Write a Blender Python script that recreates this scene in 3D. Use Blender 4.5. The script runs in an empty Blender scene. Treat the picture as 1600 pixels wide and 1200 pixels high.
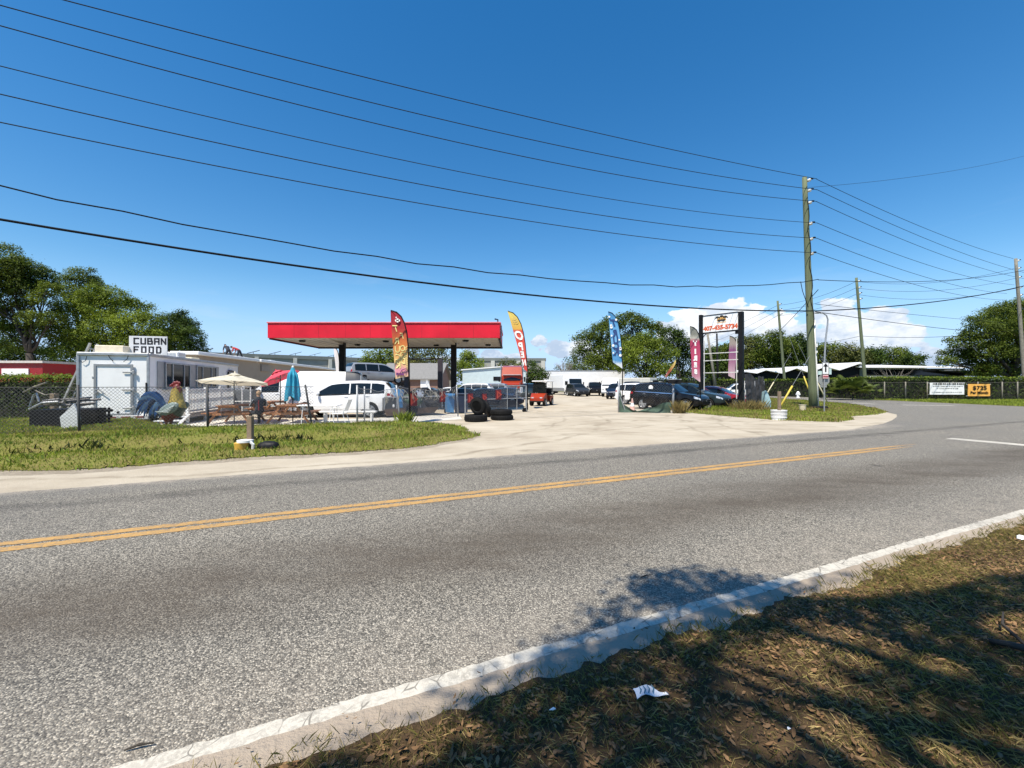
import bpy, bmesh, math, random
import numpy as np
from mathutils import Vector, Matrix, noise, Quaternion
random.seed(7)
RNG = np.random.default_rng(7)
scene = bpy.context.scene
COL = scene.collection
F, EYE, CX, CY = 640.0, 1.6, 800.0, 600.0      # the lens the photo was taken with (1600 px wide) and eye height
SL = 0.43                                       # slope of the main road across the scene
def G(u, v, z=0.0):
 Y = F * (EYE - z) / (v - CY)
 return Vector(((u - CX) * Y / F, Y, z))
def P(u, v, Y):
 return Vector(((u - CX) * Y / F, Y, EYE - (v - CY) * Y / F))
MATS = {}
def nodes_of(m):
 m.use_nodes = True
 nt = m.node_tree
 for n in list(nt.nodes):
  nt.nodes.remove(n)
 out = nt.nodes.new('ShaderNodeOutputMaterial')
 bs = nt.nodes.new('ShaderNodeBsdfPrincipled')
 nt.links.new(bs.outputs[0], out.inputs[0])
 return nt, bs, out
def mat(name, col, rough=0.5, metal=0.0, var=0.12, scale=6.0, bump=0.0, bscale=40.0, coat=0.0, spec=0.5, dirt=0.0, emit=None):
 """plain surface with a little procedural unevenness"""
 if name in MATS:
  return MATS[name]
 m = bpy.data.materials.new(name)
 nt, bs, out = nodes_of(m)
 tc = nt.nodes.new('ShaderNodeTexCoord')
 nz = nt.nodes.new('ShaderNodeTexNoise')
 nz.inputs['Scale'].default_value = scale
 nz.inputs['Detail'].default_value = 5
 nt.links.new(tc.outputs['Object'], nz.inputs['Vector'])
 rp = nt.nodes.new('ShaderNodeValToRGB')
 a = [max(0, c * (1 - var)) for c in col]
 b = [min(1, c * (1 + var)) for c in col]
 rp.color_ramp.elements[0].position = 0.3
 rp.color_ramp.elements[1].position = 0.7
 rp.color_ramp.elements[0].color = (*a, 1)
 rp.color_ramp.elements[1].color = (*b, 1)
 nt.links.new(nz.outputs[0], rp.inputs[0])
 src = rp.outputs[0]
 if dirt > 0:
  n2 = nt.nodes.new('ShaderNodeTexNoise')
  n2.inputs['Scale'].default_value = 1.7
  n2.inputs['Detail'].default_value = 8
  n2.inputs['Roughness'].default_value = 0.7
  nt.links.new(tc.outputs['Object'], n2.inputs['Vector'])
  mr = nt.nodes.new('ShaderNodeMapRange')
  mr.inputs[1].default_value = 0.5
  mr.inputs[2].default_value = 0.75
  mr.inputs[4].default_value = dirt
  nt.links.new(n2.outputs[0], mr.inputs[0])
  mx = nt.nodes.new('ShaderNodeMixRGB')
  mx.inputs[2].default_value = (0.16, 0.13, 0.10, 1)
  nt.links.new(mr.outputs[0], mx.inputs[0])
  nt.links.new(src, mx.inputs[1])
  src = mx.outputs[0]
 nt.links.new(src, bs.inputs['Base Color'])
 bs.inputs['Roughness'].default_value = rough
 bs.inputs['Metallic'].default_value = metal
 bs.inputs['Specular IOR Level'].default_value = spec
 if coat:
  bs.inputs['Coat Weight'].default_value = coat
  bs.inputs['Coat Roughness'].default_value = 0.06
 if bump:
  n3 = nt.nodes.new('ShaderNodeTexNoise')
  n3.inputs['Scale'].default_value = bscale
  n3.inputs['Detail'].default_value = 4
  nt.links.new(tc.outputs['Object'], n3.inputs['Vector'])
  bp = nt.nodes.new('ShaderNodeBump')
  bp.inputs['Strength'].default_value = bump
  bp.inputs['Distance'].default_value = 0.02
  nt.links.new(n3.outputs[0], bp.inputs['Height'])
  nt.links.new(bp.outputs[0], bs.inputs['Normal'])
 MATS[name] = m
 return m
class NT:
 """tiny node writing helper"""
 def __init__(s, nt):
  s.nt = nt
 def n(s, t, **kw):
  nd = s.nt.nodes.new(t)
  for k, v in kw.items():
   setattr(nd, k, v)
  return nd
 def val(s, inp, v):
  if hasattr(v, 'is_linked') or isinstance(v, bpy.types.NodeSocket):
   s.nt.links.new(v, inp)
  else:
   inp.default_value = v
 def math(s, op, a, b=0.0, c=0.0, clamp=False):
  nd = s.n('ShaderNodeMath', operation=op, use_clamp=clamp)
  for i, v in enumerate((a, b, c)):
   s.val(nd.inputs[i], v)
  return nd.outputs[0]
 def mr(s, v, a, b, c=0.0, d=1.0, smooth=False):
  nd = s.n('ShaderNodeMapRange')
  if smooth:
   nd.interpolation_type = 'SMOOTHSTEP'
  s.val(nd.inputs[0], v)
  for i, x in enumerate((a, b, c, d)):
   nd.inputs[i + 1].default_value = x
  return nd.outputs[0]
 def noise(s, vec, scale, detail=4, rough=0.5, dist=0.0):
  nd = s.n('ShaderNodeTexNoise')
  s.nt.links.new(vec, nd.inputs['Vector'])
  nd.inputs['Scale'].default_value = scale
  nd.inputs['Detail'].default_value = detail
  nd.inputs['Roughness'].default_value = rough
  nd.inputs['Distortion'].default_value = dist
  return nd.outputs[0]
 def ramp(s, v, stops):
  nd = s.n('ShaderNodeValToRGB')
  e = nd.color_ramp.elements
  while len(e) < len(stops):
   e.new(0.5)
  for i, (p, c) in enumerate(stops):
   e[i].position = p
   e[i].color = (*c, 1)
  s.val(nd.inputs[0], v)
  return nd.outputs[0]
 def mix(s, f, a, b, mode='MIX'):
  nd = s.n('ShaderNodeMixRGB', blend_type=mode)
  s.val(nd.inputs[0], f)
  for i, v in ((1, a), (2, b)):
   if isinstance(v, tuple):
    nd.inputs[i].default_value = (*v, 1)
   else:
    s.nt.links.new(v, nd.inputs[i])
  return nd.outputs[0]
 def bump(s, h, strength, dist=0.02):
  nd = s.n('ShaderNodeBump')
  nd.inputs['Strength'].default_value = strength
  nd.inputs['Distance'].default_value = dist
  s.nt.links.new(h, nd.inputs['Height'])
  return nd.outputs[0]
def custom(name):
 m = bpy.data.materials.new(name)
 nt, bs, out = nodes_of(m)
 MATS[name] = m
 return m, NT(nt), bs, out
def stretch(t, vec, sx, sy, ang=0.0):
 mp = t.n('ShaderNodeMapping')
 mp.inputs['Scale'].default_value = (sx, sy, 1)
 mp.inputs['Rotation'].default_value = (0, 0, ang)
 t.nt.links.new(vec, mp.inputs['Vector'])
 return mp.outputs[0]
ROADANG = math.atan(SL)
def road_offset(t, pos):
 """where a point lies across the road: Y - SL*X"""
 sp = t.n('ShaderNodeSeparateXYZ')
 t.nt.links.new(pos, sp.inputs[0])
 return t.math('SUBTRACT', sp.outputs[1], t.math('MULTIPLY', sp.outputs[0], SL)), sp
def mat_asphalt(name, main=True):
 m, t, bs, out = custom(name)
 pos = t.n('ShaderNodeNewGeometry').outputs['Position']
 vo = t.n('ShaderNodeTexVoronoi')
 t.nt.links.new(pos, vo.inputs['Vector'])
 vo.inputs['Scale'].default_value = 106
 hs = t.n('ShaderNodeSeparateColor')
 t.nt.links.new(vo.outputs['Color'], hs.inputs[0])
 stone = t.ramp(hs.outputs[0], [(0.0, (0.05, 0.046, 0.039)), (0.32, (0.16, 0.147, 0.122)), (0.62, (0.32, 0.292, 0.24)), (0.86, (0.53, 0.48, 0.39)), (1, (0.72, 0.65, 0.53))])
 gap = t.mr(vo.outputs['Distance'], 0.25, 0.75)
 colr = t.mix(t.math('MULTIPLY', gap, 0.55), stone, (0.065, 0.06, 0.052))
 big = t.noise(pos, 0.35, 6, 0.6)
 colr = t.mix(t.mr(big, 0.35, 0.7, 0.0, 0.3), colr, (0.13, 0.128, 0.122))
 if main:
  off, sp = road_offset(t, pos)
  wob = t.math('MULTIPLY', t.math('SUBTRACT', t.noise(stretch(t, pos, 0.35, 1.2, -ROADANG), 0.8, 6, 0.7), 0.5), 1.4)
  o2 = t.math('ADD', off, wob)
  blot = t.noise(stretch(t, pos, 0.55, 1.6, -ROADANG), 1.3, 7, 0.68)
  oil = t.math('MULTIPLY', t.mr(t.math('ABSOLUTE', t.math('SUBTRACT', o2, 4.25)), 0.05, 1.3, 1, 0, True), t.mr(blot, 0.28, 0.62, 0.3, 0.76))
  colr = t.mix(oil, colr, (0.085, 0.067, 0.048))
  oil2 = t.math('MULTIPLY', t.mr(t.math('ABSOLUTE', t.math('SUBTRACT', t.math('ADD', off, t.math('MULTIPLY', wob, 0.35)), 8.02)), 0.03, 0.34, 1, 0, True), t.mr(blot, 0.3, 0.6, 0.05, 0.6))
  colr = t.mix(oil2, colr, (0.045, 0.043, 0.04))
  colr = t.mix(t.math('MULTIPLY', t.mr(off, 8.35, 8.7), 0.25), colr, (0.17, 0.165, 0.152))
  dust = t.math('MULTIPLY', t.mr(t.math('ADD', off, t.math('MULTIPLY', wob, 0.25)), 3.3, 2.3), t.mr(t.noise(pos, 5, 6, 0.7), 0.35, 0.7, 0.06, 0.5))
  colr = t.mix(dust, colr, (0.44, 0.38, 0.305))
  dust2 = t.math('MULTIPLY', t.mr(off, 8.9, 9.25), t.math('MULTIPLY', t.mr(sp.outputs[0], 15.5, 12.0), t.mr(t.noise(pos, 3, 6, 0.7), 0.35, 0.6)))
  colr = t.mix(dust2, colr, (0.46, 0.40, 0.32))
  rs = t.noise(pos, 90, 2)
  v2 = t.n('ShaderNodeTexVoronoi')
  v2.inputs['Scale'].default_value = 0.55
  t.nt.links.new(stretch(t, pos, 1, 1.0, 0.6), v2.inputs['Vector'])
  spot = t.mr(t.math('ADD', v2.outputs['Distance'], t.math('MULTIPLY', t.noise(pos, 9, 3), 0.08)), 0.085, 0.115, 0.55, 0)
  colr = t.mix(spot, colr, (0.04, 0.036, 0.034))
 t.nt.links.new(colr, bs.inputs['Base Color'])
 bs.inputs['Roughness'].default_value = 0.85
 bs.inputs['Specular IOR Level'].default_value = 0.25
 h = t.math('ADD', t.math('MULTIPLY', vo.outputs['Distance'], -1.0), t.math('MULTIPLY', hs.outputs[1], 0.5))
 t.nt.links.new(t.bump(h, 0.9, 0.008), bs.inputs['Normal'])
 return m
def mat_paint_line(name, col, wear=0.5):
 """road paint, cracked across and worn through to the stones"""
 m, t, bs, out = custom(name)
 pos = t.n('ShaderNodeNewGeometry').outputs['Position']
 vo = t.n('ShaderNodeTexVoronoi', feature='DISTANCE_TO_EDGE')
 dn = t.n('ShaderNodeTexNoise')
 dn.inputs['Scale'].default_value = 9
 t.nt.links.new(pos, dn.inputs['Vector'])
 va = t.n('ShaderNodeVectorMath', operation='MULTIPLY_ADD')
 t.nt.links.new(dn.outputs['Color'], va.inputs[0])
 va.inputs[1].default_value = (0.06, 0.06, 0)
 t.nt.links.new(stretch(t, pos, 1.25, 0.62, -ROADANG), va.inputs[2])
 t.nt.links.new(va.outputs[0], vo.inputs['Vector'])
 vo.inputs['Scale'].default_value = 7
 vo.inputs['Randomness'].default_value = 0.9
 gate = t.mr(t.noise(pos, 9.0, 4), 0.40, 0.58)
 crack = t.math('MULTIPLY', t.mr(vo.outputs['Distance'], 0.010, 0.035, 0.9, 0), gate)
 n1 = t.noise(pos, 42, 6, 0.75)
 n2 = t.noise(pos, 2.2, 4, 0.6)
 w = t.math('MULTIPLY', t.mr(n1, 0.46, 0.56), t.mr(n2, 0.35, 0.7, 0.15, 1.0))
 f = t.math('MAXIMUM', crack, t.math('MULTIPLY', w, wear), clamp=True)
 base = t.mix(t.mr(n2, 0.3, 0.75, 0, 0.35), col, tuple(c * 0.72 for c in col))
 colr = t.mix(f, base, (0.17, 0.155, 0.13))
 t.nt.links.new(colr, bs.inputs['Base Color'])
 bs.inputs['Roughness'].default_value = 0.75
 bs.inputs['Specular IOR Level'].default_value = 0.3
 t.nt.links.new(t.bump(t.math('ADD', t.math('MULTIPLY', f, -1.0), t.noise(pos, 120, 2)), 0.35, 0.004), bs.inputs['Normal'])
 return m
def mat_sand(name, near=False):
 m, t, bs, out = custom(name)
 pos = t.n('ShaderNodeNewGeometry').outputs['Position']
 n1 = t.noise(pos, 0.45, 7, 0.62)
 n2 = t.noise(stretch(t, pos, 0.35, 2.0, -0.25), 1.1, 6, 0.65, 0.6)
 n3 = t.noise(pos, 26, 5, 0.7)
 if near:
  c = t.ramp(n1, [(0.3, (0.30, 0.24, 0.185)), (0.7, (0.45, 0.38, 0.30))])
 else:
  c = t.ramp(n1, [(0.28, (0.34, 0.285, 0.21)), (0.5, (0.47, 0.41, 0.315)), (0.72, (0.56, 0.50, 0.395))])
 c = t.mix(t.mr(n2, 0.52, 0.74, 0, 0.5), c, (0.27, 0.225, 0.165))
 c = t.mix(t.mr(n3, 0.35, 0.7, 0.0, 0.4), c, (0.35, 0.30, 0.235))
 sp = t.n('ShaderNodeSeparateXYZ')
 t.nt.links.new(pos, sp.inputs[0])
 wb = t.math('MULTIPLY', t.math('SUBTRACT', t.noise(pos, .35, 3), .5), 1.6)
 trk = None
 for (cx, cy, R) in ((-9, 20, 11.5), (-9, 20, 13.2), (14, 31, 15.5), (14, 31, 17.3), (-4, 34, 20.4), (-4, 34, 22.0), (22, 40, 24.2), (22, 40, 26.0), (3, -30, 46.5), (3, -30, 48.2), (30, 10, 22.5), (30, 10, 24.1), (-30, 60, 55), (-30, 60, 56.7)):
  dx, dy = t.math('SUBTRACT', sp.outputs[0], cx), t.math('SUBTRACT', sp.outputs[1], cy)
  ds = t.math('SQRT', t.math('ADD', t.math('MULTIPLY', dx, dx), t.math('MULTIPLY', dy, dy)))
  k = t.mr(t.math('ABSOLUTE', t.math('SUBTRACT', t.math('ADD', ds, wb), R)), 0.02, 0.15, 1, 0, True)
  trk = k if trk is None else t.math('MAXIMUM', trk, k)
 trk = t.math('MULTIPLY', trk, t.mr(t.noise(pos, 0.7, 6, 0.7), 0.42, 0.62, 0, 0.65))
 c = t.mix(trk, c, (0.20, 0.165, 0.115))
 v2 = t.n('ShaderNodeTexVoronoi')
 v2.inputs['Scale'].default_value = 0.5
 t.nt.links.new(stretch(t, pos, 0.55, 1.2, -0.1), v2.inputs['Vector'])
 pot = t.mr(t.math('ADD', v2.outputs['Distance'], t.math('MULTIPLY', n3, 0.12)), 0.15, 0.21, 0.7, 0)
 c = t.mix(t.math('MULTIPLY', pot, t.mr(n1, 0.40, 0.5)), c, (0.17, 0.14, 0.10))
 t.nt.links.new(c, bs.inputs['Base Color'])
 bs.inputs['Roughness'].default_value = 0.95
 bs.inputs['Specular IOR Level'].default_value = 0.15
 t.nt.links.new(t.bump(t.math('ADD', n3, n2), 0.7, 0.03), bs.inputs['Normal'])
 return m
def mat_ground(name, a, b, c3, sc=0.6):
 m, t, bs, out = custom(name)
 pos = t.n('ShaderNodeNewGeometry').outputs['Position']
 n1 = t.noise(pos, sc, 7, 0.65)
 n2 = t.noise(pos, 14, 6, 0.7)
 c = t.ramp(n1, [(0.3, a), (0.55, b), (0.75, c3)])
 c = t.mix(t.mr(n2, 0.4, 0.7, 0, 0.6), c, tuple(x * 0.45 for x in b))
 t.nt.links.new(c, bs.inputs['Base Color'])
 bs.inputs['Roughness'].default_value = 0.95
 bs.inputs['Specular IOR Level'].default_value = 0.1
 t.nt.links.new(t.bump(n2, 0.8, 0.04), bs.inputs['Normal'])
 return m
def mat_leaf(name, dark, light, trans=0.3, nsc=0.5, rough=0.55):
 """leaves: every leaf its own shade, whole sprays lighter or darker"""
 m, t, bs, out = custom(name)
 ge = t.n('ShaderNodeNewGeometry')
 n1 = t.noise(ge.outputs['Position'], nsc, 3)
 f = t.math('ADD', t.math('MULTIPLY', ge.outputs['Random Per Island'], 0.55), t.mr(n1, 0.3, 0.7, 0.0, 0.45))
 c = t.ramp(f, [(0.1, dark), (0.9, light)])
 t.nt.links.new(c, bs.inputs['Base Color'])
 bs.inputs['Roughness'].default_value = rough
 bs.inputs['Specular IOR Level'].default_value = 0.15
 tr = t.n('ShaderNodeBsdfTranslucent')
 c2 = t.mix(1.0, c, (1.25, 1.3, 0.6), 'MULTIPLY')
 t.nt.links.new(c2, tr.inputs[0])
 mx = t.n('ShaderNodeMixShader')
 mx.inputs[0].default_value = trans
 t.nt.links.new(bs.outputs[0], mx.inputs[1])
 t.nt.links.new(tr.outputs[0], mx.inputs[2])
 t.nt.links.new(mx.outputs[0], out.inputs[0])
 return m
def mat_grad(name, stops, z0, z1, rough=0.6, wobble=0.0):
 """printed cloth whose colours run up its height"""
 m, t, bs, out = custom(name)
 tc = t.n('ShaderNodeTexCoord')
 sp = t.n('ShaderNodeSeparateXYZ')
 t.nt.links.new(tc.outputs['Object'], sp.inputs[0])
 z = sp.outputs[2]
 if wobble:
  z = t.math('ADD', z, t.math('MULTIPLY', t.math('SUBTRACT', t.noise(tc.outputs['Object'], 5, 3), 0.5), wobble))
 c = t.ramp(t.mr(z, z0, z1), stops)
 t.nt.links.new(c, bs.inputs['Base Color'])
 bs.inputs['Roughness'].default_value = rough
 tr = t.n('ShaderNodeBsdfTranslucent')
 t.nt.links.new(c, tr.inputs[0])
 mx = t.n('ShaderNodeMixShader')
 mx.inputs[0].default_value = 0.3
 t.nt.links.new(bs.outputs[0], mx.inputs[1])
 t.nt.links.new(tr.outputs[0], mx.inputs[2])
 t.nt.links.new(mx.outputs[0], out.inputs[0])
 return m
def mat_corrugated(name, col, axis=0, freq=25.0, rough=0.45, metal=0.0):
 m, t, bs, out = custom(name)
 tc = t.n('ShaderNodeTexCoord')
 wv = t.n('ShaderNodeTexWave', bands_direction='XYZ'[axis])
 wv.inputs['Scale'].default_value = freq / 6.0
 t.nt.links.new(tc.outputs['Object'], wv.inputs['Vector'])
 nz = t.noise(tc.outputs['Object'], 1.2, 6, 0.65)
 c = t.mix(t.mr(nz, 0.4, 0.75, 0, 0.35), col, tuple(x * 0.6 for x in col))
 t.nt.links.new(c, bs.inputs['Base Color'])
 bs.inputs['Roughness'].default_value = rough
 bs.inputs['Metallic'].default_value = metal
 t.nt.links.new(t.bump(wv.outputs['Fac'], 0.8, 0.03), bs.inputs['Normal'])
 return m
class MB:
 """collects shapes, links them as ONE mesh object"""
 def __init__(s):
  s.v, s.f, s.m = [], [], []
 def add(s, vs, fs, mi=0):
  o = len(s.v)
  s.v += [tuple(x) for x in vs]
  s.f += [tuple(i + o for i in f) for f in fs]
  s.m += [mi] * len(fs)
  return s
 def box(s, c, d, rz=0.0, mi=0, bev=0.0, R=None):
  x, y, z = d[0] / 2, d[1] / 2, d[2] / 2
  M = R if R is not None else Matrix.Rotation(rz, 3, 'Z')
  c = Vector(c)
  if bev <= 0:
   vs = [Vector((a * x, b * y, e * z)) for e in (-1, 1) for a, b in ((-1, -1), (1, -1), (1, 1), (-1, 1))]
   fs = [(3, 2, 1, 0), (4, 5, 6, 7), (0, 1, 5, 4), (1, 2, 6, 5), (2, 3, 7, 6), (3, 0, 4, 7)]
   return s.add([c + M @ p for p in vs], fs, mi)
  b = min(bev, x * .9, y * .9, z * .9)
  pts = []
  for i in (-1, 1):
   for j in (-1, 1):
    for k in (-1, 1):
     pts += [Vector((i * x, j * (y - b), k * (z - b))), Vector((i * (x - b), j * y, k * (z - b))), Vector((i * (x - b), j * (y - b), k * z))]
  return s.hull([c + M @ p for p in pts], mi)
 def hull(s, pts, mi=0):
  bm = bmesh.new()
  for p in pts:
   bm.verts.new(p)
  r = bmesh.ops.convex_hull(bm, input=bm.verts)
  bmesh.ops.dissolve_limit(bm, angle_limit=0.01, verts=bm.verts, edges=bm.edges)
  bm.verts.index_update()
  vs = [v.co.copy() for v in bm.verts]
  fs = [tuple(v.index for v in f.verts) for f in bm.faces]
  bm.free()
  return s.add(vs, fs, mi)
 def cyl(s, p0, p1, r0, r1=None, n=10, mi=0, caps=True):
  r1 = r0 if r1 is None else r1
  p0, p1 = Vector(p0), Vector(p1)
  d = (p1 - p0)
  if d.length < 1e-6:
   return s
  q = d.to_track_quat('Z', 'Y')
  vs = []
  for p, r in ((p0, r0), (p1, r1)):
   for i in range(n):
    a = 2 * math.pi * i / n
    vs.append(p + q @ Vector((math.cos(a) * r, math.sin(a) * r, 0)))
  fs = [(i, (i + 1) % n, n + (i + 1) % n, n + i) for i in range(n)]
  if caps:
   fs += [tuple(reversed(range(n))), tuple(range(n, 2 * n))]
  return s.add(vs, fs, mi)
 def tube(s, pts, r, n=6, mi=0):
  pts = [Vector(p) for p in pts]
  rr = r if isinstance(r, (list, tuple)) else [r] * len(pts)
  vs = []
  up = Vector((0.13, 0.27, 0.95)).normalized()
  for i, p in enumerate(pts):
   d = (pts[min(i + 1, len(pts) - 1)] - pts[max(i - 1, 0)]).normalized()
   a = d.cross(up)
   if a.length < 0.05:
    a = d.cross(Vector((1, 0, 0)))
   a.normalize()
   b = d.cross(a)
   for k in range(n):
    t = 2 * math.pi * k / n
    vs.append(p + (a * math.cos(t) + b * math.sin(t)) * rr[i])
  fs = []
  for i in range(len(pts) - 1):
   for k in range(n):
    fs.append((i * n + k, i * n + (k + 1) % n, (i + 1) * n + (k + 1) % n, (i + 1) * n + k))
  fs += [tuple(reversed(range(n))), tuple(range((len(pts) - 1) * n, len(pts) * n))]
  return s.add(vs, fs, mi)
 def lathe(s, prof, c=(0, 0, 0), n=20, axis='Z', mi=0, M=None):
  """profile of (radius, height)"""
  c = Vector(c)
  vs = []
  for r, h in prof:
   for i in range(n):
    a = 2 * math.pi * i / n
    p = Vector((r * math.cos(a), r * math.sin(a), h))
    if axis == 'Y':
     p = Vector((p.x, p.z, -p.y))
    if M is not None:
     p = M @ p
    vs.append(c + p)
  fs = []
  for j in range(len(prof) - 1):
   for i in range(n):
    fs.append((j * n + i, j * n + (i + 1) % n, (j + 1) * n + (i + 1) % n, (j + 1) * n + i))
  if prof[0][0] > 1e-4:
   fs.append(tuple(reversed(range(n))))
  if prof[-1][0] > 1e-4:
   fs.append(tuple(range((len(prof) - 1) * n, len(prof) * n)))
  return s.add(vs, fs, mi)
 def prism(s, poly, h0, h1, M=None, mi=0):
  """a flat outline (x, y) given thickness from h0 to h1 along z, then moved by M"""
  n = len(poly)
  vs = [Vector((x, y, h0)) for x, y in poly] + [Vector((x, y, h1)) for x, y in poly]
  if M is not None:
   vs = [M @ p for p in vs]
  fs = [tuple(reversed(range(n))), tuple(range(n, 2 * n))] + [(i, (i + 1) % n, n + (i + 1) % n, n + i) for i in range(n)]
  return s.add(vs, fs, mi)
 def ball(s, c, r, mi=0, n=10, M=None):
  r = r if isinstance(r, (tuple, list, Vector)) else (r, r, r)
  vs, fs = [], []
  for j in range(n + 1):
   th = math.pi * j / n
   for i in range(n * 2):
    ph = math.pi * i / n
    p = Vector((r[0] * math.sin(th) * math.cos(ph), r[1] * math.sin(th) * math.sin(ph), r[2] * math.cos(th)))
    if M is not None:
     p = M @ p
    vs.append(Vector(c) + p)
  k = n * 2
  for j in range(n):
   for i in range(k):
    fs.append((j * k + i, (j + 1) * k + i, (j + 1) * k + (i + 1) % k, j * k + (i + 1) % k))
  return s.add(vs, fs, mi)
 def grid(s, rows, mi=0):
  nr, nc = len(rows), len(rows[0])
  vs = [p for r in rows for p in r]
  fs = [(j * nc + i, j * nc + i + 1, (j + 1) * nc + i + 1, (j + 1) * nc + i) for j in range(nr - 1) for i in range(nc - 1)]
  return s.add(vs, fs, mi)
 def build(s, name, mats, parent=None, smooth=None, loc=None, fix=True):
  me = bpy.data.meshes.new(name)
  me.from_pydata(s.v, [], s.f)
  for mm in (mats if isinstance(mats, (list, tuple)) else [mats]):
   me.materials.append(mm)
  if any(s.m):
   me.polygons.foreach_set('material_index', s.m)
  if fix:
   bm = bmesh.new()
   bm.from_mesh(me)
   bmesh.ops.recalc_face_normals(bm, faces=bm.faces)
   bm.to_mesh(me)
   bm.free()
  if smooth is not None:
   me.polygons.foreach_set('use_smooth', [True] * len(me.polygons))
   if smooth < 180:
    me.set_sharp_from_angle(angle=math.radians(smooth))
  me.update()
  o = bpy.data.objects.new(name, me)
  COL.objects.link(o)
  if parent is not None:
   o.parent = parent
  if loc is not None:
   o.location = loc
  return o
def tag(o, label=None, cat=None, group=None, kind=None):
 if label:
  o['label'] = label
 if cat:
  o['category'] = cat
 if group:
  o['group'] = group
 if kind:
  o['kind'] = kind
 return o
def thing(name, label, cat, loc=(0, 0, 0), rz=0.0, group=None):
 o = bpy.data.objects.new(name, None)
 o.empty_display_size = 0.2
 COL.objects.link(o)
 o.location = loc
 o.rotation_euler = (0, 0, rz)
 return tag(o, label, cat, group)
def copy_tree(o, parent=None):
 c = o.copy()
 COL.objects.link(c)
 if parent is not None:
  c.parent = parent
 for ch in [x for x in bpy.data.objects if x.parent == o]:
  copy_tree(ch, c)
 return c
def np_mesh(name, verts, k, m, parent=None, smooth=False):
 """verts (n*k, 3): n faces of k corners each, every face its own island"""
 n = len(verts) // k
 me = bpy.data.meshes.new(name)
 me.vertices.add(n * k)
 me.vertices.foreach_set('co', verts.astype(np.float32).ravel())
 me.loops.add(n * k)
 me.loops.foreach_set('vertex_index', np.arange(n * k, dtype=np.int32))
 me.polygons.add(n)
 me.polygons.foreach_set('loop_start', np.arange(0, n * k, k, dtype=np.int32))
 me.polygons.foreach_set('loop_total', np.full(n, k, dtype=np.int32))
 me.materials.append(m)
 me.update(calc_edges=True)
 me.validate()
 o = bpy.data.objects.new(name, me)
 COL.objects.link(o)
 if parent is not None:
  o.parent = parent
 return o
def text_mesh(txt, size, bold=0.0, align='CENTER', extrude=0.004, spacing=1.0):
 """letters as a real mesh (flat in XY)"""
 cu = bpy.data.curves.new('lettering', 'FONT')
 cu.body = txt
 cu.size = size
 cu.align_x = align
 cu.align_y = 'CENTER'
 cu.extrude = extrude
 cu.offset = bold
 cu.space_character = spacing
 cu.resolution_u = 4
 ob = bpy.data.objects.new('lettering', cu)
 COL.objects.link(ob)
 dg = bpy.context.evaluated_depsgraph_get()
 dg.update()
 ev = ob.evaluated_get(dg)
 me = ev.to_mesh()
 vs = [v.co.copy() for v in me.vertices]
 fs = [tuple(p.vertices) for p in me.polygons]
 ev.to_mesh_clear()
 bpy.data.objects.remove(ob)
 bpy.data.curves.remove(cu)
 return vs, fs
def face_frame(origin, xdir, up=(0, 0, 1)):
 """matrix that stands XY lettering up on a wall: x along xdir, y up"""
 x = Vector(xdir).normalized()
 z = Vector(up)
 n = x.cross(z)
 M = Matrix((x, z, n)).transposed().to_4x4()
 M.translation = Vector(origin)
 return M
def lettering(mb, txt, size, M, bold=0.0, mirror=False, mi=0, sx=1.0, spacing=1.0, extrude=0.004):
 vs, fs = text_mesh(txt, size, bold, extrude=extrude, spacing=spacing)
 k = -sx if mirror else sx
 mb.add([M @ Vector((v.x * k, v.y, v.z)) for v in vs], fs, mi)
 return mb
def inpoly(x, y, poly):
 ins = np.zeros(len(x), bool)
 n = len(poly)
 for i in range(n):
  x0, y0 = poly[i]
  x1, y1 = poly[(i + 1) % n]
  if y0 == y1:
   continue
  c = ((y0 > y) != (y1 > y)) & (x < (x1 - x0) * (y - y0) / (y1 - y0) + x0)
  ins ^= c
 return ins
def distpoly(x, y, poly):
 d = np.full(len(x), 1e9)
 n = len(poly)
 for i in range(n):
  ax, ay = poly[i]
  bx, by = poly[(i + 1) % n]
  ex, ey = bx - ax, by - ay
  t = np.clip(((x - ax) * ex + (y - ay) * ey) / (ex * ex + ey * ey + 1e-9), 0, 1)
  d = np.minimum(d, np.hypot(x - ax - t * ex, y - ay - t * ey))
 return d
def vnoise(x, y, sc, seed=0.0):
 """smooth value noise, vectorised"""
 X, Y = x * sc + seed * 17.3, y * sc + seed * 9.1
 xi, yi = np.floor(X), np.floor(Y)
 fx, fy = X - xi, Y - yi
 fx, fy = fx * fx * (3 - 2 * fx), fy * fy * (3 - 2 * fy)
 def h(a, b):
  s = np.sin(a * 127.1 + b * 311.7) * 43758.5453
  return s - np.floor(s)
 return (h(xi, yi) * (1 - fx) + h(xi + 1, yi) * fx) * (1 - fy) + (h(xi, yi + 1) * (1 - fx) + h(xi + 1, yi + 1) * fx) * fy
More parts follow.
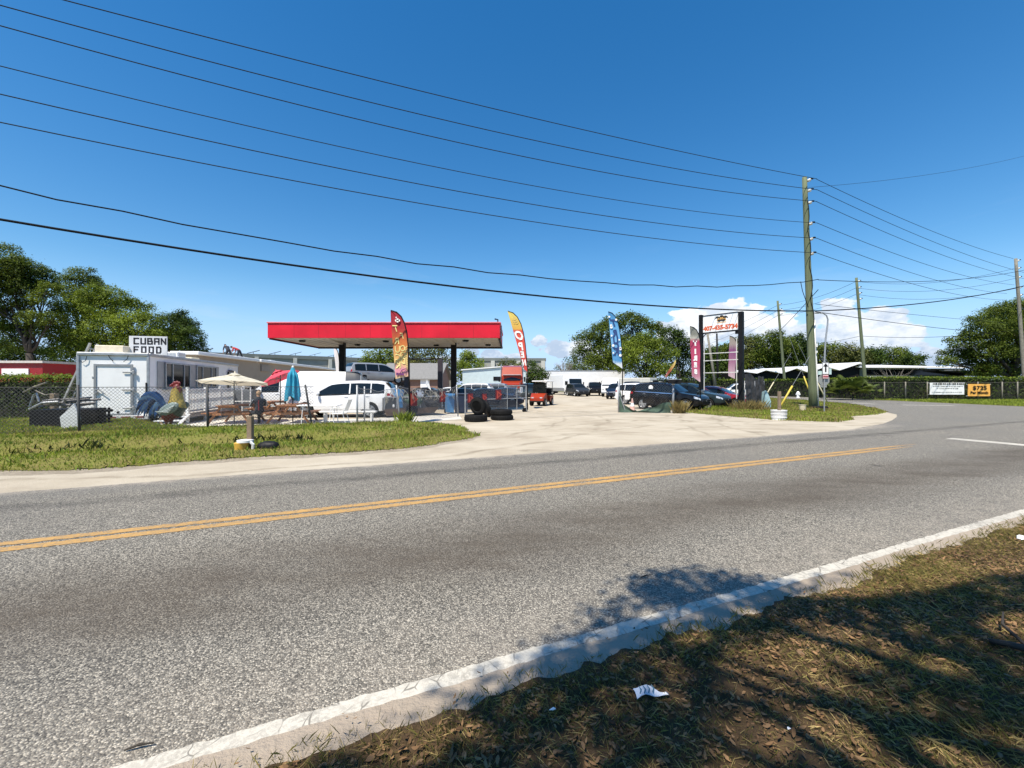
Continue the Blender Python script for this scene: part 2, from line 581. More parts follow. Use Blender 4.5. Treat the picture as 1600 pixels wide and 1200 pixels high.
def relief_sheet(name, poly, cell, hf, m, z0):
 """uneven ground inside an outline"""
 xs = np.array([p[0] for p in poly])
 ys = np.array([p[1] for p in poly])
 nx = int((xs.max() - xs.min()) / cell) + 2
 ny = int((ys.max() - ys.min()) / cell) + 2
 gx, gy = np.meshgrid(np.arange(nx) * cell + xs.min(), np.arange(ny) * cell + ys.min())
 X, Y = gx.ravel(), gy.ravel()
 ins = inpoly(X, Y, poly)
 Z = z0 + hf(X, Y) * 1.0
 idx = np.full(len(X), -1)
 idx[ins] = np.arange(ins.sum())
 idx = idx.reshape(ny, nx)
 a, b, c, d = idx[:-1, :-1], idx[:-1, 1:], idx[1:, 1:], idx[1:, :-1]
 ok = (a >= 0) & (b >= 0) & (c >= 0) & (d >= 0)
 fs = np.stack([a[ok], b[ok], c[ok], d[ok]], 1)
 mb = MB()
 mb.v = [tuple(q) for q in np.stack([X[ins], Y[ins], Z[ins]], 1).tolist()]
 mb.f = [tuple(q) for q in fs.tolist()]
 mb.m = [0] * len(mb.f)
 return mb.build(name, m, smooth=180, fix=False)
def blades(name, poly, n, hf, z0, h, w, m, lean=0.5, patch=(0.8, 0.35), parent=None, keep=None):
 """n grass blades inside an outline (bent, three-cornered leaves in two pieces)"""
 xs = [p[0] for p in poly]
 ys = [p[1] for p in poly]
 X = RNG.uniform(min(xs), max(xs), n * 4)
 Y = RNG.uniform(min(ys), max(ys), n * 4)
 ok = inpoly(X, Y, poly)
 ok &= vnoise(X, Y, patch[0], 3) + RNG.uniform(-.3, .3, len(X)) > patch[1]
 if keep is not None:
  ok &= keep(X, Y)
 X, Y = X[ok][:n], Y[ok][:n]
 k = len(X)
 Z = z0 + hf(X, Y) - 0.01
 H = RNG.uniform(h[0], h[1], k) * (0.55 + 0.9 * vnoise(X, Y, 1.3, 5))
 W = RNG.uniform(w[0], w[1], k)
 az = RNG.uniform(0, 2 * np.pi, k)
 la = RNG.uniform(0, 2 * np.pi, k)
 L = RNG.uniform(0.15, 1.0, k) * lean * H
 wx, wy = np.cos(az) * W / 2, np.sin(az) * W / 2
 lx, ly = np.cos(la) * L, np.sin(la) * L
 V = np.zeros((k, 4, 3))
 V[:, 0] = np.stack([X - wx, Y - wy, Z], 1)
 V[:, 1] = np.stack([X + wx, Y + wy, Z], 1)
 V[:, 2] = np.stack([X + lx * .45 + wx * .7, Y + ly * .45 + wy * .7, Z + H * .62], 1)
 V[:, 3] = np.stack([X + lx, Y + ly, Z + H], 1)
 return np_mesh(name, V.reshape(-1, 3), 4, m, parent)
def leaf_quads(C, Nrm, size):
 """diamond leaves at C facing roughly Nrm"""
 n = len(C)
 r = RNG.normal(size=(n, 3))
 N = Nrm + 0.9 * r / np.linalg.norm(r, axis=1, keepdims=True)
 N /= np.linalg.norm(N, axis=1, keepdims=True) + 1e-9
 a = np.cross(N, RNG.normal(size=(n, 3)))
 a /= np.linalg.norm(a, axis=1, keepdims=True) + 1e-9
 b = np.cross(N, a)
 L = (size * RNG.uniform(0.6, 1.35, n))[:, None]
 V = np.zeros((n, 4, 3))
 V[:, 0] = C - a * L * .5
 V[:, 1] = C + b * L * .3 + a * L * .05 + N * L * .06
 V[:, 2] = C + a * L * .5
 V[:, 3] = C - b * L * .3 + a * L * .05 + N * L * .06
 return V.reshape(-1, 3)
def crown_points(blobs, leaf, dens=1.0, per=7, shell=0.5):
 """blobs: (x, y, z, rx, ry, rz)"""
 PS, NS = [], []
 for (x, y, z, rx, ry, rz) in blobs:
  r = (rx * ry * rz) ** (1 / 3)
  n = int(dens * 5.2 * math.pi * r * r / (leaf * leaf * .6) / per) + 4
  d = RNG.normal(size=(n, 3))
  d /= np.linalg.norm(d, axis=1, keepdims=True)
  d[:, 2] = np.where(d[:, 2] < -.55, -d[:, 2], d[:, 2])
  lob = 0.78 + 0.42 * vnoise(d[:, 0] * 2 + x, d[:, 1] * 2 + d[:, 2] * 1.7 + y, 1.6, 2)
  rad = lob * (shell + (1 - shell) * RNG.uniform(0, 1, n) ** .6)
  c = d * rad[:, None] * np.array([rx, ry, rz]) + np.array([x, y, z])
  c = np.repeat(c, per, 0) + RNG.normal(size=(n * per, 3)) * leaf * .95
  PS.append(c)
  NS.append(np.repeat(d, per, 0) * .8 + np.array([0, 0, .55]))
 return np.concatenate(PS), np.concatenate(NS)
def limb_pts(a, b, sag, k=6, wob=0.12):
 a, b = Vector(a), Vector(b)
 L = (b - a).length
 out = []
 for i in range(k + 1):
  t = i / k
  p = a.lerp(b, t)
  p.z += math.sin(math.pi * t) * sag
  if 0 < i < k:
   p += Vector((random.uniform(-1, 1), random.uniform(-1, 1), random.uniform(-.5, .5))) * wob * L * .25
  out.append(p)
 return out
def tree(name, label, Y, base_u, blobs, lm, tr, leaf=None, dens=1.0, group=None, fork=0.35, squash=0.85, cat='tree', depth=1.0, trunkmat=None):
 """blobs as seen from where the photo was taken: (u, v, radius px[, metres nearer or farther])"""
 bx = (base_u - CX) * Y / F
 W = []
 for b in blobs:
  u, v, r = b[:3]
  dy = b[3] if len(b) > 3 else random.uniform(-1, 1) * r * Y / F * .8
  c = P(u, v, Y + dy)
  R = r * Y / F
  W.append((c.x - bx, c.y - Y, c.z, R, R * depth, R * squash))
 for w_ in list(W):                       # outlying sprays that break the outline
  for _ in range(3):
   a, b = random.uniform(0, 2 * math.pi), random.uniform(-.5, 1)
   k = w_[3] * random.uniform(.16, .30)
   W.append((w_[0] + math.cos(a) * w_[3] * .98, w_[1] + math.sin(a) * w_[4] * .8, w_[2] + b * w_[5] * .98, k * 1.5, k * 1.5, k * .7))
 nb = len(blobs)
 t = thing(name, label, cat, (bx, Y, 0), 0, group)
 lf = (leaf or Y * 0.0062) * .80
 C, N = crown_points(W, lf, dens)
 np_mesh('crown', leaf_quads(C, N, lf), 4, lm, t)
 mb = MB()
 zs = min(w[2] - w[5] for w in W[:nb])
 top = max(w[2] for w in W[:nb])
 fz = max(0.8, zs * 0.6 + fork * (top - zs) * .5)
 cxm = sum(w[0] for w in W[:nb]) / nb * .35
 fk = Vector((cxm * .5, 0, fz))
 mb.tube(limb_pts((0, 0, -.1), fk, 0, 5, .1), [tr * 1.35, tr * 1.05, tr, tr * .95, tr * .9, tr * .85], 8)
 for w in W[:nb]:
  c = Vector(w[:3])
  mid = fk.lerp(c, .55) + Vector((0, 0, abs(c.z - fk.z) * .12))
  q = limb_pts(fk, c, 0.15 * w[3], 6, .22)
  mb.tube(q, [tr * .42 * (1 - .88 * i / 6) for i in range(7)], 6)
  for k in range(3):
   dv = Vector((random.uniform(-1, 1) * w[3], random.uniform(-1, 1) * w[4], random.uniform(-.4, 1) * w[5])) * .75
   mb.tube(limb_pts(q[3 + k % 3], c + dv, .05, 4, .25), [tr * .15, tr * .12, tr * .09, tr * .06, tr * .03], 5)
 mb.build('trunk', trunkmat or MATS['bark'], t, smooth=180)
 return t
def box_leaves(x0, x1, y0, y1, z0, z1, leaf, dens=1.0, rnd=0.15, faces='XYZ'):
 """leaf positions over a clipped hedge box: front, ends and top"""
 PS, NS = [], []
 for nrm, A in (((0, -1, 0), (x1 - x0) * (z1 - z0)), ((0, 0, 1), (x1 - x0) * (y1 - y0)), ((-1, 0, 0), (y1 - y0) * (z1 - z0)), ((1, 0, 0), (y1 - y0) * (z1 - z0)), ((0, 1, 0), (x1 - x0) * (z1 - z0) * .5)):
  n = int(A * dens / (leaf * leaf * .55))
  p = np.stack([RNG.uniform(x0, x1, n), RNG.uniform(y0, y1, n), RNG.uniform(z0, z1, n)], 1)
  if nrm[1] == -1:
   p[:, 1] = y0
  if nrm[1] == 1:
   p[:, 1] = y1
  if nrm[2] == 1:
   p[:, 2] = z1 + 0.12 * (vnoise(p[:, 0], p[:, 1], 1.5, 4) - .5)
  if nrm[0] == -1:
   p[:, 0] = x0
  if nrm[0] == 1:
   p[:, 0] = x1
  p += RNG.normal(size=p.shape) * rnd * .6
  p -= np.array(nrm) * np.abs(RNG.normal(size=(n, 1))) * rnd
  PS.append(p)
  NS.append(np.tile(np.array(nrm, float), (n, 1)))
 return np.concatenate(PS), np.concatenate(NS)
cam = bpy.data.cameras.new('camera')
cam.sensor_width = 36
cam.lens = 36 * F / 1600
cam.clip_end = 3000
cam.clip_start = 0.05
camo = bpy.data.objects.new('camera', cam)
COL.objects.link(camo)
camo.location = (0, 0, EYE)
camo.rotation_euler = (math.radians(90), 0, 0)
scene.camera = camo
SUN_EL = math.radians(60)
SUN_H = Vector((-0.50, -0.866, 0)).normalized()          # the sun stands behind the photographer's left shoulder
SUNV = (SUN_H * math.cos(SUN_EL) + Vector((0, 0, math.sin(SUN_EL)))).normalized()
sl = bpy.data.lights.new('sun', 'SUN')
sl.energy = 5.0
sl.angle = math.radians(0.53)
sl.color = (1.0, 0.925, 0.80)
so = bpy.data.objects.new('sun', sl)
COL.objects.link(so)
so.rotation_euler = SUNV.to_track_quat('Z', 'Y').to_euler()
so.location = (-20, -40, 60)
w = bpy.data.worlds.new('World')
scene.world = w
w.use_nodes = True
t = NT(w.node_tree)
for nd in list(w.node_tree.nodes):
 w.node_tree.nodes.remove(nd)
wo = t.n('ShaderNodeOutputWorld')
bg = t.n('ShaderNodeBackground')
bg.inputs[1].default_value = 0.088
w.node_tree.links.new(bg.outputs[0], wo.inputs[0])
sky = t.n('ShaderNodeTexSky', sky_type='NISHITA')
sky.sun_disc = False
sky.sun_elevation = SUN_EL
sky.sun_rotation = math.atan2(SUN_H.x, SUN_H.y)
sky.air_density = 1.15
sky.dust_density = 0.15
sky.ozone_density = 2.6
hsv = t.n('ShaderNodeHueSaturation')
hsv.inputs['Saturation'].default_value = 1.38
hsv.inputs['Value'].default_value = 1.28
w.node_tree.links.new(sky.outputs[0], hsv.inputs['Color'])
tc = t.n('ShaderNodeTexCoord')
sp = t.n('ShaderNodeSeparateXYZ')
w.node_tree.links.new(tc.outputs['Generated'], sp.inputs[0])
az = t.math('ARCTAN2', sp.outputs[0], sp.outputs[1])
el = t.math('ARCSINE', sp.outputs[2])
cmb = t.n('ShaderNodeCombineXYZ')
w.node_tree.links.new(az, cmb.inputs[0])
w.node_tree.links.new(t.math('MULTIPLY', el, 1.5), cmb.inputs[1])
cv = cmb.outputs[0]
def dirn(u, v):
 x, y, z = (u - CX) / F, 1.0, -(v - CY) / F
 return math.atan2(x, y), math.asin(z / math.sqrt(x * x + y * y + z * z))
CUM = [(1105, 512, 85, 34), (1140, 488, 50, 22), (1060, 520, 42, 22), (1195, 520, 70, 28), (1240, 535, 50, 24), (1305, 492, 45, 28), (1340, 520, 80, 34), (1385, 500, 40, 24),
       (1400, 530, 50, 24), (868, 545, 34, 16), (842, 533, 16, 11), (905, 545, 26, 18), (930, 560, 40, 20), (770, 556, 26, 10), (738, 550, 14, 8), (800, 560, 30, 8), (1450, 560, 40, 18), (1180, 560, 110, 22), (1330, 560, 110, 24),
       (1510, 545, 26, 7), (1020, 545, 30, 16), (330, 560, 40, 9), (700, 565, 40, 9)]
dens = None
hi = None
for (u, v, ru, rv) in CUM:
 a0, e0 = dirn(u, v)
 a1 = dirn(u + ru, v)[0] - a0
 e1 = abs(dirn(u, v - rv)[1] - e0)
 dx = t.math('DIVIDE', t.math('SUBTRACT', az, a0), a1 * 1.15)
 dy = t.math('DIVIDE', t.math('SUBTRACT', el, e0), e1 * 1.15)
 d2 = t.math('ADD', t.math('MULTIPLY', dx, dx), t.math('MULTIPLY', dy, dy))
 g = t.math('SUBTRACT', 1.0, t.math('SQRT', d2))
 dens = g if dens is None else t.math('SMOOTH_MAX', dens, g, 0.15)
n1 = t.noise(cv, 30, 9, 0.62)
n2 = t.noise(cv, 12, 4, 0.5)
vo = t.n('ShaderNodeTexVoronoi', feature='SMOOTH_F1')
vo.inputs['Scale'].default_value = 40
w.node_tree.links.new(cv, vo.inputs['Vector'])
puff = t.math('MULTIPLY', t.math('SUBTRACT', 0.5, vo.outputs['Distance']), 0.7)
body = t.math('ADD', t.math('ADD', dens, t.math('MULTIPLY', t.math('SUBTRACT', n1, 0.5), 1.0)), t.math('ADD', puff, t.math('MULTIPLY', t.math('SUBTRACT', n2, 0.5), 0.8)))
cl = t.mr(body, 0.17, 0.31, 0, 1, True)
thick = t.mr(t.math('SUBTRACT', n2, t.math('MULTIPLY', t.math('SUBTRACT', n1, 0.5), 0.9)), 0.36, 0.64, 1, 0)
low = t.mr(el, 0.045, 0.15, 0.8, 0.0)
shade = t.math('MULTIPLY', t.math('ADD', t.math('MULTIPLY', thick, 0.75), low), 0.85, clamp=True)
ccol = t.mix(shade, (10.0, 10.0, 9.9), (4.2, 5.2, 6.7))
wis = t.math('MULTIPLY', t.mr(t.noise(stretch(t, cv, 1.0, 3.2, 0.2), 3.1, 7, 0.6, 0.5), 0.56, 0.8), t.mr(el, 0.02, 0.35, 0.35, 0.0))
hor = t.mix(t.mr(el, 0.0, 0.24, 0.8, 0.0, True), hsv.outputs[0], (3.3, 5.3, 9.3))
c1 = t.mix(wis, hor, (6.0, 6.8, 7.8))
c2 = t.mix(t.math('MULTIPLY', cl, 0.96), c1, ccol)
w.node_tree.links.new(c2, bg.inputs[0])
scene.view_settings.view_transform = 'Standard'
scene.view_settings.look = 'None'
scene.view_settings.gamma = 1
scene.view_settings.exposure = 0.52
scene.render.engine = 'CYCLES'
scene.cycles.use_denoising = True
scene.cycles.use_adaptive_sampling = False
scene.cycles.sample_clamp_indirect = 6
scene.cycles.max_bounces = 6
scene.cycles.transparent_max_bounces = 6
M_ASPH = mat_asphalt('asphalt main')
M_ASPH2 = mat_asphalt('asphalt side', False)
M_YEL = mat_paint_line('yellow road paint', (0.50, 0.29, 0.09), 1.0)
M_WHT = mat_paint_line('white road paint', (0.56, 0.52, 0.44), .75)
M_SAND = mat_sand('pale sand')
M_DIRT = mat_ground('dry dirt', (0.27, 0.225, 0.165), (0.36, 0.31, 0.24), (0.42, 0.365, 0.285), 2.5)
M_SAND2 = mat_sand('sandy edge', True)
M_GRD = mat_ground('rough grass', (0.16, 0.135, 0.05), (0.12, 0.14, 0.035), (0.07, 0.10, 0.02))
M_VERGE = mat_ground('verge turf', (0.22, 0.17, 0.07), (0.20, 0.20, 0.05), (0.10, 0.13, 0.025), 1.2)
M_SOIL = mat_ground('leafy soil', (0.13, 0.085, 0.048), (0.085, 0.056, 0.03), (0.17, 0.12, 0.075), 2.2)
mat('bark', (0.042, 0.034, 0.026), 0.9, bump=0.8, bscale=12, var=0.3)
mat('palebark', (0.22, 0.195, 0.16), 0.9, bump=0.6, bscale=14, var=0.3)
L_OAK = mat_leaf('oak leaves', (0.016, 0.034, 0.006), (0.17, 0.215, 0.03))
L_DARK = mat_leaf('dark oak leaves', (0.012, 0.028, 0.006), (0.085, 0.13, 0.018), 0.22)
L_LIME = mat_leaf('fresh leaves', (0.03, 0.055, 0.008), (0.25, 0.31, 0.04), 0.35)
L_OLIVE = mat_leaf('olive leaves', (0.03, 0.042, 0.012), (0.16, 0.17, 0.045), 0.25)
L_HEDGE = mat_leaf('hedge leaves', (0.008, 0.018, 0.004), (0.075, 0.11, 0.018), 0.15, 1.5)
L_HEDGETOP = mat_leaf('hedge top leaves', (0.06, 0.10, 0.012), (0.22, 0.27, 0.035), 0.35, 1.5)  # lighter leaves laid over the hedge tops
L_GRASS = mat_leaf('grass blades', (0.045, 0.085, 0.012), (0.37, 0.42, 0.065), 0.3, 0.9, 0.6)
L_GRASSB = mat_leaf('broad weeds', (0.08, 0.13, 0.02), (0.34, 0.42, 0.08), 0.3, 1.4, 0.5)
L_DITCHSHADE = mat_leaf('ditch weeds with shade', (0.004, 0.008, 0.002), (0.03, 0.045, 0.010), 0.15, 1.4, 0.6)  # weeds coloured near black, the ditch's shade is put into their colour
L_DRY = mat_leaf('dry grass blades', (0.10, 0.075, 0.03), (0.34, 0.27, 0.11), 0.25, 2.0, 0.7)
L_MIXG = mat_leaf('thin shaded grass', (0.05, 0.055, 0.014), (0.33, 0.28, 0.09), 0.25, 2.5, 0.7)
L_LITTER = mat_leaf('fallen leaves', (0.026, 0.013, 0.007), (0.34, 0.20, 0.095), 0.1, 4.0, 0.5)
L_STRAW = mat_leaf('dry straw', (0.10, 0.075, 0.028), (0.56, 0.42, 0.18), 0.2, 3.0, 0.6)
M_WHITE = mat('white enamel', (0.78, 0.79, 0.79), 0.4, var=0.04, dirt=0.10)
M_CLEANW = mat('clean white', (0.80, 0.80, 0.79), 0.45, var=0.03)
M_PLW = mat('white plastic', (0.75, 0.75, 0.73), 0.45, var=0.05, dirt=0.15)
M_STEEL = mat('dull steel', (0.42, 0.43, 0.44), 0.45, 0.6, var=0.15)
M_GALV = mat('galvanised steel', (0.33, 0.34, 0.35), 0.5, 0.4, var=0.2, scale=20)
M_WIRE = mat('fence wire', (0.30, 0.30, 0.31), 0.5, 0.5)
M_WIRED = mat('weathered fence wire', (0.10, 0.10, 0.10), 0.6, 0.3)
M_BLACK = mat('black steel', (0.008, 0.008, 0.009), 0.55, var=0.25, spec=.2)
M_CABLE = mat('black cable', (0.008, 0.008, 0.009), 0.8, spec=.1)
M_ALU = mat('bare conductor', (0.03, 0.035, 0.04), 0.9, spec=.1)
M_RUB = mat('tyre rubber', (0.011, 0.011, 0.011), 0.8, spec=.2, var=0.3, scale=14, bump=0.3)
M_GLASS = mat('dark glass', (0.008, 0.011, 0.012), 0.04, var=0.2, spec=0.45)
M_PANE = mat('tinted pane', (0.008, 0.008, 0.009), 0.08, var=0.3)
M_CHROME = mat('chrome', (0.65, 0.66, 0.67), 0.18, 0.9, var=0.05)
M_ALLOY = mat('alloy wheel', (0.48, 0.49, 0.50), 0.3, 0.7, var=0.08)
M_PLAST = mat('black trim', (0.010, 0.010, 0.011), 0.65, var=0.2, spec=.2)
M_LAMP = mat('clear lamp', (0.62, 0.64, 0.66), 0.12, 0.3, var=0.1, scale=30)
M_TAIL = mat('red lamp', (0.30, 0.012, 0.014), 0.15, var=0.2, scale=25)
M_PLATE = mat('plate', (0.7, 0.7, 0.68), 0.5)
M_WOOD = mat('picnic wood', (0.30, 0.135, 0.06), 0.6, var=0.3, scale=9, bump=0.3)
M_GWOOD = mat('grey wood', (0.20, 0.145, 0.095), 0.85, var=0.25, scale=7, bump=0.4)
M_POLE = None
M_RED = mat('canopy red', (0.60, 0.013, 0.032), 0.5, spec=.25, var=0.13, scale=0.9, dirt=0.05)
M_SOFFIT = mat('canopy soffit', (0.42, 0.37, 0.30), 0.6, var=0.08, scale=1.5, dirt=0.3)
M_DKCOL = mat('dark column', (0.009, 0.008, 0.008), 0.6, var=0.25, spec=.2)
M_CONC = mat('concrete', (0.40, 0.385, 0.355), 0.85, var=0.14, scale=1.2, bump=0.3, dirt=0.35)
M_CONCG = mat('grey concrete panel', (0.30, 0.295, 0.275), 0.85, var=0.12, scale=0.5, bump=0.2, dirt=0.3)
M_PILA = mat('pale pilaster', (0.52, 0.51, 0.47), 0.8, var=0.1, dirt=0.25)
M_TAN = mat('tan render', (0.36, 0.29, 0.215), 0.8, var=0.06, scale=1.0, dirt=0.2)
M_SLAB = mat('pale concrete apron', (0.60, 0.57, 0.50), 0.9, var=0.1, scale=2, dirt=0.35, bump=0.2)
M_SHRUST = mat_corrugated('red sheet metal', (0.36, 0.025, 0.03), 0, 30)
M_BLUEWALL = mat('pale blue sheet wall', (0.50, 0.60, 0.62), 0.55, var=0.06, scale=2, dirt=0.12)
M_ROOFG = mat('grey shingles', (0.20, 0.195, 0.185), 0.9, var=0.2, scale=8, bump=0.4)
M_BRICK = mat('brown brick', (0.22, 0.13, 0.10), 0.85, var=0.25, scale=12)
M_BEIGE = mat('beige wall', (0.58, 0.47, 0.33), 0.8, var=0.08)
M_CREAM = mat_grad('cream cloth', [(0, (0.74, 0.68, 0.52)), (1, (0.76, 0.71, 0.57))], 1.5, 2.2, .8)
M_PINK = mat_grad('coral red cloth', [(0, (0.66, 0.07, 0.11)), (1, (0.68, 0.09, 0.13))], 1.5, 2.2, .8)
M_TEAL = mat('turquoise cloth', (0.03, 0.30, 0.44), 0.8, var=0.12, scale=12)
M_LADDER = mat('aluminium ladder', (0.34, 0.33, 0.31), 0.5, 0.4, var=0.2)
M_TARP = mat('black tarp', (0.008, 0.008, 0.010), 0.55, spec=.25, var=0.4, scale=4, bump=0.6, bscale=6)
M_SCREEN = mat('tattered screen', (0.05, 0.05, 0.056), 0.8, var=0.5, scale=5)
M_GREENSC = mat('green mesh screen', (0.05, 0.085, 0.06), 0.8, var=0.35, scale=5)
M_ORANGE = mat('orange paint', (0.32, 0.032, 0.007), 0.45, spec=.3, var=0.12, coat=0.4)
M_BLUEBIN = mat('blue plastic', (0.05, 0.20, 0.42), 0.5, var=0.15)
M_NAVY = mat('navy plastic', (0.012, 0.022, 0.05), 0.5, var=0.2)
M_YELG = mat('yellow guard', (0.60, 0.46, 0.07), 0.5, var=0.12)
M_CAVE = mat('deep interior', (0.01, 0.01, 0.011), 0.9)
mp_, tp, bsp, _ = custom('treated pole')
ps_ = tp.n('ShaderNodeTexCoord').outputs['Object']
mpn = tp.n('ShaderNodeMapping')
mpn.inputs['Scale'].default_value = (14, 14, 0.7)
mp_.node_tree.links.new(ps_, mpn.inputs['Vector'])
gr = tp.noise(mpn.outputs[0], 1.0, 6, 0.65)
pc = tp.ramp(gr, [(0.3, (0.075, 0.09, 0.05)), (0.6, (0.14, 0.165, 0.09)), (0.8, (0.20, 0.20, 0.13))])
mp_.node_tree.links.new(pc, bsp.inputs['Base Color'])
bsp.inputs['Roughness'].default_value = 0.9
mp_.node_tree.links.new(tp.bump(gr, 0.6, 0.02), bsp.inputs['Normal'])
M_POLE = mp_
M_OLDP = mat('old grey pole', (0.20, 0.185, 0.15), 0.9, var=0.25, scale=6, bump=0.4)
def slab(name, poly, z, m, kind='structure', cuts=0):
 """one flat outline at height z"""
 bm = bmesh.new()
 vs = [bm.verts.new((x, y, z)) for x, y in poly]
 f = bm.faces.new(vs)
 if f.normal.z < 0:
  f.normal_flip()
 bm.normal_update()
 if bm.faces[:][0].normal.z < 0:
  bmesh.ops.reverse_faces(bm, faces=bm.faces[:])
 me = bpy.data.meshes.new(name)
 bm.to_mesh(me)
 bm.free()
 me.materials.append(m)
 o = bpy.data.objects.new(name, me)
 COL.objects.link(o)
 tag(o, kind=kind)
 return o
def wobble(poly, amp, step):
 """breaks straight edges into slightly uneven ones"""
 out = []
 n = len(poly)
 for i in range(n):
  a, b = Vector(poly[i]), Vector(poly[(i + 1) % n])
  k = max(1, int((b - a).length / step))
  for j in range(k):
   p = a.lerp(b, j / k)
   if 0 < j:
    p += Vector((noise.noise(Vector((p.x * .9, p.y * .9, 3.1))), noise.noise(Vector((p.x * .9, p.y * .9, 7.7))))) * amp
   out.append((p.x, p.y))
 return out
def RO(x, off):
 """a point on the line parallel to the main road with the given offset"""
 return (x, off + SL * x)
slab('ground', [(-700, -300), (700, -300), (700, 900), (-700, 900)], 0.0, M_GRD)
lot = [RO(-90, 8.9), RO(23.5, 8.9), (24.6, 21.6), (25.5, 23.6), (23.6, 25.2), (22.6, 25.9), (17, 27), (15.5, 30), (19, 46), (24, 72), (24, 82), (-28, 82), (-28, 30), (-34, 20), (-60, -8)]
slab('sand_lot', wobble(lot, .35, 2.0), 0.004, M_SAND)
slab('road', [RO(-160, 2.05), RO(160, 2.05), RO(160, 9.2), RO(30, 9.2), RO(-160, 9.2)] if False else
     [RO(-160, 1.98), RO(160, 1.98), RO(160, 9.2), RO(37.5, 9.2), (36.4, 27.0), (36.0, 30), (36.2, 38), (37.0, 57), (37.5, 90), (31.5, 90), (29.6, 48), (28.6, 36.6), (27.0, 32), (24.4, 27.9), (22.4, 25), (21.2, 23.2), (20.1, 21.4), (18.5, 19.7), (16.7, 18.0), (14.8, 16.35), RO(12.6, 9.45)] + [RO(x, 9.2 + .10 * noise.noise(Vector((x * .8, 2.2, 0)))) for x in np.arange(11.4, -60, -0.7)] + [RO(-160, 9.2)],
     0.010, M_ASPH)
def strip_line(name, off0, off1, x0, x1, z, m, amp=0.0):
 """a painted line along the road with slightly uneven edges"""
 mb = MB()
 xs = np.concatenate([np.arange(x0, -6, .3), np.arange(-6, min(x1, 11), .025), np.arange(11, x1 + .001, .3) if x1 > 11 else []])
 rows = [[], []]
 for x in xs:
  for k, o in enumerate((off0, off1)):
   j = amp * .3 * noise.noise(Vector((x * 4.1, o * 3, 1.0))) + amp * noise.noise(Vector((x * 19, o * 3, 5.0)))
   tp_ = min(1, max(.2, (x1 - x) / 1.8)) if x1 < 12 else 1
   rows[k].append(Vector((x, (off0 + off1) / 2 + (o - (off0 + off1) / 2 + j) * tp_ + SL * x, z)))
 mb.grid(rows)
 o = mb.build(name, m)
 tag(o, kind='structure')
 return o
strip_line('yellow_line', 5.955, 6.105, -40, 10.2, 0.014, M_YEL, 0.02)
strip_line('yellow_line', 6.175, 6.315, -40, 10.7, 0.014, M_YEL, 0.02)
strip_line('white_edge_line', 2.292, 2.408, -40, 60, 0.014, M_WHT, 0.017)
a = Vector((12.75, 11.95))
b = Vector((14.35, 8.3))
sd = (b - a).normalized()
sn = Vector((-sd.y, sd.x)) * .24
slab('stop_bar', [tuple(a - sn), tuple(b - sn), tuple(b + sn), tuple(a + sn)], 0.0145, M_WHT)
slab('stop_bar', [(29.4, 30.7), (32.5, 29.9), (32.6, 30.4), (29.5, 31.2)], 0.0145, M_WHT)
slab('stop_bar', [(28.3, 34.4), (28.9, 34.4), (28.9, 32.2), (28.4, 32.2)], 0.0147, M_WHT)
near_sand = [RO(-60, 2.25)] + [RO(x, 2.297 + .022 * noise.noise(Vector((x * 1.5, .3, 0))) + .016 * noise.noise(Vector((x * 14, .3, 0)))) for x in np.arange(-30, 30, .04)] + [RO(60, 2.25), RO(60, 0.8), RO(-60, 0.8)]
slab('sandy_edge', near_sand, 0.0175, M_SAND2)
def soil_edge(x):
 return 2.13 + .08 * noise.noise(Vector((x * 1.1, 4.4, 0))) + .05 * noise.noise(Vector((x * 4.0, 1.4, 0))) + .06 * noise.noise(Vector((x * 11, 2.4, 0))) + .02 * noise.noise(Vector((x * 31, 2.4, 0)))
soil_poly = [RO(x, soil_edge(x)) for x in np.arange(-9, 16, .15)] + [(16, -8), (-9, -9)]
def h_soil(x, y):
 d = distpoly(x, y, soil_poly)
 e = np.minimum(d / .5, 1)
 return e * (.05 * vnoise(x, y, 1.1, 1) + .025 * vnoise(x, y, 4.0, 2)) + .004 * vnoise(x, y, 12, 3)
mb = MB()
rows = []
for x in np.arange(-7, 14, .03):
 ds = np.array([-.02, 0, .03, .07, .12, .18, .25, .33, .42, .52, .65, .8, 1.0, 1.3, 1.7, 2.2, 3, 4, 5.5, 7])
 yy = soil_edge(x) + SL * x - ds
 zz = 0.019 + h_soil(np.full(len(ds), x), yy)
 rows.append([Vector((x, a, b if i else 0.012)) for i, (a, b) in enumerate(zip(yy, zz))])
mb.grid(rows)
o = mb.build('near_verge', M_SOIL, smooth=180)
tag(o, kind='structure')
v_px = [(-140, 742), (0, 738), (140, 735), (300, 722), (400, 715), (520, 709), (600, 704), (680, 696), (738, 686), (742, 678), (722, 668), (660, 664), (560, 668), (480, 672), (380, 674), (330, 676), (290, 674)]
vpoly = [(-24, 3.2)] + [tuple(G(u, v).xy) for u, v in v_px] + [(-13.0, 14.6), (-14.0, 16.2), (-19, 17), (-30, 14)]
vpoly = wobble(vpoly, .34, .4)
slab('dirt_edge', wobble([(x + .05, y - .34) for x, y in vpoly[1:-4]] + [(-14, 16)], .2, .3), 0.0052, M_DIRT)
def h_verge(x, y):
 d = distpoly(x, y, vpoly)
 e = np.minimum(d / .7, 1)
 off = y - SL * x
 ditch = np.exp(-((off - 13.32 - .3 * vnoise(x, y, .5, 6)) / .26) ** 2)
 bank = 1 / (1 + np.exp(-(off - 13.62 - .3 * vnoise(x, y, .5, 6)) * 9))
 fade = np.clip((-1.5 - x) / 4, 0, 1)
 return e * (.07 + .06 * vnoise(x, y, 1.2, 1) + fade * (.17 * bank - .10 * ditch))
o = relief_sheet('grass_verge', vpoly, 0.14, h_verge, M_VERGE, 0.006)
tag(o, kind='structure')
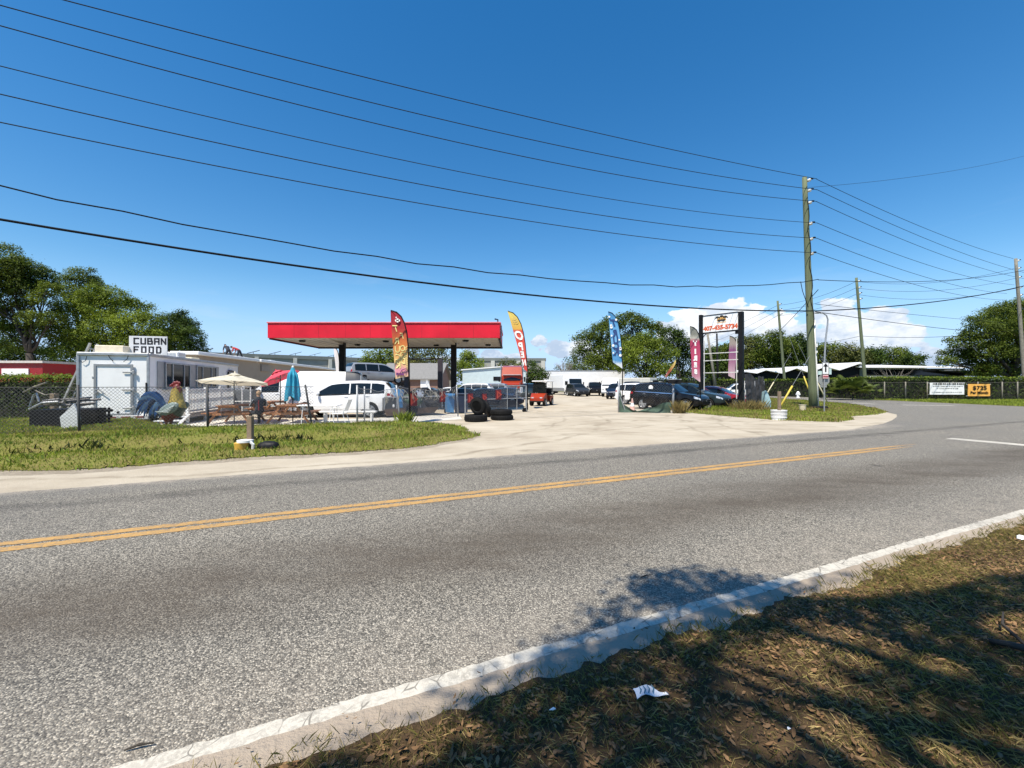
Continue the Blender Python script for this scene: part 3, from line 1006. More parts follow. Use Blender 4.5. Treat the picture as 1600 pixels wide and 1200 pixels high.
g1 = blades('verge_grass', vpoly, 95000, h_verge, 0.006, (.03, .085), (.010, .022), L_GRASS, .9, (.9, .12))
tag(g1, kind='stuff')
g2 = blades('verge_weeds', vpoly, 5000, h_verge, 0.006, (.05, .13), (.03, .06), L_GRASSB, .9, (.6, .5))
tag(g2, kind='stuff')
ditch_w = blades('ditch_weeds_shade', vpoly, 24000, h_verge, 0.006, (.06, .22), (.02, .045), L_DITCHSHADE, .9, (.9, .40), keep=lambda x, y: (np.abs(y - SL * x - 13.42 - .3 * vnoise(x, y, .5, 6)) < .10 + .18 * vnoise(x, y, 1.5, 9)) & (x < -5.5))  # real weeds along the ditch, darkened to draw its band of shade
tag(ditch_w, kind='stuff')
g3 = blades('dry_verge_grass', vpoly, 26000, h_verge, 0.006, (.03, .10), (.008, .016), L_DRY, .9, (.7, .35))
tag(g3, kind='stuff')
i_px = [(1072, 645), (1140, 651), (1215, 657), (1310, 660), (1335, 656), (1330, 651), (1372, 648), (1388, 644), (1370, 638), (1330, 632), (1270, 627), (1200, 622)]
ipoly = wobble([tuple(G(u, v).xy) for u, v in i_px] + [(23, 46), (16.5, 30), (10, 27.5)], .3, 1.2)
def h_isl(x, y):
 d = distpoly(x, y, ipoly)
 return np.minimum(d / 1.0, 1) * (.05 + .06 * vnoise(x, y, .8, 1))
o = relief_sheet('grass_island', ipoly, 0.3, h_isl, M_VERGE, 0.006)
tag(o, kind='structure')
tag(blades('island_grass', ipoly, 55000, h_isl, 0.006, (.03, .08), (.02, .04), L_GRASS, .7, (.7, .1)), kind='stuff')
tag(blades('dry_island_grass', ipoly, 9000, h_isl, 0.006, (.06, .16), (.02, .04), L_DRY, .8, (.5, .42)), kind='stuff')
fpoly = [(36.7, 28.2), (37.2, 40), (38.2, 57), (39.5, 57), (39.5, 41.4), (62, 41.4), (62, 36.2), (40, 29.4)]
tag(slab('far_verge', fpoly, 0.008, M_VERGE), kind='structure')
tag(blades('far_grass', fpoly, 20000, lambda x, y: x * 0, 0.008, (.06, .16), (.04, .09), L_GRASS, .7, (.5, .1)), kind='stuff')
ap = [G(150, 672), G(290, 672), G(430, 671), G(560, 666), G(640, 661), G(722, 655), G(716, 646), G(560, 655), G(430, 657), G(300, 657), G(255, 660)]
slab('concrete_apron', [(p.x, p.y) for p in ap], 0.0078, M_SLAB)
npoly = [RO(x, soil_edge(x) - .02) for x in np.arange(-2.2, 9, .15)] + [(9.2, -1.0), (-1.2, 0.0)]
tag(blades('shaded_grass', npoly, 80000, h_soil, 0.022, (.014, .050), (.0016, .0034), L_MIXG, 1.2, (1.6, .24)), kind='stuff')
tag(blades('dry_straw', npoly, 125000, h_soil, 0.032, (.010, .032), (.0014, .003), L_STRAW, 3.2, (1.8, .26)), kind='stuff')
edge_poly = [RO(x, soil_edge(x) + .09) for x in np.arange(-2.2, 9, .15)] + [RO(x, soil_edge(x) - .35) for x in np.arange(9, -2.2, -.15)]
tag(blades('edge_grass', edge_poly, 26000, h_soil, 0.018, (.012, .060), (.0016, .0034), L_MIXG, 1.2, (3.5, .26)), kind='stuff')
def litter(name, poly, n, m, size=(.028, .06), keep=None):
 xs = [p[0] for p in poly]
 ys = [p[1] for p in poly]
 X = RNG.uniform(min(xs), max(xs), n * 4)
 Y = RNG.uniform(min(ys), max(ys), n * 4)
 ok = inpoly(X, Y, poly)
 if keep is not None:
  ok &= keep(X, Y)
 X, Y = X[ok][:n], Y[ok][:n]
 k = len(X)
 Z = 0.03 + h_soil(X, Y) + np.abs(RNG.normal(size=k)) * .010
 L = RNG.uniform(size[0], size[1], k)
 Wd = L * RNG.uniform(.3, .46, k)
 az = RNG.uniform(0, 2 * np.pi, k)
 til = RNG.normal(size=k) * .22
 rol = RNG.normal(size=k) * .30
 cu = RNG.uniform(-.05, .28, k) * L
 prof = [(-.5, 0, 1), (-.28, .36, .35), (.02, .5, 0), (.30, .34, .35), (.5, 0, 1)]
 V = np.zeros((k, 8, 3))
 loc = []
 for (a, b, c) in prof:
  loc.append((a, b, c))
 for (a, b, c) in prof[-2:0:-1]:
  loc.append((a, -b, c))
 fold = RNG.uniform(.0, .5, k)
 for i, (a, b, c) in enumerate(loc):
  lx, ly = a * L, b * Wd
  lz = c * cu + np.abs(b) * Wd * fold + a * L * til + b * Wd * rol
  V[:, i, 0] = X + lx * np.cos(az) - ly * np.sin(az)
  V[:, i, 1] = Y + lx * np.sin(az) + ly * np.cos(az)
  V[:, i, 2] = Z + lz
 return np_mesh(name, V.reshape(-1, 3), 8, m)
tag(litter('leaf_litter', npoly, 60000, L_LITTER, (.010, .042), keep=lambda x, y: (vnoise(x, y, 1.0, 8) + RNG.uniform(-.35, .35, len(x)) > .30) & (distpoly(x, y, npoly) > .04)), kind='stuff')
strew = [RO(x, 2.28) for x in np.arange(-2, 12, .5)] + [RO(x, 1.9) for x in np.arange(12, -2, -.5)]
tag(litter('strewn_leaves', strew, 900, L_LITTER, (.010, .036)), kind='stuff')
def part(name, mb, m, parent, smooth=None):
 return mb.build(name, m, parent, smooth)
def warehouse():
 A, B = P(150, 546, 60), P(660, 556, 90)
 A.z = B.z = 0
 ht = 6.85
 d = (B - A)
 L = d.length
 ang = math.atan2(d.y, d.x)
 t = thing('warehouse', 'long grey concrete warehouse wall with pale pilasters behind the tan building', 'warehouse', A, ang)
 mb = MB()
 mb.box((L / 2, 6, ht / 2 - .3), (L, 12, ht - .6))
 part('wall', mb, M_CONCG, t)
 mb = MB()
 mb.box((L / 2, 6, ht - .32), (L + .3, 12.5, .65))
 part('roof_band', mb, mat('grey green fascia', (0.16, 0.175, 0.165), 0.7, dirt=.2), t)
 n = int(L / 6)
 for i in range(n):
  mb = MB()
  mb.box((2.0 + i * 6.0, -.28, ht / 2 - .25), (.55, .6, ht - .5))
  part('pilaster', mb, M_PILA, t)
 for i in range(12):
  mb = MB()
  R = Matrix.Rotation(math.radians(24), 3, 'X')
  mb.box((L * .12 + i * 3.4, 3.0, ht + .55), (2.0, 1.6, .06), R=Matrix.Rotation(math.radians(-18), 3, 'Y'))
  mb.cyl((L * .12 + i * 3.4, 3.0, ht), (L * .12 + i * 3.4, 3.0, ht + .55), .04, n=6)
  part('roof_panel', mb, mat('solar panel', (0.02, 0.03, 0.045), 0.25), t)
 A2 = P(746, 557, 96)
 t2 = thing('warehouse', 'grey concrete warehouse end with two pale pilasters behind the pale blue shed', 'warehouse', (A2.x, A2.y, 0), 0.05)
 mb = MB()
 mb.box((8, 6, 3.5), (16, 12, 7.0))
 part('wall', mb, M_CONCG, t2)
 mb = MB()
 mb.box((8, 6, 7.35), (16.3, 12.4, .7))
 part('roof_band', mb, MATS['grey green fascia'], t2)
 for x in (3.6, 9.6, 15.4):
  mb = MB()
  mb.box((x, -.3, 3.55), (.9, .6, 7.0))
  part('pilaster', mb, M_PILA, t2)
warehouse()
def tan_shop():
 A = Vector((-20.75, 27, 0))
 B = Vector((-25.0, 58, 0))
 d = B - A
 L = d.length
 ang = math.atan2(d.y, d.x)
 t = thing('shop_building', 'long tan building with flat white roof edge behind the white trailer', 'building', A, ang)
 mb = MB()
 mb.box((4.2, 1.3, 1.75), (8.4, 2.6, 3.5))
 mb.box((L / 2 + 4.2, 5, 1.75), (L - 8.42, 10, 3.5))
 part('wall', mb, M_TAN, t)
 mb = MB()
 mb.box((3.95, 1.3, 3.62), (8.4, 3.1, .24), bev=.04)
 mb.box((L / 2 + 4.3, 5, 3.62), (L - 8.2, 10.6, .24), bev=.04)
 part('roof', mb, M_CLEANW, t)
 mb = MB()
 mb.box((9.6, -.06, 3.0), (1.6, .12, .55))
 part('vent', mb, mat('vent grey', (0.30, .25, .2), .7), t)
 part('door', MB().box((19, -.03, 1.1), (1.0, .08, 2.2)), M_PLAST, t)
 part('window', MB().box((24, -.03, 1.6), (1.6, .08, 1.1)), M_PANE, t)
 for x in (14, 21):
  mb = MB()
  mb.box((x, 4.5, 4.05), (1.1, 1.1, .6), bev=.06)
  part('roof_unit', mb, M_GALV, t)
tan_shop()
def ridge_house(name, label, c, rz, L, D, wall, ridge, mw, mr, over=.35, cat='house', front=None):
 t = thing(name, label, cat, (c[0], c[1], 0), rz)
 mb = MB()
 mb.box((0, 0, wall / 2), (L, D, wall))
 mb.prism([(-D / 2, wall), (D / 2, wall), (0, ridge)], -L / 2, L / 2, Matrix(((0, 0, 1, 0), (1, 0, 0, 0), (0, 1, 0, 0), (0, 0, 0, 1))))
 part('wall', mb, mw, t)
 mb = MB()
 s = (ridge - wall) / (D / 2)
 for k in (-1, 1):
  pts = []
  for x in (-L / 2 - over, L / 2 + over):
   for (y, dz) in ((0, .03), (0, .15), (k * (D / 2 + over), .03), (k * (D / 2 + over), .15)):
    pts.append(Vector((x, y, ridge - s * abs(y) + dz)))
  mb.hull(pts)
 part('roof', mb, mr, t)
 return t
h = ridge_house('house', 'low grey shingle roofed house behind the yard under the canopy', P(652, 600, 50).xy, 0.0, 6.6, 8, 2.2, 4.0, M_BRICK, M_ROOFG)
mb = MB()
mb.box((-.6, -4.05, 1.2), (1.4, .1, 1.2))
part('window', mb, M_PANE, h)
mb = MB()
mb.box((1.8, -4.06, 1.05), (1.0, .1, 2.1))
part('door', mb, M_CLEANW, h)
mb = MB()
mb.box((-2.6, -4.05, 1.1), (1.0, .1, 1.9))
part('garage_door', mb, M_CLEANW, h)
t = thing('beige_building', 'small beige wall with dark roof beside the grey roofed house', 'building', (P(684, 600, 52).x, 52, 0))
part('wall', MB().box((0, 2, 1.7), (2.2, 4, 3.4)), M_BEIGE, t)
part('roof', MB().box((0, 2, 3.5), (2.6, 4.4, .18)), M_DKCOL, t)
bc = P(772, 600, 57)
t = thing('metal_shed', 'pale blue metal shed with shallow gable and long dark window', 'shed', (bc.x, 57, 0), 0)
mb = MB()
poly = [(-4.4, 0), (4.4, 0), (4.4, 3.55), (2.6, 4.05), (-4.4, 3.5)]
MX = Matrix(((1, 0, 0, 0), (0, 0, 1, 0), (0, 1, 0, 0), (0, 0, 0, 1)))
mb.prism(poly, 0, 12, MX)
part('wall', mb, M_BLUEWALL, t)
mb = MB()
mb.prism([(-4.6, 3.5), (2.6, 4.07), (4.6, 3.52), (4.6, 3.64), (2.6, 4.19), (-4.6, 3.63)], -.2, 12.2, MX)
part('roof', mb, M_CLEANW, t)
part('window', MB().box((.7, -.02, 2.35), (1.6, .08, .55)), M_PANE, t)
part('vent', MB().cyl((3.1, -.12, 2.3), (3.1, .02, 2.3), .26, n=14), M_PLAST, t)
part('gutter', MB().box((-.9, -.06, 1.55), (6.8, .14, .16)), M_GALV, t)
t = thing('red_shed', 'red corrugated shed roof corner above the hedge at far left', 'shed', (-34.6, 25.5, 0), 0.03)
part('wall', MB().box((2.6, 2.5, 1.45), (5.2, 5, 2.9)), M_SHRUST, t)
part('roof', MB().box((2.6, 2.5, 2.98), (5.5, 5.3, .14)), mat('pale shed roof', (0.55, 0.5, 0.46), .6), t)
part('sign_board', MB().box((3.6, -.04, 2.35), (1.6, .06, .42)), M_CLEANW, t)
fz = thing('folded_roof_building', 'dark building with zigzag white folded roof above the hedge', 'building', (0, 0, 0))
pk = [(1168, 580), (1183, 582), (1197, 577), (1222, 582), (1245, 574), (1265, 581), (1290, 571), (1312, 577), (1345, 566), (1352, 570)]
mb, mw = MB(), MB()
pts = [P(u, v, 64 - (u - 1170) * .03) for u, v in pk]
for i in range(len(pts) - 1):
 a, b = pts[i], pts[i + 1]
 mb.hull([a, b, a + Vector((0, 9, .14)), b + Vector((0, 9, .14)), a + Vector((0, 0, -.16)), b + Vector((0, 0, -.16)), a + Vector((0, 9, .1)), b + Vector((0, 9, .1))])
 lo = min(a.z, b.z) - .3
 mw.hull([Vector((a.x, a.y + .9, 0)), Vector((b.x, b.y + .9, 0)), Vector((a.x, a.y + .9, a.z - .2)), Vector((b.x, b.y + .9, b.z - .2)), Vector((a.x, a.y + 8, 0)), Vector((b.x, b.y + 8, 0)), Vector((a.x, a.y + 8, a.z - .2)), Vector((b.x, b.y + 8, b.z - .2))])
part('roof', mb, M_CLEANW, fz)
part('wall', mw, M_DKCOL, fz)
t = thing('flat_roof_building', 'low grey building with wide white flat roof behind the long hedge', 'building', (P(1352, 600, 58).x, 58, 0), -0.02)
L = 14.6
part('wall', MB().box((L / 2, 5, 1.9), (L - .8, 9, 3.8)), mat('sage wall', (0.20, 0.215, 0.18), .8, dirt=.2), t)
mb = MB()
mb.hull([Vector((0, 0, 3.9)), Vector((L, -.6, 3.8)), Vector((L, -.6, 3.95)), Vector((0, 0, 4.1)), Vector((0, 10, 4.75)), Vector((L * .75, 10, 4.75)), Vector((0, 10, 4.6)), Vector((L * .75, 10, 4.6))])
part('roof', mb, M_CLEANW, t)
part('window_band', MB().box((L / 2, .46, 3.25), (L - 1.2, .1, .75)), M_PANE, t)
part('fascia', MB().box((L / 2, .42, 2.55), (L - .8, .16, .18)), M_CLEANW, t)
t = thing('lean_to', 'small lean-to with dark roof at the end of the flat roofed building', 'shed', (P(1512, 600, 56).x, 56, 0))
part('wall', MB().box((.9, 2, 1.3), (4.6, 4, 2.6)), MATS['sage wall'], t)
mb = MB()
mb.hull([Vector((-1.6, -.3, 3.45)), Vector((3.6, -.3, 2.75)), Vector((-1.6, -.3, 3.6)), Vector((3.6, -.3, 2.9)), Vector((-1.6, 4.4, 3.45)), Vector((3.6, 4.4, 2.75)), Vector((-1.6, 4.4, 3.6)), Vector((3.6, 4.4, 2.9))])
part('roof', mb, M_GALV, t)
def canopy():
 Y0, dep = 23.3, 6.2
 A, B = P(418, 505, Y0), P(781, 505, Y0)
 zt = A.z
 zb = P(418, 528, Y0).z
 W = B.x - A.x
 t = thing('fuel_canopy', 'wide red fuel station canopy on two black columns', 'canopy', (A.x + W / 2, Y0 + dep / 2, 0))
 th = .10
 mb = MB()
 for (c, d) in (((0, -dep / 2 + th / 2, (zt + zb) / 2), (W, th, zt - zb)), ((0, dep / 2 - th / 2, (zt + zb) / 2), (W, th, zt - zb)),
                   ((-W / 2 + th / 2, 0, (zt + zb) / 2), (th, dep - 2 * th, zt - zb)), ((W / 2 - th / 2, 0, (zt + zb) / 2), (th, dep - 2 * th, zt - zb))):
  mb.box(c, d, bev=.012)
 fa_ = part('fascia', mb, M_RED, t)
 for i in range(1, 9):
  part('panel_seam', MB().box((-W / 2 + i * W / 9 + (.04 if i % 2 else -.03), -dep / 2 - .001, (zt + zb) / 2), (.012, .006, zt - zb - .03)), mat('seam red', (.22, .004, .01), .6), fa_)
 mb = MB()
 mb.box((0, -dep / 2 + .02, zt + .035), (W + .06, .16, .07), bev=.015)
 mb.box((0, dep / 2 - .02, zt + .035), (W + .06, .16, .07), bev=.015)
 mb.box((-W / 2 + .02, 0, zt + .036), (.16, dep - .16, .07))
 mb.box((W / 2 - .02, 0, zt + .036), (.16, dep - .16, .07))
 part('coping', mb, mat('pink coping', (0.68, 0.16, 0.18), .4), t)
 mb = MB()
 mb.box((0, 0, zb + .055), (W - 2 * th - .01, dep - 2 * th - .01, .06))
 for i in range(1, 24):
  mb.box((-W / 2 + i * W / 24, 0, zb + .022), (.025, dep - 2 * th - .02, .03))
 part('soffit', mb, M_SOFFIT, t)
 mb = MB()
 mb.box((0, dep / 2 - .03, zb - .03), (W + .02, .16, .10))
 mb.box((-W / 2 + .03, 0, zb - .032), (.12, dep - .4, .07))
 mb.box((W / 2 - .03, 0, zb - .032), (.12, dep - .4, .07))
 part('edge_gutter', mb, M_DKCOL, t)
 mb = MB()
 mb.box((0, 0, zt - .12), (W - 2 * th - .02, dep - 2 * th - .02, .05))
 part('roof_deck', mb, M_GALV, t)
 for u in (535, 709):
  x = (u - CX) * (Y0 + dep / 2) / F - (A.x + W / 2)
  mb = MB()
  mb.box((x, 0, zb / 2 + .06), (.34, .34, zb + .12), bev=.02)
  c = part('column', mb, M_DKCOL, t)
  mb = MB()
  mb.box((x, 0, .12), (.7, 1.4, .24), bev=.04)
  part('island', mb, M_CONC, c)
  mb = MB()
  mb.hull([Vector((x - .12, 0.0, zb + .13)), Vector((x + .12, 0.0, zb + .13)), Vector((x - .12, -dep / 2 + .2, zb + .13)), Vector((x + .12, -dep / 2 + .2, zb + .13)),
                 Vector((x - .12, 0, zb - .12)), Vector((x + .12, 0, zb - .12)), Vector((x - .12, -dep / 2 + .2, zb + .06)), Vector((x + .12, -dep / 2 + .2, zb + .06))])
  part('beam', mb, M_SOFFIT, t)
 for i, x in enumerate((-5.4, -3.0, -.4, 2.2, 4.5, 5.7)):
  mb = MB()
  y = (-1.6, .9, -1.4, 1.2, -1.7, 1.0)[i]
  mb.lathe([(.0, zb + .12), (.13, zb + .11), (.2, zb - .02), (.15, zb - .07), (0, zb - .08)], (x, y, 0), 14)
  part('light_fitting', mb, M_PLAST, t)
 mb = MB()
 mb.tube([(W / 2 - .12, -dep / 2 + .12, zt), (W / 2 - .12, -dep / 2 + .12, zt + .22), (W / 2 - .3, -dep / 2 + .12, zt + .26)], .045)
 part('flood_light', mb, M_NAVY, t)
 mb = MB()
 mb.tube([(W / 2 + .07, -dep / 2 + .3, zt - .1), (W / 2 + .07, -dep / 2 + .3, zb - .05)], .05)
 part('downpipe', mb, M_GALV, t)
canopy()
def car_lift():
 Y = 31
 L, R = P(636, 600, Y), P(688, 600, Y)
 top = P(660, 562, Y).z
 t = thing('car_lift', 'dark two post car lift with overhead bar beyond the canopy', 'car lift', ((L.x + R.x) / 2, Y, 0))
 w = R.x - L.x
 for k in (-1, 1):
  mb = MB()
  mb.box((k * w / 2, 0, top / 2), (.36, .32, top), bev=.02)
  c = part('post', mb, mat('lift purple grey', (0.045, 0.04, 0.055), .45), t)
  mb = MB()
  mb.box((k * (w / 2 - .55), -.05, .5), (.9, .12, .1))
  mb.box((k * w / 2, 0, .55), (.42, .4, .5), bev=.03)
  part('carriage_arm', mb, M_BLACK, c)
 mb = MB()
 mb.box((0, 0, top + .05), (w + .4, .14, .1))
 part('overhead_bar', mb, M_BLACK, t)
car_lift()
WPL = 17.5                                                   # the wires run along Y = WPL + SL * X
def pole(name, label, base, top, r0, r1, m, insul=(), group='wooden utility poles', side=1):
 t = thing(name, label, 'utility pole', (base.x, base.y, 0), 0, group)
 tp_ = Vector(top) - Vector((base.x, base.y, 0))
 mb = MB()
 n = 10
 mb.tube([Vector((0, 0, -.2)).lerp(tp_, i / n) for i in range(n + 1)], [r0 + (r1 - r0) * i / n for i in range(n + 1)], 14)
 part('shaft', mb, m, t, 180)
 for z in insul:
  k = z / tp_.z
  c = tp_ * k
  mb = MB()
  mb.lathe([(.03, 0), (.09, .05), (.06, .09), (.10, .13), (.07, .17), (.10, .21), (.05, .26), (.03, .3)], (0, 0, 0), 10, M=Matrix.Translation(c + Vector((side * r1, 0, 0))) @ Matrix.Rotation(side * math.radians(68), 4, 'Y'))
  ins = part('insulator', mb, mat('white porcelain', (0.72, .72, .70), .25), t, 60)
  mb = MB()
  q = c + Vector((side * (r1 + .3), 0, .13))
  mb.tube([q + Vector((-.1, 0, .0)), q + Vector((.02, 0, .03)), q + Vector((.10, 0, .02))], .05, 6)
  part('clamp', mb, M_BLACK, ins)
 return t
MAINB = G(1271, 640)
MAIN_TOP = P(1257, 277, MAINB.y)
pins = [283, 299, 318, 351, 375, 398]
mz = [EYE - (v - CY) * MAINB.y / F for v in pins]
mp = pole('utility_pole', 'tallest green treated utility pole on the grass island carrying six wires', MAINB, MAIN_TOP, .235, .13, M_POLE, mz)
mb = MB()
mb.tube([Vector(((MAIN_TOP.x - MAINB.x) * z / MAIN_TOP.z + .235 - .0072 * z + .03, -.06, z)) for z in (0, 2, 4, 5.6)], .05, 8)
part('conduit', mb, M_PLW, mp, 180)
mb = MB()
k = []
for i in range(42):
 z = 5.2 + i * .19
 r = .235 + (.13 - .235) * z / MAIN_TOP.z + .018
 x = (MAIN_TOP.x - MAINB.x) * z / MAIN_TOP.z
 a = -1.4 + .55 * math.sin(i * .55)
 k.append(Vector((x + r * math.sin(a + 1.4 + .3), -r * math.cos(a + 1.4 + .3), z)))
mb.tube(k, .022, 5)
part('ground_cable', mb, M_BLACK, mp)
mb = MB()
mb.box((.06, -.2, 4.0), (.09, .03, .22))
mb.box((.07, -.2, 3.6), (.07, .03, .12))
part('tag', mb, M_PLW, mp)
P2B, P2T = P(1228, 617, 58), P(1215, 470, 58)
P3B, P3T = P(1354, 622, 50), P(1338, 434, 50)
P4B, P4T = P(1603, 628, 46), P(1587, 404, 46)
for (b, tt, lab, zz) in ((P2B, P2T, 'thin distant utility pole left of the tallest pole', (476, 484, 492)), (P3B, P3T, 'leaning utility pole in front of the white flat roof', (440, 450, 459, 468)), (P4B, P4T, 'utility pole at the right edge against the big tree', (408, 420, 434, 450, 462))):
 b.z = 0
 pole('utility_pole', lab, b, tt, .2, .13, M_POLE if lab[0] != 'u' else M_OLDP, [EYE - (v - CY) * b.y / F for v in zz], side=1)
OFFP = Vector((-44.0, WPL + SL * -44.0, 0))
def wire(label, pts, r, m=None, name='overhead_wire', group='overhead wires'):
 mb = MB()
 mb.tube(pts, r, 5)
 o = mb.build(name, m or M_ALU, None, 180)
 return tag(o, label, 'wire', group)
def span(a, b, sag, n=26):
 a, b = Vector(a), Vector(b)
 return [a.lerp(b, i / n) - Vector((0, 0, 4 * sag * (i / n) * (1 - i / n))) for i in range(n + 1)]
def on_wall(u, v, off=WPL):
 """the point of the wires' own vertical plane that lies behind a spot of the photo"""
 k = (u - CX) / F
 Y = off / (1 - SL * k)
 return Vector((k * Y, Y, EYE - (v - CY) * Y / F))
def fitted(spots, x0, x1, off=WPL, n=40):
 """a hanging wire through three measured spots"""
 q = [on_wall(u, v, off) for u, v in spots]
 A = np.array([[p.x ** 2, p.x, 1] for p in q])
 c = np.linalg.solve(A, np.array([p.z for p in q]))
 out = []
 for i in range(n + 1):
  x = x0 + (x1 - x0) * i / n
  out.append(Vector((x, off + SL * x, c[0] * x * x + c[1] * x + c[2])))
 return out
names6 = ['topmost', 'second highest', 'third highest', 'fourth highest', 'fifth highest', 'lowest']
left6 = [((100, 0), (600, 128), (1258, 276)), ((0, 8), (600, 165), (1256, 294)), ((0, 40), (600, 196), (1255, 313)), ((0, 103), (600, 244), (1254, 347)), ((0, 147), (600, 277), (1254, 371)), ((0, 191), (600, 308), (1254, 394))]
off6 = MAINB.y - SL * MAINB.x - .1
for nm, s in zip(names6, left6):
 pts = fitted(s, -34, MAINB.x + .2, off6)
 wire(f'{nm} of the six thin wires running left from the tallest pole', pts, .016 if nm != 'fourth highest' else .014)
right_ends = [(1583, 404), (1576, 412), (1560, 419), (1540, 431), (1530, 446), (1528, 458)]
for i, (nm, z) in enumerate(zip(names6, mz)):
 a = Vector((MAINB.x + .2, MAINB.y, z + .12))
 u, v = right_ends[i]
 b = P(u, v, 45.5)
 d = (b - a)
 wire(f'{nm} of the six thin wires going right from the tallest pole', span(a, a + d * (1.35 if i else 1.0), .45 * (1.5 if i else 1)), .016)
c1 = fitted(((0, 343), (600, 434), (1250, 486)), -34, MAINB.x, off6 - .35)
wire('thick black cable crossing low over the whole street', c1, .036, M_CABLE, 'telephone_cable', 'telephone cables')
a = c1[-1]
wire('thick black cable from the tallest pole to the right edge', span(a, P(1640, 436, 40), .55), .036, M_CABLE, 'telephone_cable', 'telephone cables')
c2 = fitted(((0, 290), (500, 388), (1254, 440)), -34, MAINB.x, off6 - .3)
wire('wavy upper telephone cable above the thick black cable', [p + Vector((0, 0, .035 * math.sin(p.x * 2.1) + .02 * math.sin(p.x * 5))) for p in c2], .022, M_CABLE, 'telephone_cable', 'telephone cables')
a = c2[-1]
wire('upper telephone cable going right from the tallest pole', span(a, P(1640, 412, 46), .8), .020, M_CABLE, 'telephone_cable', 'telephone cables')
wire('service cable slanting down left from the tallest pole', span(a + Vector((0, 0, -.6)), P(1185, 545, 60), .3), .022, M_CABLE, 'service_cable', 'service cables')
wire('short loop of cable hanging beside the tallest pole', [P(1251, 440, 25.4), P(1254, 455, 25.3), P(1263, 480, 25.3)], .02, M_CABLE, 'service_cable', 'service cables')
wire('service cable from the tallest pole down to the right', span(P(1274, 487, 25.6), P(1640, 524, 60), .4), .02, M_CABLE, 'service_cable', 'service cables')
wire('pale faint wire crossing the blue sky at upper right', span(P(1263, 293, 25.6), P(1640, 233, 40), .5), .010, M_ALU)
wire('thin wire dropping from the tallest pole past the cloud', span(P(1274, 475, 25.6), P(1640, 508, 60), .2), .015, M_ALU)
k = 0
labs = ['upper', 'middle', 'lower']
for i in range(3):
 wire(f'{labs[i]} wire strung from the leaning pole to the thin distant pole', span(P(1337, 440 + 10 * i, 50), P(1216, 477 + 8 * i, 58), .5), .018, M_CABLE)
 wire(f'{labs[i]} wire strung from the leaning pole to the right edge pole', span(P(1339, 440 + 10 * i, 50), P(1590, 418 + 16 * i, 46), .9), .016, M_CABLE)
 wire(f'{labs[i]} wire leaving the thin distant pole towards the sign', span(P(1215, 477 + 8 * i, 58), P(1090, 530 + 14 * i, 90), .4), .02, M_CABLE)
wire('low cable from the leaning pole to the right edge pole', span(P(1345, 525, 50), P(1600, 514, 46), .5), .022, M_CABLE, 'telephone_cable', 'telephone cables')
wire('low cable from the leaning pole leftwards behind the tallest pole', span(P(1345, 525, 50), P(1222, 540, 58), .3), .02, M_CABLE, 'telephone_cable', 'telephone cables')
for (bu, bv, tu, tv, lab, r) in ((1120, 606, 1104, 512, 'slanting old pole seen through the sign frame', .14), (1122, 606, 1120, 521, 'straight dark pole behind the sign frame', .13)):
 Y = 60 if r > .135 else 72
 b = P(bu, bv, Y)
 b.z = 0
 t = thing('old_pole', lab, 'pole', b, 0)
 tt = P(tu, tv, Y) - b
 part('shaft', MB().tube([Vector((0, 0, -.2)), tt * .5, tt], [r * 1.6, r * 1.3, r], 10), M_OLDP if r > .135 else M_DKCOL, t, 180)
 part('step_bolt', MB().tube([tt * .9 + Vector((-.4, 0, 0)), tt * .9 + Vector((.4, 0, .05))], .05, 6), M_GALV, t)
lb = P(1289, 600, 45)
t = thing('street_lamp', 'grey swan neck street lamp behind the hedge right of the tallest pole', 'street lamp', (lb.x, 45, 0))
z0 = P(0, 600, 45).z
def lp(u, v):
 p = P(u, v, 45)
 return Vector((p.x - lb.x, 0, p.z))
part('mast', MB().tube([Vector((0, 0, 0)), lp(1288, 570), lp(1290, 530), lp(1293, 508), lp(1293.5, 499), lp(1291.5, 493), lp(1287, 490), lp(1282, 489.3)], [.11, .10, .085, .075, .07, .065, .06, .055], 10), M_GALV, t, 180)
mb = MB()
c = lp(1277, 488.6)
mb.ball(c, (.42, .16, .11), n=8)
part('lamp_head', mb, M_GALV, t, 180)
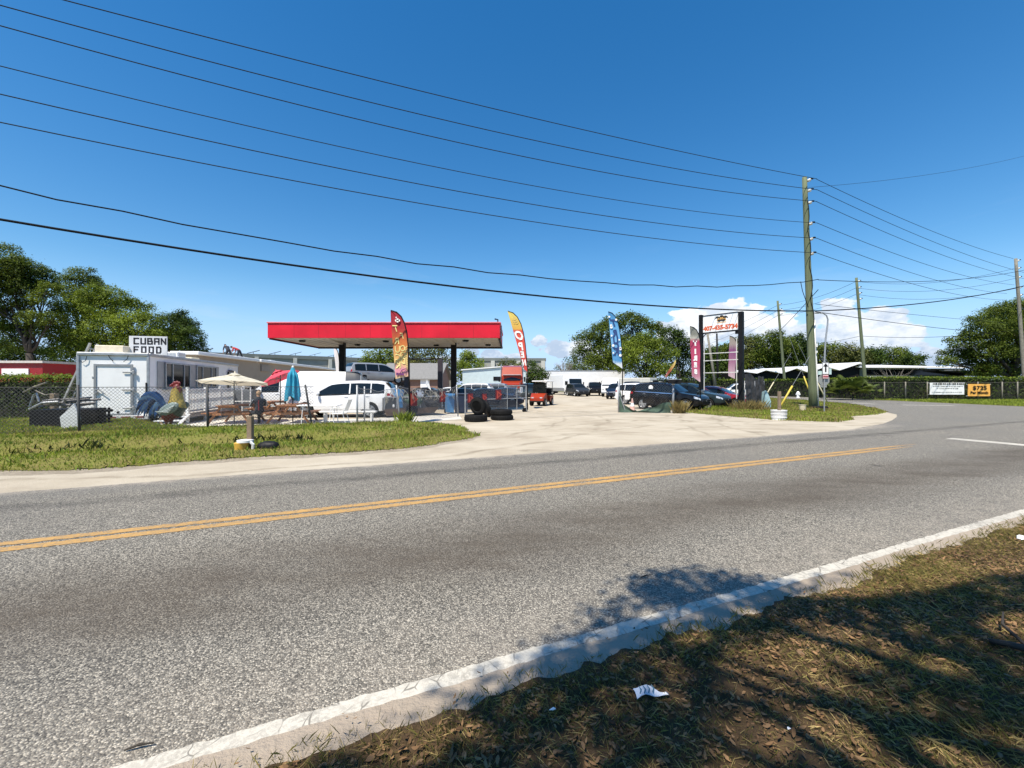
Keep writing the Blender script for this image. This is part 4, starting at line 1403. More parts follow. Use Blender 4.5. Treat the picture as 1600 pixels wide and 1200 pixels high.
def street_sign():
 b = G(1288.5, 646)
 s = b.y / F
 t = thing('street_sign', 'street name and arrow signs on a grey post beside the tallest pole', 'sign', b)
 H = EYE - (568 - CY) * s
 def q(u, v):
  return Vector(((u - 1288.5) * s, 0, EYE - (v - CY) * s))
 part('post', MB().box((0, .03, H / 2 - .1), (.055, .05, H), bev=.008), M_GALV, t)
 M = face_frame((0, -.045, 0), (1, 0, 0))
 mb = MB()
 c = q(1289.5, 575.5)
 mb.box((c.x, -.02, c.z), (.36, .012, .66), bev=.004)
 part('arrow_plate', mb, M_CLEANW, t)
 mb = MB()
 mb.box((c.x, -.031, c.z - .03), (.075, .008, .34))
 mb.hull([Vector((c.x - .13, -.028, c.z + .1)), Vector((c.x + .13, -.028, c.z + .1)), Vector((c.x, -.028, c.z + .28)), Vector((c.x - .13, -.036, c.z + .1)), Vector((c.x + .13, -.036, c.z + .1)), Vector((c.x, -.036, c.z + .28))])
 for (x, z, w, hh) in ((0, .315, .34, .02), (0, -.315, .34, .02), (-.168, 0, .02, .62), (.168, 0, .02, .62)):
  mb.box((c.x + x, -.03, c.z + z), (w, .006, hh))
 part('arrow', mb, M_BLACK, t)
 for (u0, u1, v0, v1, yy, lab) in ((1280.5, 1287, 579.5, 585.5, .10, ''), (1291, 1302, 575.5, 585, .13, '')):
  mb = MB()
  a, d = q(u0, v0), q(u1, v1)
  mb.box(((a.x + d.x) / 2, yy, (a.z + d.z) / 2), (abs(d.x - a.x), .012, abs(a.z - d.z)))
  part('street_name_plate', mb, mat('pale green plate', (0.48, 0.62, 0.60), .4), t)
 c = q(1289.5, 588.5)
 mb = MB()
 mb.box((c.x, -.02, c.z), (.30, .012, .20), bev=.004)
 pl = part('small_plate', mb, mat('pinkish plate', (0.66, 0.42, 0.42), .5), t)
 part('red_bar', MB().box((c.x, -.031, c.z), (.26, .008, .06)), mat('sign red', (0.30, 0.03, 0.05), .5), pl)
 c = q(1289, 593.5)
 mb = MB()
 n = 8
 oct_ = [(.33 * math.cos(math.pi / 8 + i * math.pi / 4), .33 * math.sin(math.pi / 8 + i * math.pi / 4)) for i in range(8)]
 mb.prism(oct_, 0, .01, Matrix.Translation((c.x, .085, c.z)) @ Matrix.Rotation(math.radians(90), 4, 'X'))
 part('octagon_back', mb, mat('bare sign back', (0.30, 0.31, 0.30), .5, .3), t)
 c = q(1289, 603)
 part('all_way_back', MB().box((c.x - .02, .085, c.z), (.36, .01, .16)), MATS['bare sign back'], t)
street_sign()
def planter():
 b = G(1217, 656)
 s = b.y / F
 t = thing('planter_bucket', 'white tub on the sandy edge holding a wooden post', 'bucket', b)
 r = 11 * s
 mb = MB()
 mb.lathe([(0, .0), (r * .93, .0), (r, .40), (r * 1.03, .41), (r * 1.03, .44), (r * .93, .44), (r * .9, .36), (0, .34)], n=24)
 part('tub', mb, M_PLW, t, 40)
 for z in (.12, .27):
  part('rib', MB().lathe([(r * .945 + z * .02, z - .012), (r * .99 + z * .05, z), (r * .95 + z * .03, z + .012)], n=24), M_PLW, t, 60)
 p = thing('wooden_stake', 'short grey wooden post standing in the white tub', 'post', (b.x, b.y, 0))
 part('stake', MB().box((0.02, 0, .79), (.11, .11, .96), bev=.01), M_GWOOD, p)
planter()
for (u0, v0, u1, v1, Y, lab, hue) in ((1220, 634, 1238, 603, 25.5, 'yellow guy wire guard leaning right beside the white tub', 0), (1263, 607, 1256, 588, 36, 'yellow guy wire guard just left of the tallest pole', 0), (1287, 617, 1275, 593, 36, 'pale guy wire guard leaning between the tallest pole and the street sign', 1), (1200, 612, 1209, 597, 40, 'thin pale guy wire guard by the tattered screen', 1)):
 a, b = P(u0, v0, Y), P(u1, v1, Y)
 if a.z > .1:
  d = (b - a)
  a = a - d * (a.z / d.z)
 t = thing('guy_guard', lab, 'guy wire guard', a, 0, 'guy wire guards')
 part('guard', MB().tube([Vector((0, 0, 0)), (b - a) * .5, b - a], .055 if not hue else .05, 8), M_YELG if not hue else mat('pale guard', (.6, .54, .36), .6), t, 180)
 part('guy_wire', MB().tube([b - a, (b - a) * 2.6], .012, 5), M_GALV, t)
b = G(1254, 643)
o = MB().lathe([(0, 0), (.15, 0), (.17, .36), (.185, .37), (.185, .40), (.16, .40), (.15, .1), (0, .09)], n=18).build('bucket', mat('beige plastic', (.58, .50, .36), .6, dirt=.2), None, 40, b)
tag(o, 'small beige bucket on the grass left of the tallest pole', 'bucket')
hy = P(1247, 621, 47)
t = thing('fire_hydrant', 'small white fire hydrant beside the far side road', 'hydrant', (hy.x, 47, 0))
part('barrel', MB().lathe([(0, 0), (.2, 0), (.2, .06), (.14, .08), (.14, .5), (.19, .52), (.19, .56), (.15, .62), (.1, .72), (.04, .76), (0, .78)], n=14), M_CLEANW, t, 40)
part('nozzle', MB().cyl((-.24, 0, .42), (.24, 0, .42), .07, n=10).cyl((0, -.22, .42), (0, 0, .42), .09, n=10), M_CLEANW, t)
def business_sign():
 L, R = P(1095.5, 600, 26.6), P(1158, 600, 24.8)
 d = (R - L)
 d.z = 0
 W = d.length
 ang = math.atan2(d.y, d.x)
 t = thing('business_sign', 'tall white phone number sign between two black posts', 'sign', (L.x, L.y, 0), ang)
 zt = 5.98
 zb = P(0, 517, 25.5).z
 ztb = P(0, 490.5, 25.5).z
 for x, w, hh in ((0, .19, zt + .1), (W, .25, zt)):
  part('post', MB().box((x, 0, hh / 2 - .1), (w, .3, hh + .2), bev=.012), M_BLACK, t)
 mb = MB()
 mb.box((W / 2 - .01, 0, (zb + ztb) / 2), (W - .30, .10, ztb - zb), bev=.01)
 panel = part('panel', mb, M_CLEANW, t)
 mb = MB()
 mb.box((W / 2, -.02, zb - .04), (W - .28, .13, .07))
 mb.box((W / 2, -.02, ztb + .025), (W - .28, .13, .035))
 part('panel_frame', mb, M_BLACK, t)
 M = face_frame((W / 2, -.052, zb + .23), (1, 0, 0))
 mb = MB()
 lettering(mb, '407-435-5734', .37, M, bold=.022, sx=.98)
 part('phone_number', mb, mat('orange red lettering', (0.62, 0.11, 0.03), .5), panel)
 mb, ms = MB(), MB()
 cx, cz = W / 2 + .08, zb + .76
 for (px, hgt, k) in ((-.24, .22, -1), (.02, .26, 1), (.24, .2, 1)):
  mb.tube([Vector((cx + px * .7, -.066, cz - .12)), Vector((cx + px * .9, -.066, cz)), Vector((cx + px, -.066, cz + hgt - .12))], .012, 4)
  for i in range(7):
   a = math.pi * (i / 6)
   e = Vector((cx + px + math.cos(a) * .17, -.066, cz + hgt - .12 + math.sin(a) * .09 - abs(math.cos(a)) * .07))
   m_ = Vector((cx + px + math.cos(a) * .09, -.066, cz + hgt - .1 + math.sin(a) * .07))
   mb.tube([Vector((cx + px, -.066, cz + hgt - .12)), m_, e], [.02, .024, .004], 4)
 mb.box((cx, -.062, cz - .075), (.46, .012, .10), bev=.004)
 for x in (-.12, .12):
  mb.cyl((cx + x, -.056, cz - .13), (cx + x, -.07, cz - .13), .04, n=10)
 part('palms_emblem', mb, mat('emblem black', (.03, .03, .025), .6), panel)
 ms.prism([(cx + .29 * math.cos(math.pi * i / 14), cz - .10 + .24 * math.sin(math.pi * i / 14)) for i in range(15)], .053, .058, Matrix(((1, 0, 0, 0), (0, 0, -1, 0), (0, 1, 0, 0), (0, 0, 0, 1))))
 for i in range(9):
  ms.box((cx - .26 + i * .065, -.055, cz - .2 - .015 * math.sin(math.pi * i / 8)), (.042, .01, .075))
 part('sunset_emblem', ms, mat('emblem amber', (.60, .34, .10), .6), panel)
 mb = MB()
 for z in (P(0, 551, 25.5).z, P(0, 562.5, 25.5).z, P(0, 582, 25.5).z):
  mb.box((W / 2, 0, z), (W - .32, .05, .05))
 for x in (.2, W - .25):
  mb.box((x, .0, 2.55), (.045, .045, 3.7))
 part('empty_frame', mb, mat('white frame', (.62, .61, .57), .5, dirt=.3), t)
 part('bracket', MB().box((W - .22, 0, zb - .15), (.2, .12, .2)).tube([(.3, 0, zb - .1), (.1, 0, zb - .3)], .03), M_BLACK, t)
business_sign()
def feather(label, base, tip, straight, bl, br, m, letters=(), bold=.02, group='feather flags', fold=.028, edge=None, extra=None):
 """base: foot of the pole; tip/left bottom/right bottom in the photo at the base's depth; the cloth hangs from a bowed pole"""
 Y = base.y
 t = thing('feather_flag', label, 'flag', base, 0, group)
 def q(uv):
  p = P(uv[0], uv[1], Y)
  return Vector((p.x - base.x, 0, p.z))
 T, S, BL, BR = q(tip), q(straight), q(bl), q(br)
 n, k = 26, 9
 def right(s):                      # s from 0 (bottom) to 1 (tip) along the pole edge
  if s < .62:
   return BR.lerp(S, s / .62)
  r = (s - .62) / .38
  c = S + (S - BR).normalized() * (T.z - S.z) * .97
  return S.lerp(c, r).lerp(c.lerp(T, r), r)
 def billow(s, f):
  return fold * math.sin(f * 5.5 + s * 4 + base.x) * (1 - f) * .8 + fold * .6 * math.sin(s * 9 + base.x * 2) * (1 - f) + .012 * math.sin(f * 17 + s * 13)
 rows = []
 for i in range(n + 1):
  s = i / n
  R_ = right(s)
  Lf = BL.lerp(T, s)
  row = []
  for j in range(k + 1):
   f = j / k
   p = Lf.lerp(R_, f)
   p.y += billow(s, f)
   row.append(p)
  rows.append(row)
 mb = MB()
 mb.grid(rows)
 mb.grid([[p + Vector((0, .008, 0)) for p in r] for r in rows])
 cloth = mb.build('cloth', m, t, 180, fix=False)
 pts = [Vector((0, .02, 0))] + [right(i / 14) + Vector((0.02, .01, 0)) for i in range(15)]
 part('pole', MB().tube(pts, [.032] * 8 + [.026] * 8, 8), M_BLACK, t, 180)
 part('base_spike', MB().cyl((0, .02, 0), (0, .02, .4), .05, n=8), M_BLACK, t)
 for (txt, size, mm, f, s, sx) in letters:
  mb2 = MB()
  R_, Lf = right(s), BL.lerp(T, s)
  c = Lf.lerp(R_, f)
  wd_ = abs(R_.x - Lf.x)
  ht_ = T.z - min(BL.z, BR.z)
  sl_ = (right(min(1, s + .08)).x + BL.lerp(T, min(1, s + .08)).x - R_.x - Lf.x) / 2 / (.08 * ht_)
  vs_, fs_ = text_mesh(txt, size, bold, extrude=.003)
  mb2.add([Vector((c.x - v.x * sx + v.y * sl_, billow(min(1, max(0, s + v.y / ht_)), min(1, max(0, f - v.x * sx / wd_))) - .014 + v.z, c.z + v.y)) for v in vs_], fs_)
  part('letter', mb2, mm, cloth)
 if extra:
  extra(cloth, right, BL, T, rows)
 return t
M_F1 = mat_grad('flag red to gold', [(0.0, (0.85, 0.66, 0.34)), (.12, (0.85, 0.36, 0.48)), (.24, (0.90, 0.64, 0.24)), (.5, (0.74, 0.24, 0.06)), (.72, (0.52, 0.03, 0.04)), (1, (0.38, 0.012, 0.04))], 1.8, 4.6, wobble=.2)
M_LETY = mat('yellow letters', (.78, .66, .26), .6)
M_LETW = mat('white letters', (.80, .80, .78), .6)
M_LETN = mat('navy letters', (.02, .05, .17), .6)
M_LETP = mat('purple letters', (.16, .04, .16), .6)
b1 = G(641, 663)
def stripes1(cloth, right, BL, T, rows):
 mb = MB()
 for i in range(13):
  s = .10 + i * .04
  a = BL.lerp(T, s).lerp(right(s), .84)
  b = BL.lerp(T, s + .05).lerp(right(s + .05), .98)
  ya, yb = rows[int(s * 26)][7].y - .016, rows[int(s * 26) + 1][8].y - .012
  mb.hull([q_ + Vector((0, y_ + e_, z_)) for q_, y_ in ((a, ya), (b, yb)) for e_ in (0, -.003) for z_ in (0, .035)])
 part('gold_stripe', mb, M_LETY, cloth)
 mb = MB()
 c = BL.lerp(T, .83).lerp(right(.83), .62) + Vector((0, -.06, 0))
 for (dx, dz, r) in ((0, 0, .055), (-.06, -.03, .045), (.06, -.03, .045), (0, -.06, .05), (-.05, .09, .03)):
  mb.cyl(c + Vector((dx, .006, dz)), c + Vector((dx, 0, dz)), r, n=10)
 part('white_emblem', mb, M_LETW, cloth)
 mb = MB()
 c = BL.lerp(T, .06).lerp(right(.06), .5) + Vector((0, -.06, 0))
 mb.tube([c + Vector((-.2, 0, .05)), c + Vector((-.05, 0, .03)), c + Vector((.02, 0, .16)), c + Vector((.22, 0, .24)), c + Vector((.12, 0, .08))], .018, 5)
 for x in (-.16, -.04, .06):
  mb.lathe([(.035, -.006), (.05, -.006), (.05, .006), (.035, .006)], c + Vector((x, 0, .0)), 10, axis='Y')
 part('cart_emblem', mb, M_LETP, cloth)
feather('red to gold mirrored food truck feather flag beside the white car', b1, (610, 485), (637, 545), (618, 592), (638, 588), M_F1,
  [(c, .36, M_LETY, .30, s, .9) for c, s in zip('TRUCK', (.735, .60, .465, .335, .205))] + [(c, .33, M_LETY, .66, s, .8) for c, s in zip('FOOD', (.68, .545, .42, .30))], extra=stripes1, bold=.004)
M_F2 = mat_grad('flag yellow over red', [(0, (.74, .09, .075)), (.74, (.78, .12, .08)), (.765, (.85, .52, .10)), (1, (.86, .70, .18))], 2.2, 5.9)
b2 = G(824, 640)
def lines2(cloth, right, BL, T, rows):
 mb = MB()
 for i, s in enumerate((.80, .825, .85)):
  a, b = BL.lerp(T, s), right(s)
  mb.hull([a.lerp(b, .25) + Vector((0, -.06, 0)), a.lerp(b, .8) + Vector((0, -.05, 0)), a.lerp(b, .25) + Vector((0, -.06, .03)), a.lerp(b, .8) + Vector((0, -.05, .03)), a.lerp(b, .25) + Vector((0, -.065, 0)), a.lerp(b, .8) + Vector((0, -.055, 0)), a.lerp(b, .25) + Vector((0, -.065, .03)), a.lerp(b, .8) + Vector((0, -.055, .03))])
 part('fine_print', mb, mat('print grey', (.5, .42, .2), .6), cloth)
feather('yellow and red mirrored OPEN feather flag right of the canopy', b2, (793, 486), (821, 545), (819, 577), (824, 581), M_F2, [(c, z, M_LETW, .52, s, x) for c, s, z, x in zip('OPEN', (.665, .505, .335, .165), (.74, .64, .54, .48), (.82, .80, .74, .62))], extra=lines2, bold=.03)
M_F3 = mat_grad('flag sky blue', [(0, (.78, .80, .80)), (.13, (.74, .78, .80)), (.17, (.10, .34, .62)), (.45, (.24, .54, .82)), (.75, (.12, .40, .70)), (1, (.05, .20, .42))], 2.3, 6.5, wobble=.5)
def drops3(cloth, right, BL, T, rows):
 mb = MB()
 for i in range(11):
  s = .2 + .72 * ((i * .37) % 1)
  f = (.10, .90, .16, .84)[i % 4]
  c = BL.lerp(T, s).lerp(right(s), f) + Vector((0, -.06, 0))
  mb.cyl(c, c + Vector((0, .006, 0)), .05 + .04 * ((i * .29) % 1), n=9)
 part('bubble', mb, M_LETW, cloth)
feather('blue mirrored TRUCK feather flag in front of the big oak', G(972, 641), (950, 487), (970, 535), (958, 566), (972.5, 576), M_F3, [(c, .56, M_LETN, .5, s, .85) for c, s in zip('TRUCK', (.77, .65, .53, .41, .29))], extra=drops3, bold=.03)
M_F4 = mat_grad('flag magenta', [(0, (.72, .60, .62)), (.10, (.62, .30, .38)), (.3, (.62, .10, .20)), (.72, (.52, .06, .15)), (.78, (.60, .58, .50)), (.84, (.30, .30, .26)), (1, (.26, .27, .23))], 1.7, 5.0)
feather('magenta mirrored TIRES feather flag left of the phone number sign', G(1094, 643), (1078, 510), (1094, 545), (1081, 588), (1094, 597), M_F4, [(c, .36, M_LETW, .48, s, .85) for c, s in zip('TIRES', (.665, .53, .40, .27, .14))], bold=.03)
M_F5 = mat_grad('flag purple', [(0, (.70, .52, .56)), (.35, (.48, .22, .34)), (.62, (.30, .10, .24)), (.75, (.45, .36, .33)), (1, (.40, .38, .30))], 2.2, 5.8)
feather('faded purple feather flag seen through the sign frame', P(1151, 635, 34) * Vector((1, 1, 0)) if False else Vector((P(1151, 600, 34).x, 34, 0)), (1140, 525), (1151, 552), (1138, 587), (1148, 592), M_F5, [(c, .42, M_LETN if i < 3 else M_LETW, .5, s, .8) for i, (c, s) in enumerate(zip('SALE', (.66, .49, .33, .17)))] if False else [])
M_F6 = mat_grad('flag yellow red small', [(0, (.55, .30, .25)), (.4, (.40, .08, .05)), (.7, (.72, .50, .16)), (1, (.78, .66, .25))], 2.1, 3.9)
feather('small yellow and red feather flag leaning over the parked cars', Vector((P(1036, 600, 40).x, 40, 0)), (1055, 562), (1050, 578), (1039, 588), (1041, 590), M_F6)
M_F7 = mat('white flag cloth', (.72, .70, .72), .7, var=.05)
feather('white feather flag hanging behind the left canopy column', Vector((P(531, 600, 31).x, 31, 0)), (521, 543), (529, 560), (526, 590), (531, 590), M_F7)
random.seed(11)
GT = 'trees behind the yard'
tree('oak_tree', 'big spreading oak with dark forked trunk at far left', 28, 50,
     [(14, 436, 30), (40, 424, 24), (62, 440, 22), (8, 470, 28), (38, 452, 22), (70, 470, 20), (84, 500, 14), (-20, 440, 46), (-30, 500, 40), (12, 520, 18), (-60, 415, 46), (24, 410, 14), (76, 452, 13), (30, 540, 20), (66, 520, 18), (48, 500, 16), (20, 490, 20)], L_OAK, .23, leaf=.14, dens=1.15, group=GT, fork=.5)
tree('oak_tree', 'slender taller oak rising behind the bushy mass left of the food sign', 36, 128,
     [(122, 434, 17), (140, 444, 17), (108, 456, 16), (150, 455, 14), (96, 440, 12), (128, 470, 22)], L_OAK, .3, leaf=.15, dens=1.1, group=GT, fork=.7)
tree('broadleaf_tree', 'bushy fresh green tree directly behind the white food trailer', 31, 165,
     [(118, 500, 34), (150, 482, 26), (178, 470, 24), (196, 490, 30), (220, 512, 30), (170, 520, 36), (130, 545, 34), (205, 545, 32), (100, 545, 26), (92, 520, 18), (240, 535, 24)], L_LIME, .3, leaf=.15, dens=1.25, group=GT, fork=.2)
tree('broadleaf_tree', 'dark drooping tree right of the food sign with wispy edge', 33, 275,
     [(262, 512, 24), (288, 510, 20), (300, 528, 20), (272, 540, 28), (308, 545, 16), (246, 548, 24), (316, 556, 10), (282, 494, 10)], L_DARK, .26, leaf=.14, dens=1.25, group=GT, fork=.3)
tree('broadleaf_tree', 'shadowy undergrowth tree filling the gap behind the red shed', 33, 60,
     [(20, 560, 24), (60, 560, 24), (95, 575, 22), (40, 585, 26), (80, 590, 20), (-10, 550, 30)], L_DARK, .2, leaf=.17, dens=1.2, group=GT, fork=.2)
tree('broadleaf_tree', 'low olive tree behind the silver minivan', 62, 592, [(582, 562, 16), (600, 556, 15), (618, 562, 15), (590, 577, 16), (612, 578, 15), (572, 572, 10)], L_LIME, .3, leaf=.36, group=GT)
tree('oak_tree', 'yellowish sparse oak behind the grey roofed house', 66, 668, [(640, 556, 16), (662, 548, 17), (684, 556, 16), (650, 572, 18), (676, 574, 18), (696, 570, 10), (690, 545, 8)], L_OLIVE, .35, leaf=.34, dens=.8, group=GT)
tree('broadleaf_tree', 'round green tree right of the right canopy column', 64, 732, [(732, 566, 16), (720, 575, 13), (744, 574, 13), (732, 584, 15), (722, 590, 12), (746, 588, 11), (728, 556, 8)], L_LIME, .3, leaf=.34, dens=1.2, group=GT, fork=.1)
tree('tree', 'vine covered stump like tree left of the white box trailer', 64, 834, [(833, 572, 7), (832, 582, 8), (836, 592, 10), (846, 582, 7), (852, 588, 8), (830, 600, 9), (842, 600, 9)], L_DARK, .3, leaf=.3, dens=1.3, group=GT, fork=.1)
tree('palm_tree', 'small yellowing shrub tree on the shed roof line behind the orange truck', 70, 792, [(786, 570, 7), (798, 568, 7), (808, 572, 6), (792, 576, 7)], L_OLIVE, .15, leaf=.3, dens=.9, group=GT, cat='tree')
bt = P(883, 600, 72)
t = thing('bare_tree', 'leafless thin tree against the cloud left of the big oak', 'tree', (bt.x, 72, 0), 0, GT)
mb = MB()
mb.tube(limb_pts((0, 0, 0), (0, 0, 3.6), 0), [.16, .15, .14, .13, .12, .11, .10], 6)
for i in range(18):
 a = random.uniform(-1.2, 1.2)
 q = limb_pts((0, 0, random.uniform(2.4, 3.6)), (math.sin(a) * 2.3, random.uniform(-1, 1), 3.6 + math.cos(a) * random.uniform(1.4, 2.8)), 0, 5, .2)
 mb.tube(q, [.07, .055, .045, .035, .025, .012], 4)
 for j in range(4):
  e = q[3] + Vector((random.uniform(-.8, .8), random.uniform(-.5, .5), random.uniform(.1, .9)))
  mb.tube([q[2 + j % 3], q[3].lerp(e, .5), e], [.03, .02, .008], 4)
mb.build('trunk', MATS['palebark'], t, smooth=180)
C, N = crown_points([(1.1, 0, 4.6, .5, .5, .3), (-1.4, 0, 4.2, .6, .5, .3), (.2, 0, 5.9, .4, .4, .2)], .25, .35)
np_mesh('crown', leaf_quads(C, N, .25), 4, L_DARK, t)
tree('oak_tree', 'largest dark oak towering behind the blue feather flag', 80, 960,
     [(920, 535, 22), (938, 520, 20), (958, 510, 20), (985, 503, 18), (1005, 510, 18), (1025, 520, 16), (910, 560, 20), (930, 570, 22), (955, 545, 24), (985, 535, 22), (900, 582, 16), (950, 575, 24), (975, 560, 24), (1010, 540, 18)], L_OAK, .7, leaf=.38, dens=1.25, group=GT, fork=.3)
tree('oak_tree', 'bright yellow green oak in front of the dark oaks', 66, 1010,
     [(985, 545, 17), (1005, 535, 17), (1026, 542, 17), (1044, 556, 15), (1000, 560, 20), (1025, 565, 20), (980, 575, 16), (1010, 585, 18), (1040, 580, 14)], L_LIME, .4, leaf=.32, dens=1.2, group=GT, fork=.25)
tree('oak_tree', 'dark evergreen oak left of the magenta feather flag', 78, 1062,
     [(1045, 522, 14), (1060, 530, 15), (1076, 540, 14), (1056, 552, 18), (1072, 566, 17), (1052, 580, 18), (1075, 590, 14), (1040, 540, 12), (1090, 560, 12)], L_DARK, .5, leaf=.37, dens=1.2, group=GT, fork=.2)
GB = 'woodland trees in the background'
woods = [(1105, 560, 20, L_DARK, 'dark low tree glimpsed inside the sign frame'), (1135, 556, 22, L_OAK, 'leafy tree behind the purple feather flag'), (1172, 545, 24, L_OLIVE, 'brownish tree just right of the sign posts'), (1205, 542, 22, L_OAK, 'broad tree behind the thin distant pole'),
         (1242, 544, 22, L_DARK, 'dense tree close left of the tallest pole'), (1285, 556, 22, L_OAK, 'rounded tree behind the street lamp neck'), (1322, 558, 22, L_OLIVE, 'brown tinged tree right of the street lamp'), (1362, 560, 20, L_DARK, 'dark rounded tree above the flat roof corner'),
         (1396, 560, 20, L_OAK, 'low tree above the middle of the white flat roof'), (1425, 568, 16, L_DARK, 'smallest tree at the thinning end of the woodland')]
for i, (u, v, r, lm, lab) in enumerate(woods):
 Yw = 88 + (i * 37 % 11)
 bl = [(u, v, r)] + [(u + random.uniform(-1, 1) * r * 1.1, v + random.uniform(-.3, 1.1) * r, r * random.uniform(.5, .8)) for _ in range(5)] + [(u + random.uniform(-1, 1) * r, v + r * 1.3, r * .8) for _ in range(2)]
 tree('woodland_tree', lab, Yw, u, bl, lm, .4, leaf=.46, dens=1.15, group=GB, fork=.2)
tree('live_oak', 'large sprawling dark green tree at the right edge', 50, 1585,
     [(1560, 500, 30), (1590, 490, 34), (1535, 520, 26), (1510, 538, 20), (1575, 530, 34), (1610, 520, 40), (1545, 552, 28), (1495, 555, 17), (1515, 565, 20), (1590, 560, 34), (1560, 580, 26), (1620, 560, 40), (1478, 566, 12), (1640, 490, 40), (1535, 580, 20)], L_OAK, .6, leaf=.23, dens=1.3, group=GT, fork=.3, squash=.7)
SH = []
ROADSHADE = ((1020, 908, .26, 6.4), (1060, 908, .26, 6.3), (1100, 922, .40, 6.3), (1150, 926, .36, 6.2), (1195, 938, .40, 6.6), (1090, 948, .40, 6.8), (1020, 945, .26, 6.6), (945, 972, .16, 6.4), (985, 985, .30, 6.8), (930, 1010, .26, 6.6), (880, 1045, .26, 6.6), (1250, 940, .36, 6.4))
def shade(u, v, r, h):
 g = G(u, v)
 c = g + SUNV * (h / SUNV.z)
 SH.append((c.x, c.y, c.z, r, r, r * .55))
for (u, v, r, h) in tuple((a, b, c * .78, d) for a, b, c, d in ROADSHADE) + ((1130, 908, .22, 6.2), (1040, 925, .24, 6.6), (1205, 948, .34, 6.8), (1120, 965, .36, 7.0), (1010, 1000, .30, 6.5), (1290, 965, .34, 6.2), (1390, 955, .5, 7.0), (1480, 930, .40, 6.4), (1590, 925, .55, 7.2), (1550, 965, .6, 7.4), (1460, 985, .42, 6.6),
                     (900, 1035, .24, 6.4), (950, 1060, .30, 7.2), (1080, 1030, .42, 7.4), (1190, 1010, .40, 7.0), (870, 1100, .34, 7.0), (1000, 1110, .30, 7.6), (1130, 1120, .22, 7.2), (1330, 1040, .32, 7.6), (1430, 1080, .36, 7.2), (1540, 1060, .46, 7.6), (1600, 1130, .42, 7.4),
                     (760, 1130, .24, 6.8), (820, 1170, .26, 7.2), (700, 1190, .22, 7.0), (960, 1180, .28, 7.0), (1230, 1170, .20, 7.6), (1360, 1150, .24, 7.2), (1480, 1180, .28, 7.4), (1080, 1195, .20, 7.0), (600, 1230, .24, 7.0), (520, 1290, .3, 7.2)):
 shade(u, v, r, h)
for (x, y, z, r) in ((3, -3.5, 8.4, 1.3), (5.5, -2.6, 8.0, 1.2), (1, -3.8, 8.0, 1.1), (-1.2, -3.4, 7.4, .9), (6.8, -.6, 8.2, 1.2), (4.2, -4.6, 9.2, 1.4), (2.2, -5.2, 8.6, 1.2), (8.5, -2.0, 8.8, 1.4)):
 SH.append((x, y, z, r, r, r * .6))
TB = Vector((3.4, -3.6, 0))
W = [(x - TB.x, y - TB.y, z, a, b, c) for (x, y, z, a, b, c) in SH]
t = thing('live_oak', 'overhanging oak whose crown shades the leaf strewn near verge', 'tree', TB, 0)
nr = len(ROADSHADE)
C, N = [np.concatenate(q) for q in zip(crown_points(W[nr:], .085, .74, shell=.15), crown_points([(a, b, c, r1 * 1.2, r2 * 1.2, r3 * 1.2) for a, b, c, r1, r2, r3 in W[:nr]], .085, .26, shell=.15, per=16))]
wc = C + np.array([TB.x, TB.y, 0])
gx, gy = wc[:, 0] - SUNV.x / SUNV.z * wc[:, 2], wc[:, 1] - SUNV.y / SUNV.z * wc[:, 2]
gy = np.where(gy < .3, .3, gy)
pu, pv = CX + F * gx / gy, CY + F * EYE / gy
keep = np.ones(len(C), bool)
for (u, v, ru, rv) in ((1165, 963, 16, 7), (1212, 1058, 62, 32), (1285, 1010, 38, 13), (1349, 1042, 42, 13), (1292, 1150, 52, 22), (1228, 1162, 34, 15), (1430, 905, 70, 22), (1500, 878, 110, 24), (1340, 925, 45, 12), (1525, 1190, 70, 22), (1581, 991, 32, 14), (1469, 1055, 34, 14), (640, 1170, 50, 30), (728, 1150, 22, 14), (1015, 962, 14, 6), (1080, 1005, 20, 7)):
 n_ = vnoise(pu, pv, .04, 3) * .5
 keep &= ((pu - u) / ru) ** 2 + ((pv - v) / rv) ** 2 > 1.6 + n_
C, N = C[keep], N[keep]
np_mesh('crown', leaf_quads(C, N, .085), 4, L_OAK, t)
mb = MB()
fk = Vector((-.3, .4, 4.2))
mb.tube(limb_pts((0, 0, -.1), fk, 0, 5, .08), [.5, .42, .38, .36, .34, .32], 10)
for i in range(0, len(W), 4):
 c = Vector(W[i][:3])
 mb.tube(limb_pts(fk, c, .5, 7, .18), [.2, .16, .12, .09, .07, .05, .035, .02], 6)
mb.build('trunk', MATS['bark'], t, smooth=180)
ADDED_WOOD = [(-46 + i * 9.5 + random.uniform(-2, 2), -17 - random.uniform(0, 5) - (3 if i < 4 else 0), random.uniform(3.2, 5.0), 5.0, 3.2, 4.2) for i in range(11)]  # unseen wood added behind the camera to darken reflections and sky fill
C, N = crown_points(ADDED_WOOD, .7, .9)
tag(np_mesh('woodland', leaf_quads(C, N, .7), 4, L_DARK), kind='stuff')
HG = 'clipped hedges'
